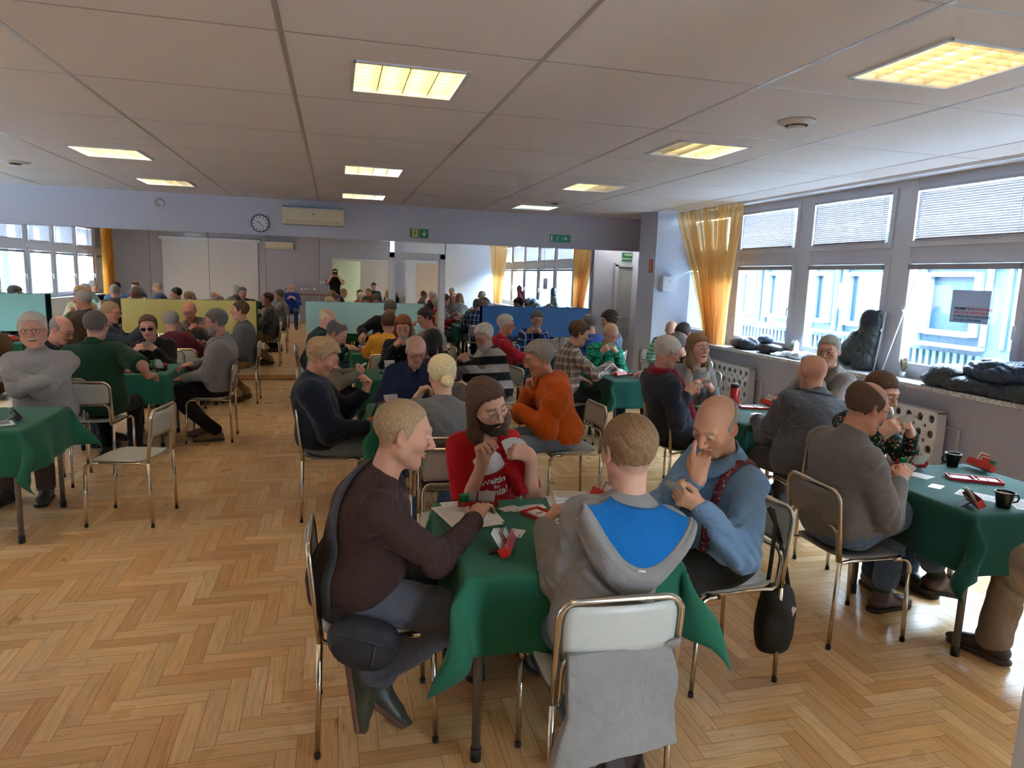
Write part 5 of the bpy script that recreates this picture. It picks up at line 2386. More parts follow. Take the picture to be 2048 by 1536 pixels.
def strap3(ctx, name, pts, width, m, thick=.004, off=.004):
    """band laid on the torso through points (right, forward, up) measured from the neck base"""
    fn = ctx['torso']
    P0 = np.array([ctx['Nk'] + ctx['rt'] * a + ctx['fw'] * b + ctx['u'] * c for a, b, c in pts])
    n = 48
    k = len(P0)
    ts = np.linspace(0, k - 1, n)
    p = np.stack([np.interp(ts, range(k), P0[:, i]) for i in range(3)], 1)
    def grad(q):
        e = .006
        g = np.stack([fn((q + np.eye(3)[i] * e).astype(f32)) - fn((q - np.eye(3)[i] * e).astype(f32)) for i in range(3)], 1)
        return g / (np.linalg.norm(g, axis=1)[:, None] + 1e-9)
    for _ in range(10):
        g = grad(p)
        d = fn(p.astype(f32))
        p = p + g * (off - d)[:, None] * .8
        p[1:-1] = p[1:-1] * .6 + (p[:-2] + p[2:]) * .2
    g = grad(p)
    g[1:-1] = g[1:-1] * .4 + (g[:-2] + g[2:]) * .3
    tang = np.gradient(p, axis=0)
    tang /= np.linalg.norm(tang, axis=1)[:, None] + 1e-9
    side = np.cross(tang, g)
    side /= np.linalg.norm(side, axis=1)[:, None] + 1e-9
    v, f = [], []
    for i in range(n):
        for (sg, o) in ((-1, 0), (1, 0), (1, 1), (-1, 1)):
            v.append(p[i] + side[i] * sg * width / 2 + g[i] * (o * thick + .002))
    for i in range(n - 1):
        for j in range(4):
            q, r = i * 4 + j, i * 4 + (j + 1) % 4
            f.append((q, r, r + 4, q + 4))
    return link(name, np_mesh(name, np.array(v), np.array(f), True), m, ctx['root'])

def decal_text(ctx, s, size, cx, cz, m, bold=0.0, rot=0.0, name='lettering', parent=None, sp=1.0):
    o = text_mesh(s, size, name, m, None, bold=bold, extr=0.0, spacing=sp)
    me = o.data
    bm = __import__('bmesh').new()
    bm.from_mesh(me)
    for _ in range(2):
        es = [e for e in bm.edges if e.calc_length() > .008]
        if es:
            __import__('bmesh').ops.subdivide_edges(bm, edges=es, cuts=1)
    __import__('bmesh').ops.triangulate(bm, faces=bm.faces)
    bm.to_mesh(me)
    bm.free()
    co = np.zeros(len(me.vertices) * 3, np.float32)
    me.vertices.foreach_get('co', co)
    co = co.reshape(-1, 3)
    c_, s_ = math.cos(rot), math.sin(rot)
    x = co[:, 0] * c_ - co[:, 1] * s_ + cx
    z = co[:, 0] * s_ + co[:, 1] * c_ + cz
    O = ctx['Nk'] + ctx['fw'] * .35 + np.outer(-x, ctx['rt']) + np.outer(z, ctx['u'])
    p = march(ctx, O, np.tile(-ctx['fw'], (len(O), 1)), .0045, ctx['torso'])
    me.vertices.foreach_set('co', p.astype(np.float32).ravel())
    me.update()
    o.parent = parent or ctx['root']
    return o

def decal_poly(ctx, pts, m, name, parent=None):
    """filled outline in chest coordinates (x to the viewer's right, z up from the neck)"""
    bmm = __import__('bmesh')
    bm = bmm.new()
    vs = [bm.verts.new((p[0], p[1], 0)) for p in pts]
    bm.faces.new(vs)
    bmm.ops.triangulate(bm, faces=bm.faces)
    for _ in range(4):
        es = [e for e in bm.edges if e.calc_length() > .010]
        if es:
            bmm.ops.subdivide_edges(bm, edges=es, cuts=1)
            bmm.ops.triangulate(bm, faces=bm.faces)
    co = np.array([v.co[:] for v in bm.verts])
    O = ctx['Nk'] + ctx['fw'] * .35 + np.outer(-co[:, 0], ctx['rt']) + np.outer(co[:, 1], ctx['u'])
    p = march(ctx, O, np.tile(-ctx['fw'], (len(O), 1)), .004, ctx['torso'])
    for v, q in zip(bm.verts, p):
        v.co = q
    me = bpy.data.meshes.new(name)
    bm.to_mesh(me)
    bm.free()
    return link(name, me, m, parent or ctx['root'])

def child(ctx, nm):
    for o in ctx['root'].children:
        if o.name.split('.')[0] == nm:
            return o

def LH(x=-.10, y=.33, z=.90, pose='cards', d=(.55, .35, .75), n=(-.75, .55, .1), **k):
    return dict(at=(x, y, z), pose=pose, d=d, n=n, **k)

def RH(x=.10, y=.33, z=.90, pose='pinch', d=(-.55, .45, .65), n=(.65, .6, .2), **k):
    return dict(at=(x, y, z), pose=pose, d=d, n=n, **k)

def flatL(x=-.18, y=.42, z=.765, **k):
    return dict(at=(x, y, z), pose=k.pop('pose', 'flat'), d=k.pop('d', (.35, 1, -.05)), n=(0, 0, 1), elbow=(-.5, -.2, -1), **k)

def flatR(x=.18, y=.42, z=.765, **k):
    return dict(at=(x, y, z), pose=k.pop('pose', 'flat'), d=k.pop('d', (-.35, 1, -.05)), n=(0, 0, 1), elbow=(.5, -.2, -1), **k)

def lapL(x=-.12, y=.25, z=.66, **k):
    return dict(at=(x, y, z), pose='relax', d=(.15, 1, -.25), n=(0, .2, 1), **k)

def lapR(x=.12, y=.25, z=.66, **k):
    return dict(at=(x, y, z), pose='relax', d=(-.15, 1, -.25), n=(0, .2, 1), **k)

def wv(face, v):
    """world direction -> the person's own axes"""
    a = math.radians(-face)
    return (math.cos(a) * v[0] - math.sin(a) * v[1], math.sin(a) * v[0] + math.cos(a) * v[1], v[2])

def sit(pos, face, chair_label=None, ck='light', cpos=None, cface=None):
    if chair_label:
        c = cpos or pos
        chair(c[0], c[1], face if cface is None else cface, chair_label, ck)

# ================================================================== the nearest table
# man in the brown sweater
sit((.11, 2.52), -90, 'pale metal chair with grey green backrest under the man in the brown sweater', cpos=(.14, 2.52))
c37 = person('man in a dark brown sweater with a black sling bag leaning over the near table', (.06, 2.50), -90, at_y(806, 868, 2.46), look=(-4, -12, 0),
    R=dict(at=at_z(950, 1040, .80), world=True, pose='relax', d=wv(-90, (.45, .8, .35)), n=wv(-90, (-.2, .1, 1)), elbow=(.5, .3, -1)),
    L=dict(at=(-.17, .20, .645), pose='relax', d=(.30, 1, -.35), n=(0, .35, 1)),
    skin='#c99680', hair=('crop', 'sandy', .004), P=dict(stubble=.25, recede=.55, open=.45, iris='#6f8596', gaze=(.05, -.35), jaw=1.08, fat=.004, belly=.03, nose=1.05, scalp=.75, sole='#6b4a40', brow='sandy', hl=.002),
    top=dict(kind='sweater', col='#43302c', sleeve=1.93, off=.016, fold=.0035, freq=30, fab='smooth', collar='crew'),
    legs=dict(col='#575963', kind='denim', off=.014, fold=.004), shoes='#3a3d30', w=1.12, sw=.172, fine=3, seed=2, pz=.545,
    knees=((-.20, .45, .50), (.15, .42, .49)), ankles=((-.02, .10, .16, .15, .7, -.6), (.13, .07, .275, .10, .14, -1.0)))
strap3(c37, 'bag_strap', [(-.08, .12, -.16), (-.07, .05, -.04), (-.04, -.04, .0), (.03, -.09, -.06), (.10, -.11, -.17), (.145, -.09, -.29), (.165, -.06, -.39), (.18, -.02, -.48)], .040, mat('strap_charcoal', '#37383f', .7, bump=.3, bscale=400))
def sling(ctx):
    mb = MB()
    r = ctx['root']
    t = thing('sling_bag', 'black sling bag hanging at the hip of the man in the brown sweater', 'bag', (0, 0, 0))
    t.location = r.location + Vector((.03, -.235, .465))
    t.rotation_euler = (.1, math.radians(18), math.radians(-4))
    def bag(p):
        q = p * np.array([1, 1, 1], f32)
        d = ellip(q, (0, 0, 0), (.128, .056, .098))
        d = smax(d, np.abs(q[:, 2] - .0) - .085, .02)
        d = smin(d, ellip(q, (.0, -.040, -.015), (.105, .035, .065)), .02)
        return d + folds(p, 4, 22, .003)
    v, f = nets(bag, (-.19, -.12, -.14), (.19, .12, .14), .006)
    link('pouch', np_mesh('pouch', v, f), mat('bag_black', '#23242a', .7, bump=.3, bscale=300), t)
    m2 = MB()
    m2.tube([(-.10, -.062, .045), (-.03, -.078, .052), (.05, -.076, .050), (.11, -.055, .04)], .0028, 6)
    m2.build('zip', mat('zip_dark', '#3a3a3e', .4), t)
    m3 = MB()
    m3.tube([(.03, -.080, .045), (.035, -.086, .0), (.04, -.082, -.03)], .0035, 6)
    m3.build('zip_pull', mat('zip_brown', '#4a3c34', .6), t)
    m4 = MB()
    m4.box((-.125, -.01, .085), (.035, .014, .05), bevel=.004)
    m4.build('buckle', mat('buckle_black', '#17171a', .4), t)
sling(c37)

# man in the red T-shirt
sit((.68, 3.32), 180, 'metal chair with white backrest behind the man in the red T-shirt', cpos=(.60, 3.38), cface=172)
c38 = person('long haired bearded man in a red T-shirt with white lettering looking at his cards', (.72, 3.26), 180, at_y(974, 812, 3.08), look=(24, -16, 17),
    R=dict(at=at_y(966, 925, 2.98), world=True, pose='pinch', d=wv(180, (-.12, -.1, 1)), n=wv(180, (-.5, .9, .1)), elbow=(.1, .1, -1)),
    L=dict(at=at_y(1062, 912, 2.98), world=True, pose='cards', d=wv(180, (-1, .15, .28)), n=wv(180, (.1, -.9, .35)), elbow=(-.3, .1, -1)),
    skin='#cf9d88', hair=('long', 'brown', .014), P=dict(glasses='round', beard='full', beardcol='dbrown', beardt=.008, gdrop=.004, open=.5, iris='#4f5c52', gaze=(-.35, -.3), blush=.35, recede=.2, wrist=.92),
    top=dict(kind='tshirt', col='#b51d20', sleeve=.80, off=.014, fold=.0045, freq=24, fab='smooth', collar='crew'),
    legs=dict(col='#3a4356'), w=.86, sw=.126, fine=3, seed=7, pz=.52)
fan(c38, -1, 'the man in the red T-shirt', 6, 70, tiltd=-10, at=c38['arms'][-1]['grip'] + np.array([0, -.01, .0]), face=(0, -.9, .35))
WHT = mat('print_white', '#dcd6d0', .6)
ts = child(c38, 'tshirt')
decal_text(c38, 'Waiting', .046, .034, -.192, WHT, bold=.0012, rot=.14, parent=ts)
decal_text(c38, 'for', .026, .044, -.222, WHT, bold=.0004, rot=.10, parent=ts)
decal_text(c38, 'Santa!', .050, .042, -.252, WHT, bold=.0014, rot=.12, parent=ts)
decal_poly(c38, [(-.095, -.160), (.075, -.130), (.082, -.112), (.055, -.050), (.015, -.022), (-.035, -.032), (-.075, -.075)], WHT, 'hat_print', ts)
decal_poly(c38, [(.115 + .020 * math.cos(a * PI / 8), -.185 + .020 * math.sin(a * PI / 8)) for a in range(16)], WHT, 'pompom_print', ts)

# boy in the grey hoodie, seen from behind
sit((.93, 1.86), 2, 'cream backed metal chair in the foreground under the person in the grey hoodie', cpos=(.835, 2.02), cface=-2)
def hood39(ctx):
    Nk, u, rt, fw = ctx['Nk'], ctx['u'], ctx['rt'], ctx['fw']
    nth, nr = 60, 16
    m_o = fabric('cloth_hoodie_grey', '#8d8986', 'fleece')
    m_i = fabric('cloth_lining_blue', '#1767ab', 'smooth')
    def rim(th):
        a = math.radians(th)
        back = max(0, math.cos(a))
        x = math.sin(a) * (.185 - .02 * back)
        y = -.055 - .105 * back ** 1.1 + .02 * (1 - back)
        z = -.016 - .150 * back ** 1.9
        return np.array([x, y, z])
    def neck(th):
        a = math.radians(th)
        return np.array([math.sin(a) * .080, -math.cos(a) * .070 + .005, .012 - .006 * math.cos(a)])
    def tip(th):
        a = math.radians(th)
        back = max(0, math.cos(a))
        return np.array([math.sin(a) * (.205 - .04 * back), -.060 - .065 * back, -.060 - .200 * back ** 1.25])
    def W3(q, m=.012):
        p = Nk + rt * q[0] + fw * q[1] + u * q[2]
        o = unit(rt * q[0] * .6 - fw * .8 + u * .25)
        for _ in range(12):
            d = float(ctx['torso'](p[None].astype(f32))[0])
            if d < m:
                p = p + o * (m - d) * .9
        return p
    for nm, m in (('hood_lining', m_i), ('hood', m_o)):
        v, f = [], []
        for i in range(nth + 1):
            th = -96 + 192 * i / nth
            A_, B_, C_ = neck(th), rim(th), tip(th)
            for j in range(nr + 1):
                t = j / nr
                if nm == 'hood_lining':
                    q = A_ + (B_ - A_) * t
                    q[1] += .020 * math.sin(PI * t) * max(0, math.cos(math.radians(th)))
                    q[2] -= .012 * math.sin(PI * t)
                    q[2] += .004 * math.sin(th * .16) * math.sin(PI * t)
                else:
                    q = B_ + (C_ - B_) * t
                    bul = math.sin(PI * t) * (.030 + .012 * math.sin(th * .11))
                    q[1] -= bul * (.3 + .7 * max(0, math.cos(math.radians(th))))
                    q[2] += .010 * math.sin(PI * min(1, t * 1.4))
                v.append(W3(q, .006 + (.026 * t if nm == 'hood_lining' else .026 * (1 - t) + .030 * math.sin(PI * t))))
        for i in range(nth):
            for j in range(nr):
                a = i * (nr + 1) + j
                f.append((a, a + nr + 1, a + nr + 2, a + 1))
        o = link(nm, np_mesh(nm, np.array(v), np.array(f)), m, ctx['root'])
        sl_ = o.modifiers.new('thick', 'SOLIDIFY')
        sl_.thickness = .006
        sl_.offset = 0
    mb = MB()
    pts = [W3(rim(-96 + 192 * i / 60), .033) for i in range(61)]
    mb.tube(pts, .0085, 8)
    h = mb.build('hood_hem', m_o, ctx['root'])
    mb = MB()
    q = W3(rim(0), .033) - fw * .008
    mb.tube([q - rt * .012, q + rt * .012], .0035, 6)
    mb.build('hood_label', mat('label_white', '#dedad6', .6), h)
c39 = person('boy with short brown hair in a grey hoodie with blue hood lining, seen from behind', (.86, 2.04), 0, at_y(1257, 906, 2.07), look=(4, -8, 2),
    L=dict(at=(-.10, .33, .80), pose='cards', d=(.6, .5, .5), n=(-.6, .6, .3), elbow=(-.12, -.35, -1)), R=dict(at=(.10, .33, .80), pose='pinch', d=(-.6, .5, .5), n=(.6, .6, .3), elbow=(.12, -.35, -1)),
    skin='#d3a594', hair=('crop', 'lbrown', .010), P=dict(jaw=.95, scalp=.7, blush=.2, hl=.002),
    top=dict(kind='hoodie', col='#8d8986', mat=fabric('cloth_hoodie_grey', '#8d8986', 'fleece'), sleeve=1.95, off=.018, fold=.0050, freq=17, tail=True, hem=-.10, baggy=.010),
    legs=dict(col='#4d6480', off=.012), shoes='#2b2522', w=.93, sw=.150, fine=3, seed=5, pz=.53, extra=hood39,
    knees=((-.15, .33, .47), (.12, .38, .47)), ankles=((-.02, -.10, .14, .05, -.30, -1.0), (.12, -.02, .13, .30, .15, -1.0)))

# man in the blue shirt
sit((1.62, 2.62), 92, 'metal chair with grey green backrest under the man in the light blue shirt', cpos=(1.64, 2.60), cface=94)
c40 = person('bald man in a light blue shirt and patterned braces pinching his nose', (1.60, 2.56), 92, at_y(1432, 852, 2.46), look=(22, -28, -6),
    R=dict(at=at_y(1397, 960, 2.38), world=True, pose='point', d=wv(92, (.06, .05, 1)), n=wv(92, (-.55, -.8, .1)), elbow=(.25, .9, -1)),
    L=dict(at=at_y(1400, 1012, 2.30), world=True, pose='cards', d=wv(92, (-.85, .1, .35)), n=wv(92, (.15, -.75, -.6)), elbow=(-.5, -.3, -1)),
    skin='#cf9b7e', hair=('ring', 'grey', .004), P=dict(open=.35, gaze=(.1, -.5), ringtop=.045, scalp=.15, jaw=1.02, stubble=.15, belly=.02, iris='#6b7f8c'),
    top=dict(kind='shirt', col='#7593b2', sleeve=1.92, off=.018, fold=.0065, freq=20, fab='smooth', collar='shirt', hem=-.02),
    legs=dict(col='#25221f', kind='smooth', off=.026, fold=.006), shoes='#1c1a1a', w=1.04, sw=.165, fine=3, seed=9, pz=.545,
    ankles=((-.14, .34, .10), (.10, .50, .10)))
fan(c40, -1, 'the man in the light blue shirt', 5, 40, tiltd=25)
BR_M = speckle('braces_pattern', '#7a3a40', ('#b9a6a0', '#57262c', '#9a5a50', '#c4b8ac'), 95, .33)
strap3(c40, 'braces', [(-.05, -.15, -.25), (-.09, -.10, -.06), (-.10, -.02, -.01), (-.105, .07, -.07), (-.10, .13, -.20), (-.10, .15, -.34), (-.10, .14, -.42)], .036, BR_M)
strap3(c40, 'braces', [(.05, -.15, -.25), (.09, -.10, -.06), (.10, -.02, -.01), (.105, .07, -.07), (.10, .13, -.20), (.10, .15, -.34), (.10, .14, -.42)], .036, BR_M)
strap3(c40, 'pocket_phone', [(-.055, .15, -.19), (-.058, .15, -.215)], .050, mat('phone_black', '#17171b', .25), thick=.006)
def hanging_bag():
    t = thing('shoulder_bag', 'black shoulder bag hanging from the chair of the man in the light blue shirt', 'bag', (1.87, 2.46, .12))
    def bag(p):
        d = ellip(p, (0, 0, .15), (.10, .058, .20))
        d = smax(d, np.abs(p[:, 2] - .16) - .155, .03)
        d = smax(d, np.abs(p[:, 0]) - .088, .03)
        return d + folds(p, 7, 18, .004)
    v, f = nets(bag, (-.15, -.1, -.08), (.15, .1, .40), .006)
    link('pouch', np_mesh('pouch', v, f), mat('bag_dark', '#1a1918', .75, bump=.2, bscale=200), t)
    for s in (-1, 1):
        mb = MB()
        mb.tube([(s * .055, 0, .29), (s * .03 - .02, -.005, .45), (-.05, -.01, .60), (-.075, s * .012, .665)], .011, 8, ell=(1, .25))
        mb.build('strap', mat('bag_dark', '#1a1918', .75), t)
    mb = MB()
    mb.box((.045, -.052, .21), (.022, .006, .040), Matrix.Rotation(.4, 3, 'Y'))
    mb.build('tag', WHT, t)
hanging_bag()

# ================================================================== right foreground table
sit((2.5, 2.8), -90, 'metal chair with dark grey backrest under the man in the grey rollneck', 'dark', cpos=(2.51, 2.80), cface=-91)
c35 = person('man in a grey rollneck sweater and jeans sitting with crossed legs', (2.44, 2.80), -92, at_y(1733, 816, 2.76), look=(-6, -20, 0),
    R=dict(at=at_y(1800, 962, 2.70), world=True, pose='pinch', d=wv(-92, (.55, .35, .45)), n=wv(-92, (-.2, -.8, .6)), elbow=(.5, -.3, -1)),
    L=dict(at=at_y(1768, 958, 2.90), world=True, pose='cards', d=wv(-92, (.9, -.2, .1)), n=wv(-92, (0, .6, -.7)), elbow=(-.5, -.3, -1)),
    skin='#c78f77', hair=('ring', 'brown', .012), P=dict(ringtop=.072, glasses='dark', open=.35, gaze=(0, -.5), recede=1.0, stubble=.1, scalp=.5, sole='#2a1d18'),
    top=dict(kind='sweater', col='#75706a', sleeve=1.90, off=.022, fold=.0045, freq=22, fab='knit', collar='turtle'),
    legs=dict(col='#5a6b82', kind='denim', off=.016, fold=.007, end=.80, sock='#2d4a35'), shoes='#4a2a20', w=1.05, sw=.168, fine=3, seed=12, pz=.55,
    knees=((-.10, .44, .50), (-.02, .46, .60)), ankles=((-.12, .42, .095), (-.04, .68, .215, .0, 1.0, -.22)))
fan(c35, -1, 'the man in the grey rollneck', 5, 40)
sit((3.1, 3.5), 180, 'metal chair under the woman in the floral blouse', 'dark', cpos=(3.14, 3.64))
c34 = person('woman with brown hair in a dark floral blouse half hidden behind the grey rollneck', (3.14, 3.55), 180, at_y(1762, 786, 3.45), look=(10, -18, 0), L=LH(), R=RH(),
    skin='#d0a08c', hair=('bob', 'brown', .010), P=dict(bust=1), top=dict(kind='blouse', col='#1f3538', mat=speckle('floral_blouse', '#1c3330', ('#6c8a4a', '#b9473a', '#3f6d78', '#c9a07a', '#274a3a', '#d08a72'), 48, .38), off=.016, collar='crew', sleeve=1.9),
    w=.92, sw=.145, fine=2, seed=14)
fan(c34, -1, 'the woman in the floral blouse', 4, 40)
sit((3.45, 1.95), 0, 'metal chair at the right edge of the picture', 'brown', cpos=(3.40, 2.02))
c36 = person('person in tan trousers at the right edge, mostly out of the picture', (3.42, 1.96), 0, (3.42, 2.02, 1.24), look=(0, -15, 0), L=LH(), R=RH(),
    skin='#c99680', hair=('short', 'grey'), top=dict(kind='sweater', col='#8a6f58', off=.02), legs=dict(col='#8a7662', kind='smooth', off=.026, fold=.006), shoes='#3a2a22', fine=2, seed=15,
    knees=((-.36, .40, .50), (.12, .42, .50)), ankles=((-.40, .42, .10, -.2, 1, -.05), (.12, .46, .095)))

# ================================================================== second right table
sit((2.62, 4.84), -90, 'metal chair with brown grey backrest under the man with the red scarf', 'dark', cpos=(2.66, 4.86), cface=-86)
def scarf29(ctx):
    H, Nk, u, rt, fw = ctx['H'], ctx['Nk'], ctx['u'], ctx['rt'], ctx['fw']
    m = fabric('scarf_red', '#8e2233', 'knit')
    mb = MB()
    nd = unit(H - Nk)
    ring = [Nk + nd * (.020 + .02 * math.cos(a)) + rt * math.sin(a) * .085 - fw * math.cos(a) * .080 for a in np.linspace(0, 2 * PI, 25)[:-1]]
    mb.tube(ring, .030, 12, closed=True, ell=(1.1, .8))
    hang = [Nk + rt * .07 + fw * .06 + nd * .01, Nk + rt * .085 + fw * .12 - u * .10, Nk + rt * .08 + fw * .16 - u * .22, Nk + rt * .075 + fw * .19 - u * .36, Nk + rt * .07 + fw * .21 - u * .50]
    mb.tube(hang, .034, 12, ell=(1.0, .42))
    hang = [Nk - rt * .06 + fw * .06 + nd * .01, Nk - rt * .06 + fw * .125 - u * .10, Nk - rt * .055 + fw * .165 - u * .25, Nk - rt * .05 + fw * .19 - u * .40]
    mb.tube(hang, .034, 12, ell=(1.0, .42))
    mb.build('scarf', m, ctx['root'])
c29 = person('white haired man in a navy sweater with a long red scarf', (2.58, 4.82), -88, at_y(1334, 706, 4.80), look=(-5, -18, 0),
    R=dict(at=at_y(1372, 790, 4.66), world=True, pose='pinch', d=wv(-88, (.7, .1, .5)), n=wv(-88, (-.2, -.8, .5)), elbow=(.5, -.3, -1)),
    L=dict(at=at_y(1368, 785, 4.90), world=True, pose='cards', d=wv(-88, (.8, -.2, .4)), n=wv(-88, (0, .7, .6)), elbow=(-.5, -.3, -1)),
    skin='#cc9380', hair=('short', 'white'), P=dict(glasses='dark', open=.3), top=dict(kind='sweater', col='#2f3340', off=.024, collar='crew', sleeve=1.9), legs=dict(col='#2a2725', kind='smooth'), w=1.08, fine=2, seed=21, extra=scarf29)
fan(c29, -1, 'the man with the red scarf', 4, 40)
def scarf30(ctx):
    H, Nk, u, rt, fw = ctx['H'], ctx['Nk'], ctx['u'], ctx['rt'], ctx['fw']
    m = fabric('scarf_greige', '#a39688', 'knit')
    nd = unit(H - Nk)
    mb = MB()
    ring = [Nk + nd * (.015 + .015 * math.cos(a)) + rt * math.sin(a) * .082 - fw * math.cos(a) * .080 for a in np.linspace(0, 2 * PI, 25)[:-1]]
    mb.tube(ring, .034, 12, closed=True, ell=(1.1, .8))
    for s in (-1, 1):
        mb.tube([Nk + rt * s * .07 + fw * .07, Nk + rt * s * .095 + fw * .12 - u * .10, Nk + rt * s * .09 + fw * .15 - u * .22, Nk + rt * s * .08 + fw * .165 - u * .38], .038, 12, ell=(1.0, .4))
    mb.build('scarf', m, ctx['root'])
sit((3.0, 5.5), 180, 'metal chair under the woman with long blond hair', 'dark', cpos=(3.02, 5.62))
c30 = person('woman with long brown blond hair and a grey scarf in a grey cardigan', (3.02, 5.52), 180, at_y(1396, 697, 5.40), look=(8, 2, 4), L=LH(-.10, .30, .83), R=RH(.10, .30, .83),
    skin='#d6a08e', hair=('long', 'lbrown', .013), P=dict(bust=1, open=.45, blush=.4, lips=(.45, .14, .13)), top=dict(kind='cardigan', col='#7b7573', off=.022, collar='crew'), w=.98, sw=.150, fine=2, seed=22, extra=scarf30)
fan(c30, -1, 'the long haired woman with the grey scarf', 3, 30)
sit((3.05, 3.92), 0, 'metal chair with an arched tube frame under the bald man in the grey suit', 'dark', cpos=(3.06, 3.80), cface=-6)
c32 = person('bald man in a grey suit jacket seen from behind', (3.06, 3.90), -4, at_y(1624, 746, 4.02), look=(12, -8, 0), L=flatL(-.12, .40, .765, pose='relax'), R=flatR(.20, .36, .765, pose='relax'),
    skin='#d09a86', hair=None, P=dict(stubble=.1), top=dict(kind='jacket', col='#5d5c60', off=.030, fold=.005, freq=14, fab='smooth', collar='jacket', sleeve=1.88, hem=-.07), legs=dict(col='#45434a', kind='smooth'), w=1.16, sw=.175, fine=2, seed=23)
sit((4.0, 4.75), 90, 'metal chair under the man in glasses beside the window sill', 'dark', cpos=(4.12, 4.72))
c33 = person('grey haired man in glasses and a grey sweater reaching across the table by the windows', (4.02, 4.72), 90, at_y(1657, 703, 4.66), look=(35, -4, 0),
    R=dict(at=at_z(1555, 798, .775), world=True, pose='flat', d=wv(90, (-1, .1, -.05)), n=(0, 0, 1), elbow=(.8, .0, -.4)), L=dict(at=(-.12, .34, 1.0), pose='fist', d=(.4, -.2, 1), n=(-.6, .8, 0)),
    skin='#b98a75', hair=('crop', 'grey', .008), P=dict(glasses='metal', open=.3, scalp=.5), top=dict(kind='sweater', col='#8a807c', off=.022, collar='shirt', sleeve=1.9), fine=2, seed=24)

# ================================================================== third right table
sit((2.35, 6.85), -90, 'metal chair under the man in the brown checked shirt', 'dark', cpos=(2.42, 6.86))
c25 = person('young wavy haired man in a brown checked shirt reaching for a card box', (2.34, 6.84), -88, at_y(1158, 668, 6.84), look=(-6, -16, 0),
    R=dict(at=at_y(1222, 728, 6.70), world=True, pose='pinch', d=wv(-88, (.75, .0, -.6)), n=wv(-88, (.6, 0, .8)), elbow=(.6, -.2, -.8)), L=lapL(),
    skin='#d09c88', hair=('curly', 'brown', .018), P=dict(glasses='dark'), top=dict(kind='shirt', mat=plaid('plaid_brown', '#cdb6a2', [('#5a4a52', .42, 0, 'x', .6), ('#4a3d45', .42, .1, 'z', .6), ('#e6d8cc', .08, .7, 'x', .8), ('#2a2734', .10, .2, 'x', .8), ('#2a2734', .10, .25, 'z', .8)], .075), off=.02, collar='shirt', sleeve=1.9),
    legs=dict(col='#25272e', kind='smooth', boot=True), shoes='#1f1b1a', fine=2, seed=31, ankles=((-.10, .05, .10), (.10, .02, .10)))
sit((2.98, 7.6), 180, 'metal chair under the man in the green plaid shirt', cpos=(3.02, 7.66))
c27 = person('bald man in glasses and a green plaid shirt holding cards', (3.02, 7.60), 180, at_y(1222, 668, 7.46), look=(4, -22, 0), L=LH(-.09, .30, .92), R=RH(.09, .30, .92),
    skin='#d3a08c', hair=('ring', 'white', .004), P=dict(glasses='dark', scalp=.2), top=dict(kind='shirt', mat=plaid('plaid_green', '#1f9a72', [('#0d3d30', .45, 0, 'x', .75), ('#0f4a3a', .45, .1, 'z', .7), ('#5fd0b0', .06, .7, 'x', .9), ('#5fd0b0', .06, .7, 'z', .9)], .085), off=.02, collar='shirt', sleeve=1.9), w=1.02, fine=1, seed=32)
fan(c27, -1, 'the man in the green plaid shirt', 4, 40)
sit((3.9, 6.7), 90, 'metal chair between the column side table and the windows', cpos=(3.76, 6.70))
c31b = person('grey haired man in dark clothes half hidden behind the man with the red scarf', (3.70, 6.68), 90, at_y(1353, 690, 6.62), look=(0, -20, 0), R=dict(at=at_z(1290, 745, .79), world=True, pose='relax', d=wv(90, (-1, 0, 0)), elbow=(.8, 0, -.5)), L=flatL(-.1, .45),
    skin='#c69480', hair=('short', 'dgrey'), P=dict(glasses='dark'), top=dict(kind='sweater', col='#26282e', off=.02), fine=1, seed=33)
c31 = person('dark haired man by the curtain bending his head', (4.18, 7.60), 110, at_y(1367, 668, 7.55), look=(0, -35, 0), L=LH(), R=RH(), skin='#b98370', hair=('short', 'dbrown', .014), top=dict(kind='sweater', col='#3b4a4a', off=.02), fine=1, seed=34)
sit((4.45, 7.75), 110, 'metal chair beside the curtain', cpos=(4.20, 7.63))
c31c = person('person in a green striped pullover behind the dark haired man by the curtain', (4.42, 8.72), 160, at_y(1343, 662, 8.6), look=(0, -40, 0), L=LH(), R=RH(), skin='#c69480', hair=('ring', 'grey'),
    top=dict(kind='pullover', mat=plaid('stripes_green', '#8fae9a', [('#3f7f64', .5, 0, 'z', .9)], .05), off=.02), fine=0, seed=35)
sit((4.35, 8.8), 160, 'metal chair in the corner by the column', cpos=(4.36, 8.85))

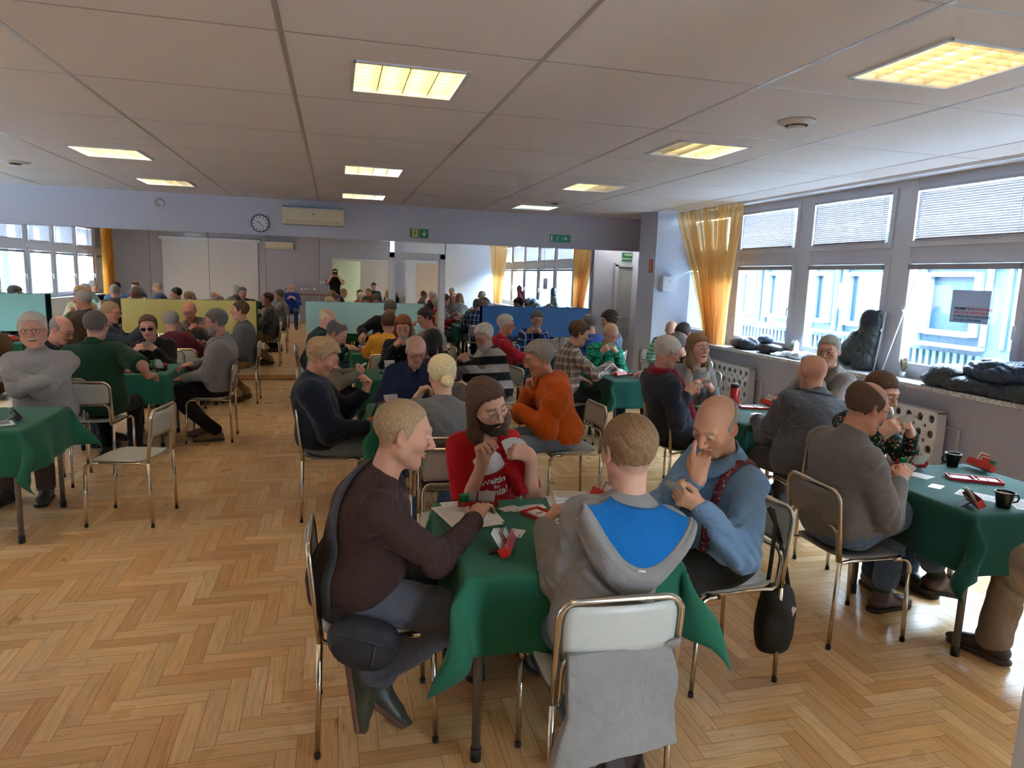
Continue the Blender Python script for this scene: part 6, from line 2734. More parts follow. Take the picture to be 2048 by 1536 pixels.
# ================================================================== table by the blue board
sit((2.05, 8.55), -90, 'metal chair under the white haired man in the red sweater', cpos=(2.04, 8.46), ck='light')
c22 = person('white haired man in dark glasses and a red sweater facing right', (2.02, 8.44), -88, at_y(1012, 650, 8.40), look=(-8, -4, 0), R=dict(at=(.12, .46, .80), pose='relax', d=(-.2, 1, .1), n=(.3, 0, 1)), L=lapL(),
    skin='#c98f7a', hair=('short', 'white', .014), P=dict(glasses='sun'), top=dict(kind='sweater', col='#a51f2e', off=.022, collar='shirt'), legs=dict(col='#5f6f80'), w=1.08, fine=1, seed=41, shoes='#cfc8bd', ankles=((-.1, .50, .095), (.12, .42, .095)))
sit((2.66, 9.4), 180, 'metal chair under the man in the blue plaid shirt', cpos=(2.70, 9.55))
c23 = person('man in glasses and a blue and white plaid shirt holding cards below the blue board', (2.70, 9.48), 176, at_y(1074, 640, 9.30), look=(0, -14, 0), L=LH(-.09, .28, .98), R=RH(.09, .28, .98),
    skin='#c08c78', hair=('short', 'dgrey'), P=dict(glasses='metal'), top=dict(kind='shirt', mat=plaid('plaid_blue', '#24386a', [('#16213f', .4, .1, 'z', .6), ('#16213f', .4, .4, 'x', .6), ('#c9d6ea', .12, .7, 'x', .9), ('#b9c8e0', .10, .8, 'z', .8)], .095), off=.02, collar='shirt', sleeve=1.9), fine=1, seed=42)
fan(c23, -1, 'the man in the blue plaid shirt', 4, 40)
sit((3.3, 8.2), 20, 'metal chair under the man in the royal blue sweater', cpos=(3.22, 8.12), cface=40)
c26 = person('man with a bald crown in a royal blue sweater near the recess', (3.22, 8.14), 40, at_y(1178, 648, 8.22), look=(-30, -12, 0), L=flatL(), R=flatR(), skin='#cf9f8c', hair=('crown', 'dgrey'), P=dict(glasses='dark'), top=dict(kind='sweater', col='#25407c', off=.022), fine=1, seed=43)
sit((3.7, 9.0), 60, 'metal chair beside the recess opening', cpos=(3.72, 9.0), cface=60)
c28 = person('dark curly haired person in a slate blue top behind the green plaid shirt', (3.72, 9.0), 60, at_y(1219, 642, 8.95), look=(0, -14, 0), L=LH(), R=RH(), skin='#b98370', hair=('curly', 'dbrown', .026), top=dict(kind='top', col='#5c6c88', off=.02), fine=1, seed=44)

# ================================================================== middle column
sit((-.06, 4.98), -90, 'metal chair with black backrest under the woman in the navy rollneck', 'dark', cpos=(-.03, 4.98), cface=-88)
c11 = person('woman with short blond grey hair in a navy rollneck sweater holding an orange handbag', (-.09, 4.95), -90, at_y(645, 716, 4.92), look=(-6, -22, 0),
    R=dict(at=(.16, .30, .66), pose='grip', d=(-.1, 1, -.3), n=(.2, .2, 1)), L=dict(at=(-.06, .30, .88), pose='pinch', d=(.1, .35, 1), n=(-.3, .9, -.2)),
    skin='#c8937c', hair=('swept', 'sandy', .022), P=dict(bust=1, open=.35, lips=(.40, .10, .10)), top=dict(kind='sweater', col='#151b2b', off=.032, fold=.006, freq=16, collar='turtle', sleeve=1.9, baggy=.014), legs=dict(col='#76818f'), w=1.06, sw=.155, fine=2, seed=51)
def handbag():
    t = thing('handbag', 'orange leather handbag on the lap of the woman in the navy rollneck', 'bag', (.33, 4.80, .57), math.radians(-12))
    def bag(p):
        d = ellip(p, (0, 0, .06), (.150, .085, .125))
        d = smax(d, -(p[:, 2] + .030), .02)
        return d + folds(p, 3, 24, .007)
    v, f = nets(bag, (-.2, -.15, -.1), (.2, .15, .24), .007)
    link('pouch', np_mesh('pouch', v, f), mat('leather_orange', '#a8602a', .45, bump=.2, bscale=120, var=.15, vscale=20), t)
    mb = MB()
    mb.tube([(-.09, 0, .15), (-.05, 0, .26), (.03, 0, .27), (.08, 0, .16)], .007, 8)
    mb.build('handle', mat('leather_dark', '#5a3418', .5), t)
handbag()
sit((.64, 4.16), 0, 'metal chair with dark backrest under the woman with the blond bun', 'brown', cpos=(.63, 4.12), cface=-3)
c20 = person('woman with a pale blond bun in a grey tweed top, seen from behind', (.62, 4.20), 0, at_y(884, 752, 4.28), look=(6, -14, 0), L=LH(), R=RH(), skin='#d6a893', hair=('bun', 'pale', .014),
    top=dict(kind='top', mat=fabric('tweed_grey', '#6f6c6a', 'tweed'), off=.022, collar='crew'), legs=dict(col='#3c5068', kind='denim'), w=1.0, sw=.150, fine=2, seed=52)
sit((1.66, 4.9), 90, 'metal chair with pale seat under the man in the orange hoodie', cpos=(1.72, 4.90), cface=92)
c24 = person('grey haired man in an orange hoodie resting his chin on his hand', (1.66, 4.88), 90, at_y(1078, 718, 4.84), look=(6, -16, 0),
    L=dict(at=(-.10, .38, .775), pose='relax', d=(.5, 1, 0), n=(0, 0, 1), elbow=(-.15, -.5, -1)), R=dict(at=at_y(1056, 782, 4.86), world=True, pose='fist', d=wv(90, (-.1, 0, 1)), n=wv(90, (-.9, .3, 0)), elbow=(.2, .6, -1)),
    skin='#c78f77', hair=('swept', 'grey', .018), P=dict(glasses='metal', stubble=.2), top=dict(kind='hoodie', col='#c9591c', off=.030, fold=.006, freq=16, fab='fleece', collar='hood', sleeve=1.9, baggy=.012), legs=dict(col='#6f7f92'), w=.98, fine=2, seed=53)
sit((.62, 5.9), 180, 'metal chair under the bald man in the navy shirt', 'dark', cpos=(.60, 6.0))
c18 = person('bald man in glasses and a navy shirt looking down', (.60, 5.92), 180, at_y(832, 702, 5.78), look=(4, -24, 0), L=lapL(), R=lapR(), skin='#cb9683', hair=('ring', 'white', .006), P=dict(glasses='dark', open=.3, belly=.03),
    top=dict(kind='shirt', col='#222a45', off=.02, fab='smooth', collar='shirt', sleeve=1.9), w=1.1, fine=2, seed=54)

sit((-.14, 6.92), -90, 'metal chair under the man in the grey jacket with a bald crown', cpos=(-.12, 6.92))
c12 = person('man with a bald crown in a light grey jacket looking down at his cards', (-.14, 6.90), -90, at_y(672, 668, 6.88), look=(-10, -34, 0), L=LH(-.08, .36, .74), R=RH(.08, .36, .74), skin='#cc9884', hair=('crown', 'dgrey', .009), P=dict(recede=.8),
    top=dict(kind='jacket', col='#8d857a', off=.028, fold=.006, freq=15, collar='jacket', sleeve=1.9), legs=dict(col='#3a332e', kind='smooth'), w=1.05, fine=2, seed=55)
fan(c12, -1, 'the man in the light grey jacket', 4, 40)
sit((.9, 6.26), 0, 'metal chair under the dark haired person in plum', 'dark', cpos=(.92, 6.20), cface=5)
c19 = person('dark haired person in a plum top with their back to the camera', (.90, 6.26), 5, at_y(864, 688, 6.30), look=(-10, -12, 0), L=LH(), R=RH(.14, .30, 1.0), skin='#c49080', hair=('bob', 'black', .016), top=dict(kind='top', col='#3c3244', off=.02), w=.9, sw=.145, fine=1, seed=56)
sit((.76, 7.85), 180, 'metal chair under the auburn haired woman', cpos=(.72, 7.92))
c16 = person('auburn haired woman in a black blouse with white flecks looking down', (.72, 7.84), 178, at_y(806, 655, 7.70), look=(-6, -20, 0), L=LH(-.08, .28, .95), R=RH(.08, .28, .95), skin='#d9a593', hair=('bob', 'auburn', .020), P=dict(bust=1, recede=.2),
    top=dict(kind='blouse', mat=speckle('fleck_blouse', '#1c222c', ('#c9d0cc', '#1c222c', '#7f9a9a', '#1c222c'), 34, .22), off=.018, collar='crew', sleeve=1.9), w=.95, sw=.148, fine=2, seed=57)
fan(c16, -1, 'the auburn haired woman', 3, 30)
sit((1.6, 6.95), 90, 'metal chair under the bearded man in the striped sweater', cpos=(1.62, 6.95), cface=100)
def stripes21():
    m, nt, b = new_mat('stripes_black_grey')
    tc = N(nt, 'ShaderNodeTexCoord')
    sp = N(nt, 'ShaderNodeSeparateXYZ')
    nt.links.new(tc.outputs['Object'], sp.inputs[0])
    co = math_node(nt, 'ADD', sp.outputs[2], math_node(nt, 'MULTIPLY', sp.outputs[0], .15))
    f = band(nt, co, .17, .5, .15)
    nt.links.new(mixcol(nt, f, srgb('#b5b2ae'), srgb('#181a20')), b.inputs['Base Color'])
    b.inputs['Roughness'].default_value = .9
    return m
c21 = person('white bearded man in glasses and a broad striped black and grey sweater', (1.62, 6.95), 105, at_y(968, 674, 6.86), look=(20, -22, 0), L=LH(-.06, .36, .86), R=RH(.08, .36, .86), skin='#cf9b86', hair=('swept', 'white', .016), P=dict(glasses='dark', beard='full', beardcol='white'),
    top=dict(kind='sweater', mat=stripes21(), off=.026, fold=.006, freq=16), legs=dict(col='#4f555c', kind='denim'), w=1.12, fine=2, seed=58)
fan(c21, -1, 'the bearded man in the striped sweater', 3, 30)

sit((-.3, 9.15), -90, 'metal chair under the pink faced bald man in dark green', cpos=(-.26, 9.15))
c13 = person('pink faced bald man in a dark green shirt by the mint board', (-.28, 9.12), -88, at_y(655, 637, 9.08), look=(-12, -14, 0), L=flatL(), R=flatR(), skin='#dba294', hair=('ring', 'pale', .004), P=dict(scalp=.1), top=dict(kind='shirt', col='#1d3b3a', off=.02), fine=1, seed=61)
sit((.6, 8.4), 0, 'metal chair under the person in the mustard shirt', cpos=(.58, 8.34))
c15 = person('brown haired person in a mustard yellow shirt with their back to the camera', (.56, 8.42), 0, at_y(777, 647, 8.42), look=(0, -10, 0), L=LH(), R=RH(), skin='#c99480', hair=('short', 'brown', .014), top=dict(kind='shirt', col='#d99a34', off=.02, sleeve=.9, fab='smooth'), fine=1, seed=62)
sit((.62, 9.95), 180, 'metal chair under the man in the black sweater by the mint board', cpos=(.68, 9.98))
c14 = person('grey haired man in a black sweater stretching an arm over the table', (.64, 9.92), 180, at_y(780, 619, 9.86), look=(10, -38, 0), R=dict(at=at_y(727, 668, 9.55), world=True, pose='relax', d=wv(180, (-.5, -.6, -.6)), elbow=(.8, 0, -.4)), L=flatL(), skin='#c08a76', hair=('short', 'dgrey', .012), top=dict(kind='sweater', col='#17181c', off=.024), fine=1, seed=63)
sit((1.25, 9.05), 90, 'metal chair under the dark haired man in the cream sweater', cpos=(1.30, 9.05))
c17 = person('dark haired man in a cream sweater leaning over the table', (1.32, 9.02), 96, at_y(850, 636, 8.96), look=(0, -18, 0), L=flatL(-.2, .30), R=dict(at=(.05, .36, 1.02), pose='fist', d=(-.3, 0, 1), n=(.3, .9, 0)), skin='#cf9480', hair=('short', 'dbrown', .012), top=dict(kind='sweater', col='#a89a8c', off=.028), w=1.15, fine=1, seed=64)

# ================================================================== left column
sit((-2.2, 5.95), 180, 'metal chair under the man with crossed arms', cpos=(-2.18, 6.05))
c1 = person('white haired man with moustache and glasses in a grey ribbed sweater, arms crossed', (-2.17, 5.96), 178, at_y(66, 662, 5.86), look=(14, 2, 4),
    L=dict(at=(.14, .27, .93), pose='relax', d=(1, -.75, -.1), n=(.4, 1, .2), elbow=(-.8, .3, -1), hide=True), R=dict(at=(-.15, .335, .875), pose='relax', d=(-1, -.8, .1), n=(-.4, 1, .2), elbow=(.8, .3, -1), hide=True),
    skin='#cf9a8a', hair=('short', 'white', .013), P=dict(glasses='dark', beard='mo', beardcol='white', open=.3, blush=.45, fat=.008, jaw=1.1, gdrop=.003, belly=.03), top=dict(kind='sweater', col='#9b9896', off=.028, fold=.005, freq=16, collar='turtle', sleeve=1.9, baggy=.006, ak=.006), legs=dict(col='#4a3a34', kind='smooth'), w=1.06, sw=.178, fine=2, seed=71, hs=1.06)
chair(-1.36, 5.06, 80, 'empty metal chair with a pale grained seat in the aisle at the left', 'light')
sit((-2.0, 6.38), 0, 'metal chair with pale backrest under the man in the green polo shirt', cpos=(-1.93, 6.34), cface=-6)
c4 = person('man in a dark green polo shirt seen from behind', (-1.96, 6.44), -6, at_y(192, 652, 6.56), look=(-8, -4, 0), R=dict(at=at_z(295, 752, .775), world=True, pose='relax', d=wv(-6, (.3, 1, 0)), elbow=(.9, -.2, -.6)), L=flatL(-.2, .40, pose='relax'),
    skin='#cb9584', hair=('short', 'dgrey', .009), P=dict(fat=.006), top=dict(kind='polo_shirt', col='#1f3f2a', off=.026, fold=.005, freq=15, sleeve=.82, fab='knit', collar='jacket', hem=-.09), legs=dict(col='#17171a', kind='smooth'), w=1.28, sw=.185, fine=2, seed=72)
sit((-2.75, 7.4), -90, 'metal chair at the left side of the sunglasses table', cpos=(-2.62, 7.30))
c3 = person('bald man in thin glasses and a dark jacket looking down to the right', (-2.60, 7.28), -90, at_y(122, 660, 7.15), look=(-14, -26, 0), L=LH(), R=RH(), skin='#d9a08c', hair=('ring', 'grey', .003), P=dict(glasses='dark', scalp=.1, fat=.004), top=dict(kind='jacket', col='#23262c', off=.024, collar='jacket'), w=1.08, fine=2, seed=73)
sit((-1.88, 8.15), 180, 'metal chair under the man in sunglasses', cpos=(-1.86, 8.24))
c6 = person('man in dark sunglasses and a black zip sweater holding cards', (-1.86, 8.16), 178, at_y(297, 655, 8.02), look=(6, -10, 4), L=LH(-.05, .30, .86, d=(.7, .35, .45)), R=RH(.14, .34, .84), skin='#c9968a', hair=('swept', 'brown', .012), P=dict(glasses='sun', recede=.7, jaw=1.05),
    top=dict(kind='sweater', col='#1e1614', off=.024, fold=.005, freq=18, collar='shirt'), legs=dict(col='#151517', kind='smooth'), w=1.08, fine=2, seed=74)
fan(c6, -1, 'the man in sunglasses', 6, 70)
sit((-1.2, 7.4), 90, 'metal chair under the grey bearded man in the grey jacket', cpos=(-1.22, 7.40))
c7 = person('grey bearded man in red glasses and a light grey jacket, one hand on the table', (-1.16, 7.40), 90, at_y(432, 645, 7.36), look=(0, -8, 0), L=lapL(-.10, .30, .64), R=dict(at=at_z(385, 728, .785), world=True, pose='relax', d=wv(90, (-1, .1, -.1)), n=(0, 0, 1), elbow=(.8, 0, -.5)),
    skin='#c98f7c', hair=('short', 'dgrey', .014), P=dict(glasses='dark', beard='full', beardcol='grey', beardt=.007), top=dict(kind='jacket', col='#87827f', off=.028, fold=.006, freq=15, collar='jacket', sleeve=1.9), legs=dict(col='#1b1716', kind='smooth'), shoes='#6a4a34', w=1.12, fine=2, seed=75, ankles=((-.10, .02, .10), (.10, .12, .10)))
sit((-1.8, 8.95), 0, 'metal chair with white backrest under the man in the maroon sweater', cpos=(-1.76, 8.84))
c8 = person('grey haired man in a maroon sweater with his back to the camera', (-1.80, 8.90), -4, at_y(343, 643, 8.95), look=(-10, -8, 0), L=flatL(), R=flatR(), skin='#cb9080', hair=('crop', 'grey', .008), top=dict(kind='sweater', col='#5b1f2b', off=.024), w=1.05, fine=1, seed=76)
sit((-1.8, 10.35), 180, 'metal chair under the bald man in front of the yellow board', cpos=(-1.78, 10.36))
c9 = person('bald man in a grey brown jacket in front of the yellow board', (-1.78, 10.30), 180, at_y(379, 622, 10.15), look=(0, -22, 0), L=LH(), R=RH(), skin='#cb8570', hair=('ring', 'grey', .004), P=dict(scalp=.1, glasses='metal'), top=dict(kind='jacket', col='#6d655c', off=.026, collar='jacket'), w=1.08, fine=1, seed=77)
fan(c9, -1, 'the bald man by the yellow board', 3, 30)
sit((-1.15, 9.58), 90, 'metal chair under the brown haired man in the grey sweater near the mirror', cpos=(-1.20, 9.55))
c10 = person('brown haired man in a grey sweater and tan trousers facing left near the yellow board', (-1.16, 9.55), 90, at_y(480, 622, 9.52), look=(0, 0, 0), L=lapL(), R=flatR(.15, .40), skin='#cf9680', hair=('crop', 'brown', .009), top=dict(kind='sweater', col='#5f5d5e', off=.024), legs=dict(col='#a08462', kind='smooth'), shoes='#5a3d30', w=1.05, fine=1, seed=78, ankles=((-.1, .08, .10), (.1, .0, .10)))
sit((-2.6, 9.3), -90, 'metal chair under the red haired man looking at a phone', cpos=(-2.62, 9.28))
c5 = person('short haired man in red glasses and a grey jacket holding a black phone', (-2.64, 9.25), -90, at_y(222, 625, 9.10), look=(-8, -10, 0), R=dict(at=(.05, .38, .98), pose='cards', d=(-.1, .9, .35), n=(.5, 0, -.8)), L=LH(), skin='#cf8f7a', hair=('crop', 'sandy', .007), P=dict(glasses='dark', fat=.006),
    top=dict(kind='jacket', col='#3c424c', off=.03, collar='jacket'), w=1.12, fine=1, seed=79)
sit((-3.7, 10.2), 90, 'metal chair under the man in the olive brown jacket', cpos=(-3.38, 10.18))
c41 = person('grey haired man in an olive brown jacket near the far left mirrors', (-3.32, 10.18), 80, at_y(166, 600, 10.15), look=(0, -4, 0), L=flatL(), R=flatR(), skin='#c28470', hair=('short', 'grey', .010), top=dict(kind='jacket', col='#4a3d30', off=.03, collar='jacket'), w=1.15, fine=1, seed=80)
sit((-3.95, 7.5), 90, 'metal chair at the left edge under the person in the brown jacket', cpos=(-3.24, 7.42))
c2 = person('person in a brown jacket cut off by the left edge of the picture', (-3.20, 7.42), 90, at_y(-30, 640, 7.4), look=(0, -10, 0), L=flatL(), R=flatR(), skin='#c28470', hair=('short', 'dbrown'), top=dict(kind='jacket', col='#5f4630', off=.03), w=1.15, fine=1, seed=81)

# ================================================================== people seen only in the mirrors
def mirror_person(label, x, y, face, hair, col, seed, chl, kind='sweater', w=1.0, skin='#c99480', z=1.22, P=None, collar=None, glasses=None):
    sit((x, y), face, chl)
    P = dict(P or {})
    if glasses:
        P['glasses'] = glasses
    a = math.radians(face)
    h = (x - math.sin(a) * .05, y + math.cos(a) * .05, z)
    return person(label, (x, y), face, h, look=(0, -14, 0), L=LH(), R=RH(), skin=skin, hair=hair, P=P, top=dict(kind=kind, col=col, off=.024, collar=collar), w=w, fine=0, seed=seed)

mirror_person('bald man in a blue sweater sitting with folded hands, seen in the mirror', -1.25, 1.05, 0, None, '#24438c', 90, 'metal chair alone by the near wall shelf, seen in the mirror', skin='#d09a8a')
mirror_person('man in a dark jacket beside the near pillar, seen in the mirror', 1.22, -.15, 0, ('short', 'dbrown'), '#33343a', 91, 'metal chair beside the near pillar', z=1.30)
mirror_person('person in a pale green jacket at the left windows, seen in the mirror', -5.45, 4.95, -90, ('short', 'grey'), '#8fb0a8', 92, 'metal chair nearest the left windows', 'jacket')
mirror_person('person in a navy top with brown hair at the left, seen in the mirror', -4.70, 4.20, 0, ('short', 'brown'), '#1e2c4a', 93, 'metal chair in front of the out of view left table')
mirror_person('man in a dark blue pullover at the left, seen in the mirror', -4.00, 4.95, 90, ('crop', 'sandy'), '#2a3350', 94, 'metal chair on the aisle side of the out of view left table')
mirror_person('black haired person in a blue jacket at the left, seen in the mirror', -4.72, 5.72, 180, ('short', 'black'), '#3b4f6a', 95, 'metal chair behind the out of view left table', 'jacket', glasses='dark')
mirror_person('pink faced man in a white shirt at the far left, seen in the mirror', -4.82, 7.50, -90, ('crop', 'grey'), '#c6cbd2', 96, 'metal chair by the left windows in the second row', 'shirt', skin='#d69a8c')
mirror_person('blond person in glasses and a cream top in the far left corner', -4.25, 9.42, 0, ('short', 'blond'), '#c9b48e', 97, 'metal chair in the far left corner, nearer side', 'top', glasses='dark')
mirror_person('man in a dark coat in the far left corner, seen in the mirror', -5.00, 10.15, -90, ('short', 'dgrey'), '#3a3432', 98, 'metal chair in the far left corner, window side', 'coat')
mirror_person('grey haired man in a brown jacket in the second row at the far left', -4.05, 8.26, 180, ('short', 'grey'), '#54483c', 99, 'metal chair behind the second far left table', 'jacket')

# the photographer
c0 = person('standing photographer in a black T-shirt holding up a phone, seen in the mirror', (0.0, -.36), 0, (0.0, -.30, 1.70), look=(0, -4, 0), stand=True,
    L=dict(at=(-.10, .22, 1.60), pose='cards', d=(.45, .3, .9), n=(-.7, -.5, .2), elbow=(-.6, 0, -1)), R=dict(at=(.10, .22, 1.60), pose='cards', d=(-.45, .3, .9), n=(.7, -.5, .2), elbow=(.6, 0, -1)),
    skin='#c69480', hair=('short', 'dbrown'), P=dict(stubble=.4), top=dict(kind='tshirt', col='#15161a', off=.016, sleeve=.9, fab='smooth', hem=-.12), legs=dict(col='#1f2430'), fine=1, seed=100)
mb = MB()
mb.box((0, 0, 0), (.155, .009, .075), bevel=.003)
o = mb.build('phone', mat('phone_black', '#17171b', .25))
o.location = (0, -.045, 1.69)
tag(o, 'black phone held up by the photographer, seen in the mirror', 'phone')
# ================================================================== things on the tables
ZT = .7215
RED = mat('box_red', '#c2281c', .35)
REDP = mat('box_crimson', '#b91f33', .35)
BLK = mat('stand_black', '#17171a', .5)
GRN = mat('box_green', '#1f7a45', .4)
PAPER = mat('paper_white', '#dcd8d2', .7)
INK = mat('ink_grey', '#8d8987', .7)

def bidding_box(x, y, rz, label, z=ZT, m=None, ncards=10, end=None):
    """slanted card holder on a black prop, cards standing up in it; long side along local x"""
    m = m or RED
    t = thing('bidding_box', label, 'bidding box', (x, y, z), math.radians(rz), 'bidding boxes on the tables')
    R = Matrix.Rotation(math.radians(-32), 3, 'X')
    mb = MB()
    def pl(c, s):
        mb.box(R @ Vector(c) + Vector((0, 0, .018)), s, R)
    pl((0, 0, .002), (.175, .034, .004))
    pl((0, -.016, .020), (.175, .003, .038))
    pl((0, .016, .014), (.175, .003, .028))
    pl((-.086, 0, .018), (.003, .034, .036))
    pl((.086, 0, .018), (.003, .034, .036))
    pl((.0, 0, .018), (.003, .030, .030))
    mb.build('holder', m, t)
    mb = MB()
    mb.add([(-.03, .02, .03), (.03, .02, .03), (.035, .075, 0), (-.035, .075, 0), (-.03, .016, .026), (.03, .016, .026), (.035, .068, 0), (-.035, .068, 0)],
           [(0, 1, 2, 3), (7, 6, 5, 4), (0, 4, 5, 1), (3, 2, 6, 7), (0, 3, 7, 4), (1, 5, 6, 2)])
    mb.build('prop_stand', BLK, t)
    rnd = random.Random(int(x * 100 + y * 10))
    cm = [CARD_W, CARD_W, CARD_W, RED, GRN, CARD_W]
    for k in range(ncards):
        mb = MB()
        hh = .085 - .0035 * k
        c = Vector((-.040 + .0065 * k, .010 - .0022 * k, .012 + hh / 2))
        mb.box(R @ c + Vector((0, 0, .018)), (.060, .0008, hh), R)
        mb.build('bid_card', cm[rnd.randrange(6)] if k > 2 else CARD_W, t)
    mb = MB()
    c = Vector((.062, .0, .035))
    mb.box(R @ c + Vector((0, 0, .018)), (.040, .012, .055), R)
    mb.build('call_cards', end or GRN, t)
    return t

def board(x, y, rz, label, m=None, z=ZT):
    """flat duplicate board with four card pockets"""
    m = m or RED
    t = thing('card_board', label, 'card board', (x, y, z), math.radians(rz), 'red card boards')
    mb = MB()
    mb.box((0, 0, .004), (.25, .10, .008), bevel=.002)
    for (a, b, c, d) in ((0, .048, .25, .006), (0, -.048, .25, .006), (.123, 0, .006, .10), (-.123, 0, .006, .10), (.0, 0, .008, .10), (.06, .0, .004, .04), (-.06, 0, .004, .04)):
        mb.box((a, b, .011), (c, d, .012))
    mb.build('tray', m, t)
    for (a, b) in ((-.065, .0), (.065, .004)):
        mb = MB()
        mb.box((a, b, .011), (.085, .056, .006))
        mb.build('cards_in_pocket', CARD_W, t)
    mb = MB()
    mb.box((.085, -.03, .0152), (.03, .018, .001))
    mb.build('sticker', mat('sticker_white', '#e2ddd8', .5), t)
    return t

def card_on_table(x, y, rz, label, group, red=True, z=ZT):
    o = bpy.data.objects.new('playing_card', CARD_ME)
    COL.objects.link(o)
    o.location = (x, y, z + .001)
    o.rotation_euler = (0, 0, math.radians(rz))
    tag(o, label, 'playing card', group)
    m2 = MB()
    for (a, b) in ((-.018, .030), (.018, -.030)):
        m2.box((a, b, .0007), (.006, .010, .0004))
        m2.box((a, b - (.012 if b > 0 else -.012), .0007), (.006, .006, .0004))
    m2.build('pip', CARD_R if red else CARD_K, o)
    return o

def sheet(x, y, rz, label, w_=.21, h_=.297, z=ZT, group=None, lines=True):
    t = thing('paper_sheet', label, 'sheet of paper', (x, y, z), math.radians(rz), group)
    mb = MB()
    mb.box((0, 0, .0008), (w_, h_, .0008))
    mb.build('sheet', PAPER, t)
    if lines:
        mb = MB()
        rnd = random.Random(int(x * 77))
        for k in range(18):
            ww = w_ * rnd.uniform(.4, .8)
            mb.box((-w_ * .42 + ww / 2, h_ * (.42 - k * .046), .0014), (ww, .0022, .0003))
        mb.build('print_lines', INK, t)
    return t

# nearest table
bidding_box(.60, 2.84, 172, 'red bidding box with white cards standing on the paper sheets at the near table')
bidding_box(.615, 2.33, 68, 'red bidding box with fanned out cards at the front left of the near table')
bidding_box(1.17, 2.80, -75, 'red bidding box half hidden behind the boy in the grey hoodie')
sheet(.53, 2.74, 12, 'printed white score sheet under the bidding box, topmost', z=ZT + .002)
sheet(.56, 2.79, 4, 'white score sheet beneath another at the near table')
board(.865, 2.64, -62, 'red card board in the middle of the near table')
for k, (x, y, a) in enumerate(((.735, 2.805, -65), (.775, 2.79, -78), (.815, 2.785, -70), (.85, 2.80, -85))):
    card_on_table(x, y, a, ['leftmost', 'second from the left', 'third from the left', 'rightmost'][k] + ' of four face up cards above the red card board', 'face up cards on the near table', k % 2 == 0, ZT + .0012 * k)
card_on_table(.690, 2.515, -30, 'single face up card between the front bidding box and the card board', 'face up cards on the near table', False)
sheet(1.03, 2.86, -10, 'white sheet under the closed card boxes', .20, .15, lines=False)
for k in range(2):
    t = thing('card_deck_box', ['lower', 'upper'][k] + ' white and beige card box at the back of the near table', 'card box', (1.03, 2.86, ZT + .002 + k * .017), math.radians(-8 - 6 * k), 'stacked card boxes')
    mb = MB()
    mb.box((0, 0, .008), (.15, .10, .016), bevel=.002)
    mb.build('case', mat('case_white', '#d6d2c8', .5), t)
    mb = MB()
    mb.box((0, 0, .0163), (.13, .08, .001))
    mb.build('cover', mat('case_beige', '#b5a68e', .5), t)

# right table
def mug(x, y, rz, label):
    t = thing('coffee_cup', label, 'cup', (x, y, ZT), math.radians(rz), 'black coffee cups')
    mb = MB()
    mb.lathe([(0, .003), (.026, .003), (.028, 0), (.030, .004), (.032, .02), (.042, .070), (.0435, .078), (.0415, .078), (.039, .070), (.029, .018), (.0, .012)], n=28)
    mb.build('cup_body', mat('cup_black', '#121214', .15), t)
    mb = MB()
    mb.lathe([(0, .066), (.0385, .066)], n=24)
    mb.build('coffee', mat('latte', '#c9b39a', .4), t)
    mb = MB()
    mb.tube([(.039, 0, .062), (.058, 0, .064), (.066, 0, .050), (.060, 0, .032), (.036, 0, .026)], .0045, 8)
    mb.build('handle', mat('cup_black', '#121214', .15), t)
    mb = MB()
    mb.lathe([(.0415, .0785), (.0437, .0785)], n=24)
    mb.build('rim', mat('cup_white', '#d8d2c8', .3), t)

mug(3.47, 3.13, 170, 'black coffee cup at the back of the right table')
mug(3.06, 2.46, -20, 'black coffee cup at the front corner of the right table')
bidding_box(3.55, 3.03, -100, 'red bidding box at the far right behind the back cup')
bidding_box(2.94, 2.50, 60, 'red bidding box next to the front cup on the right table')
bidding_box(3.16, 3.12, 172, 'crimson bidding box in front of the floral blouse', m=REDP)
board(3.33, 2.86, -32, 'crimson card board in the middle of the right table', REDP)
sheet(3.10, 2.63, 30, 'white score pad beside the front cup', .12, .18)
sheet(3.22, 2.47, -35, 'white sheet at the right of the front cup', .14, .20)
card_on_table(3.02, 2.80, -60, 'white card lying at the left of the right table', 'loose cards on the right table')
sheet(3.10, 3.00, 20, 'small white slip by the hands of the man in the grey rollneck', .10, .14, lines=False)

# second right table
def thermos():
    t = thing('thermos_flask', 'red steel thermos flask with dark lid on the table by the suited man', 'thermos', (3.10, 4.84, ZT))
    mb = MB()
    mb.lathe([(0, 0), (.034, 0), (.036, .004), (.036, .185), (.030, .192), (0, .192)], n=28)
    mb.build('bottle', mat('thermos_red', '#c01c22', .3, .2), t)
    mb = MB()
    mb.lathe([(.031, .192), (.033, .195), (.032, .218), (.026, .222), (0, .222)], n=24)
    mb.build('lid', mat('thermos_lid', '#3a2428', .4), t)
thermos()
board(3.36, 4.92, -20, 'red card board beside the thermos', RED)
bidding_box(3.50, 4.98, -90, 'red bidding box at the window side of the thermos table')
bidding_box(3.42, 4.62, -60, 'red bidding box near the reaching hand of the man in glasses')
card_on_table(3.22, 4.70, -60, 'small white card in the middle of the thermos table', 'loose cards on the thermos table')
sheet(3.00, 4.98, 5, 'white sheet in front of the man with the red scarf', .16, .22)
t = thing('case', 'white spectacle case between the long haired woman and the thermos', 'case', (3.04, 5.03, ZT + .002), .3)
mb = MB()
mb.box((0, 0, .016), (.15, .06, .030), bevel=.012)
mb.build('case_body', mat('case_white', '#d6d2c8', .5), t)

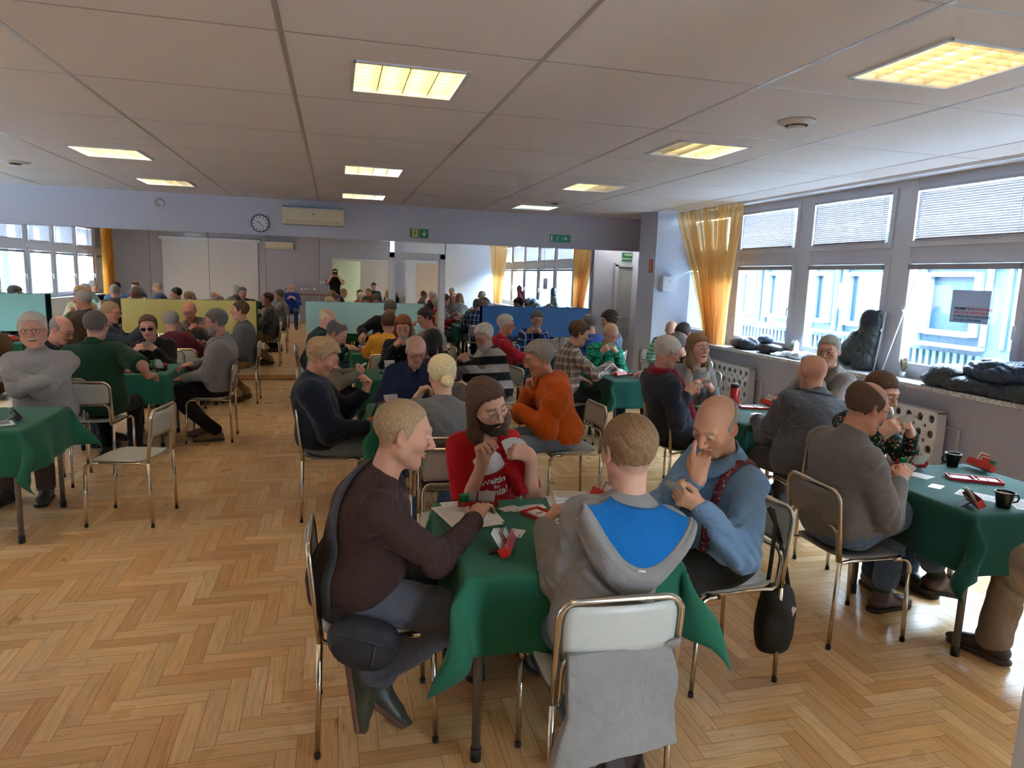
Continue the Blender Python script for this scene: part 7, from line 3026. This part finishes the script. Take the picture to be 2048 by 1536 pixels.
# third right table
bidding_box(2.93, 6.70, 30, 'red bidding box under the reaching hand of the man in the brown checked shirt')
t = board(3.02, 6.88, 0, 'red and white card board in front of the green plaid shirt')
bidding_box(3.2, 6.62, -60, 'red bidding box held by the half hidden man in dark clothes')
sheet(2.85, 7.02, 10, 'white sheet at the left back of the green plaid table', .12, .18)

# middle tables
def wallet(x, y, rz, label):
    t = thing('tally_box', label, 'scoring box', (x, y, ZT), math.radians(rz))
    mb = MB()
    mb.box((0, 0, .006), (.12, .13, .012), bevel=.003)
    mb.build('base', BLK, t)
    mb = MB()
    R = Matrix.Rotation(math.radians(55), 3, 'X')
    mb.box((0, .03, .055), (.11, .10, .010), R, bevel=.003)
    mb.build('display_panel', mat('panel_grey', '#b9b4ac', .4), t)
    mb = MB()
    for i in range(4):
        for j in range(3):
            mb.box(R @ Vector((-.03 + .02 * i, -.03 + .018 * j, .006)) + Vector((0, .03, .055)), (.010, .008, .003), R)
    mb.build('keypad', mat('key_dark', '#6a655e', .5), t)

wallet(.42, 5.16, 20, 'grey scoring box on a black base on the table of the navy shirt man')
board(.50, 7.12, 80, 'black edged card board at the left of the table behind the navy shirt man', mat('tray_black', '#23262a', .4))
wallet(.56, 7.28, 10, 'small dark device in front of the auburn haired woman')
bidding_box(.36, 8.95, 60, 'red bidding box at the corner of the mustard shirt table')
sheet(.55, 9.25, 5, 'white sheet on the mustard shirt table', .15, .2)
bidding_box(.42, 5.02, 90, 'red bidding box on the table of the navy rollneck woman')
bidding_box(2.6, 8.7, 60, 'red bidding box on the table by the blue board')

# left tables
def card_rest(x, y, rz, label):
    t = bidding_box(x, y, rz, label, m=BLK, end=GRN, ncards=6)
    return t
card_rest(-1.97, 4.96, 118, 'black bidding box with a white card and green end on the left edge table')
bidding_box(-2.12, 4.90, 100, 'bidding box with red cards at the very left of the left edge table', m=BLK, end=RED)
t = thing('tablet', 'white framed tablet on the left edge table', 'tablet', (-2.03, 4.78, ZT + .004), math.radians(28))
mb = MB()
mb.box((0, 0, .005), (.20, .14, .010), bevel=.004)
mb.build('frame', mat('tablet_white', '#d9d6d0', .35), t)
mb = MB()
mb.box((0, 0, .0105), (.155, .105, .001))
mb.build('screen', mat('tablet_screen', '#8d8a80', .15), t)
card_rest(-1.66, 7.22, 165, 'black bidding box with a green side on the sunglasses table')
bidding_box(-1.70, 7.46, 150, 'red and green bidding box by the hand of the grey bearded man', end=GRN)
board(-1.86, 7.16, 10, 'red card board at the elbow of the green polo shirt')
bidding_box(-1.60, 9.50, 120, 'red bidding box on the yellow board table')
bidding_box(-1.74, 9.62, 60, 'green ended bidding box on the yellow board table', end=GRN)
o = MB()
o.box((0, 0, 0), (.072, .009, .15), bevel=.003)
o = o.build('phone', mat('phone_black', '#17171b', .25))
_a = c5['arms'][1]
_g = Matrix.Translation(c5['root'].location) @ Matrix.Rotation(c5['root'].rotation_euler.z, 4, 'Z') @ Vector(_a['grip'] + np.array([0, 0, .03]))
o.location = _g
o.rotation_euler = (.5, .2, -1.3)
tag(o, 'black phone in the hand of the man in red glasses', 'phone')
for o_ in (('TLa', 'out of view left table'), ('TLb', 'second far left table'), ('TLc', 'far left corner table')):
    x, y = TABS[o_[0]]
    bidding_box(x + .22, y - .2, 40, 'red bidding box on the ' + o_[1])
    board(x, y + .05, 15, 'red card board on the ' + o_[1])

# ================================================================== on the sill and at the windows
ZS = .882

def heap(name, label, loc, prims, col, kind='smooth', res=.010, amp=.012, fr=16, cat='jacket', rough=.55, seed=1, cut=True):
    t = thing(name, label, cat, loc)
    def fn(p):
        d = None
        for pr in prims:
            x = ellip(p, pr[0], pr[1]) if len(pr) == 2 else cone(p, pr[0], pr[1], pr[2], pr[3])
            d = x if d is None else smin(d, x, .04)
        d = d + folds(p, seed, fr, amp)
        if cut:
            d = smax(d, -p[:, 2] + .002, .01)
        return d
    a = np.array([np.array(p[0]) for p in prims] + [np.array(p[1]) if len(p) == 4 else np.array(p[0]) for p in prims])
    rr = max([max(p[1]) if len(p) == 2 else max(p[2], p[3]) for p in prims]) + .05
    v, f = nets(fn, a.min(0) - rr, a.max(0) + rr, res, margin=.02)
    m = mat('heap_' + col[1:], col, rough, bump=.5, bscale=22, var=.25, vscale=9)
    wrinkle(m, .6, 14)
    link('fabric_body', np_mesh('fabric_body', v, f), m, t)
    return t

heap('jacket', 'black folded jacket on the sill beside the gathered curtain', (5.33, 8.18, ZS), [((0, 0, .07), (.14, .26, .08)), ((0, -.12, .10), (.12, .12, .06))], '#1d2029', seed=3)
heap('jacket', 'brown black folded jacket on the sill, next to the drinks carton', (5.34, 7.62, ZS), [((0, 0, .06), (.13, .22, .07))], '#2c2629', seed=4)
heap('cap', 'slate blue cap lying on the brown black jacket', (5.33, 7.72, ZS + .11), [((0, 0, .06), (.09, .12, .06))], '#4a586e', seed=5, amp=.004, cat='cap')
heap('plastic_bag', 'crumpled white plastic bag on the sill', (5.32, 6.98, ZS), [((0, 0, .04), (.10, .17, .05)), ((0, .2, .03), (.09, .12, .03))], '#c9ccd2', seed=6, amp=.016, fr=34, cat='bag', rough=.3)
heap('plastic_bag', 'white paper wrapping spread on the sill beside the jackets', (5.30, 7.32, ZS), [((0, 0, .015), (.12, .14, .025))], '#d3d8de', seed=8, amp=.010, fr=30, cat='wrapping', rough=.4)
heap('jacket', 'dark blue jacket end hanging over the sill behind the man in glasses', (5.22, 6.55, ZS - .03), [((0, 0, .07), (.12, .22, .07)), ((-.06, .05, .0), (.05, .15, .08))], '#232c3d', seed=9, cut=False)
heap('jacket', 'dark green rolled coat at the left of the big coat heap', (5.30, 4.92, ZS), [((0, 0, .10), (.15, .20, .11)), ((-.02, .10, .06), (.13, .16, .07))], '#262c2e', seed=10)
heap('jacket', 'navy quilted jacket on top of the big coat heap', (5.30, 4.42, ZS + .10), [((0, 0, .10), (.16, .34, .10)), ((0, -.3, .12), (.15, .2, .10))], '#1b2a44', seed=11, fr=30, amp=.014)
heap('jacket', 'black coat at the bottom of the big coat heap', (5.29, 4.55, ZS), [((0, 0, .06), (.17, .50, .08)), ((-.02, -.4, .07), (.16, .2, .08))], '#1a1e29', seed=12)
heap('jacket', 'dark grey coat with a rolled sleeve at the right end of the heap', (5.25, 4.10, ZS), [((0, 0, .07), (.14, .22, .08)), ((-.06, .25, .06), (-.06, -.15, .06), .055, .06)], '#242a2c', seed=13)

def hung_coat(label, y, col, seed, col2):
    t = thing('hanging_coat', label, 'coat', (5.38, y, 0))
    def fn(p):
        d = cone(p, (0, -.05, 1.48), (0, .05, 1.30), .035, .10, ((1, 0, 0), 1.5))
        d = smin(d, cone(p, (0, .05, 1.32), (-.02, .32, 1.02), .10, .13, ((1, 0, 0), 1.6)), .05)
        d = smin(d, cone(p, (0, .02, 1.35), (-.02, .08, .95), .09, .12, ((1, 0, 0), 1.6)), .05)
        return d + folds(p, seed, 15, .016)
    v, f = nets(fn, (-.2, -.25, .80), (.2, .55, 1.60), .010, margin=.02)
    m = mat('coat_' + col[1:], col, .4, bump=.4, bscale=18, var=.3, vscale=7)
    wrinkle(m, .7, 12)
    link('coat_body', np_mesh('coat_body', v, f), m, t)
    def hd(p):
        d = ellip(p, (-.01, .03, 1.40), (.075, .13, .13))
        return d + folds(p, seed + 2, 26, .008)
    v, f = nets(hd, (-.15, -.2, 1.2), (.15, .25, 1.6), .010)
    link('hood', np_mesh('hood', v, f), mat('coat_' + col2[1:], col2, .5, bump=.4, bscale=18), t)

hung_coat('dark waxed coat hanging from the window handle above the sill', 5.98, '#2b3536', 3, '#1a212c')
hung_coat('maroon coat hanging at the near right window, seen in the mirror', 2.60, '#5a1424', 5, '#4a1020')

def carton():
    t = thing('drinks_carton', 'small drinks carton with a red and green print on the sill', 'carton', (5.35, 7.16, ZS))
    mb = MB()
    mb.box((0, 0, .09), (.065, .07, .18))
    mb.add([(-.032, -.035, .18), (.032, -.035, .18), (.032, .035, .18), (-.032, .035, .18), (0, -.033, .215), (0, .033, .215)], [(0, 1, 4), (2, 3, 5), (1, 2, 5, 4), (3, 0, 4, 5)])
    mb.build('carton_box', mat('carton_white', '#cfd3d4', .5), t)
    mb = MB()
    mb.box((-.033, 0, .06), (.002, .06, .08))
    mb.build('red_print', mat('print_red', '#b5473a', .5), t)
    mb = MB()
    mb.box((-.033, 0, .13), (.002, .06, .05))
    mb.build('green_print', mat('print_green', '#6c8a6a', .5), t)
    t = thing('white_cup', 'white cup standing among the wrapping on the sill', 'cup', (5.27, 7.14, ZS))
    mb = MB()
    mb.lathe([(0, .004), (.024, .004), (.026, 0), (.036, .075), (.034, .075), (.025, .01), (0, .01)], n=24)
    mb.build('cup_body', mat('cup_porcelain', '#d5d8dc', .2), t)
carton()

def plant():
    t = thing('dried_posy', 'small dried posy in a white pot on the sill beside the leaning pole', 'plant', (5.40, 5.55, ZS))
    mb = MB()
    mb.lathe([(0, 0), (.022, 0), (.030, .055), (.027, .055), (.02, .006), (0, .006)], n=20)
    mb.build('pot', mat('cup_porcelain', '#d5d8dc', .2), t)
    rnd = random.Random(3)
    mb = MB()
    for k in range(26):
        a, r = rnd.uniform(0, 6.28), rnd.uniform(.01, .045)
        mb.tube([(0, 0, .05), (math.cos(a) * r * .6, math.sin(a) * r * .6, .10), (math.cos(a) * r, math.sin(a) * r, .14 + rnd.uniform(0, .05))], [.0015, .003, .006], 5)
    mb.build('stems', mat('dry_stem', '#6a5f46', .8), t)
    mb = MB()
    for k in range(7):
        a, r = rnd.uniform(0, 6.28), rnd.uniform(.01, .04)
        mb.lathe([(0, -.008), (.008, -.003), (.008, .003), (0, .008)], (math.cos(a) * r, math.sin(a) * r, .14 + rnd.uniform(0, .05)), 8)
    mb.build('flowers', mat('dry_red', '#8e3a34', .8), t)
plant()

def poles():
    for (a, b, lab) in (((5.38, 5.80, ZS + .008), (5.43, 5.56, 1.83), 'thin white pole leaning across the middle window, right of two'), ((5.40, 5.93, ZS + .008), (5.43, 5.88, 1.50), 'short white opening rod standing beside the hung coat')):
        t = thing('window_pole', lab, 'pole', (0, 0, 0))
        mb = MB()
        mb.tube([a, b], .007, 8)
        mb.build('rod', mat('pole_white', '#e3e6ea', .3), t)
        mb = MB()
        q = Vector(a).lerp(Vector(b), .66)
        mb.tube([q, q + Vector((-.03, -.01, .03)), q + Vector((-.03, -.05, .05))], .007, 8)
        mb.build('crank_handle', mat('pole_white', '#e3e6ea', .3), t)
poles()

def poster():
    t = thing('window_notice', 'pale notice with red and dark lettering stuck to the window', 'notice', (5.468, 4.965, 1.60))
    mb = MB()
    mb.box((0, 0, 0), (.0015, .39, .29))
    mb.build('paper', mat('notice_paper', '#a9bde0', .6), t)
    for k, (s, c, sz) in enumerate((('PROSIMY O', '#3f4a66', .032), ('NIE KŁADZENIE', '#c2606e', .030), ('RZECZY NA PARAPETACH', '#c2606e', .028), ('Z UWAGI NA PODNOSZONE', '#3d5f86', .028), ('ŻALUZJE. DZIĘKUJEMY', '#3d6f96', .028))):
        o = text_mesh(s, sz, 'lettering', mat('ink_' + c[1:], c, .6), t, bold=.0008, align='LEFT')
        o.rotation_euler = (PI / 2, 0, -PI / 2)
        o.location = (-.002, {0: .155, 1: -.015}.get(k, .155), (-.02, -.02, -.055, -.088, -.120)[k])
poster()

# ================================================================== behind the camera, seen in the mirrors
def near_side():
    t = thing('projection_screen', 'large white projection screen on the wall behind the camera, seen in the mirror', 'screen', (-3.80, YN + .06, 0))
    mb = MB()
    mb.box((0, 0, 1.66), (2.80, .006, 1.86))
    mb.build('sheet', mat('screen_white', '#cfccca', .7), t)
    mb = MB()
    mb.box((0, .0, 2.62), (2.95, .08, .08), bevel=.01)
    mb.build('roller_case', WHITE, t)
    mb = MB()
    mb.box((0, .0, .72), (2.82, .02, .03))
    mb.build('bottom_bar', ALU, t)
    t = thing('projector', 'grey ceiling projector on a mount, seen in the mirror', 'projector', (-3.62, 2.84, 2.52))
    mb = MB()
    mb.box((0, 0, .05), (.36, .28, .10), bevel=.015)
    mb.build('projector_body', mat('projector_grey', '#a9afba', .4), t)
    mb = MB()
    mb.lathe([(0, 0), (.035, 0), (.035, .02), (0, .02)], (.08, .0, .05), 16, Matrix.Rotation(PI / 2, 3, 'X'))
    mb.build('lens', BLK, t)
    mb = MB()
    mb.tube([(0, 0, .10), (0, 0, .275)], .02, 10)
    mb.tube([(-.14, 0, .13), (0, 0, .19), (.14, 0, .13)], .008, 8)
    mb.build('mount', WHITE, t)
    # shelf with trophies
    t = thing('wall_table', 'long narrow side table by the wall behind the camera, seen in the mirror', 'table', (-1.15, YN + .30, 0))
    mb = MB()
    mb.box((0, 0, .98), (1.75, .46, .03), bevel=.004)
    mb.build('tabletop', mat('table_redbrown', '#8a4a3a', .5), t)
    for s in (-1, 1):
        for q in (-1, 1):
            mb = MB()
            mb.tube([(s * .78, q * .18, 0), (s * .60, q * .18, .965)], .014, 8)
            mb.build('leg', ALU, t)
    for k in range(8):
        t = thing('trophy_glass', 'small clear trophy glass on the side table, ' + ['first', 'second', 'third', 'fourth', 'fifth', 'sixth', 'seventh', 'eighth'][k] + ' from the left in the mirror', 'trophy', (-1.55 + .125 * k, YN + .30, .996), 0, 'trophy glasses on the side table')
        mb = MB()
        mb.box((0, 0, .02), (.07, .07, .04), bevel=.004)
        mb.build('plinth', mat('plinth_beige', '#a08c74', .4), t)
        mb = MB()
        mb.lathe([(.012, .04), (.008, .08), (.034, .12), (.038, .19), (.035, .19), (.03, .125), (0, .10)], n=14)
        mb.build('bowl', mat('trophy_glass', '#b3a79a', .15, .3), t)
    # double door
    mb = MB()
    mb.box((-.06, YN + .01, 1.06), (.07, .05, 2.16))
    mb.box((1.82, YN + .01, 1.06), (.07, .05, 2.16))
    mb.box((.88, YN + .01, 2.14), (1.95, .05, .07))
    d = structure('door_3', mb, WHITE_D)
    mb = MB()
    mb.box((1.30, YN + .0, 1.05), (.96, .04, 2.10))
    mb.build('door_leaf', WHITE_D, d)
    mb = MB()
    for z, h in ((1.5, .9), (.5, .6)):
        for s in (-1, 1):
            mb.box((1.30 + s * .32, YN + .025, z), (.02, .012, h))
            mb.box((1.30, YN + .025, z + s * h / 2), (.64, .012, .02))
    mb.build('door_moulding', WHITE_D, d)
    mb = MB()
    mb.tube([(.88, YN + .02, 1.04), (.88, YN + .07, 1.04), (.98, YN + .07, 1.04)], .009, 8)
    mb.build('door_handle', CHROME, d)
    mb = MB()
    mb.box((3.15, YN + .01, 1.06), (.95, .04, 2.12))
    d = structure('door_4', mb, mat('door_cream', '#cbb9a8', .5))
    mb = MB()
    mb.tube([(2.78, YN + .03, 1.04), (2.78, YN + .08, 1.04), (2.88, YN + .08, 1.04)], .009, 8)
    mb.build('door_handle', CHROME, d)
    t = thing('light_switch', 'row of white light switches beside the double door, seen in the mirror', 'switch', (-.42, YN + .008, 1.38))
    mb = MB()
    mb.box((0, 0, 0), (.22, .012, .08), bevel=.003)
    mb.build('plate', WHITE, t)
    for k in (-1, 0, 1):
        mb = MB()
        mb.box((k * .07, .008, 0), (.045, .008, .055))
        mb.build('rocker', WHITE, t)
near_side()
print('SCENE READY', round(time.time() - T0, 1))
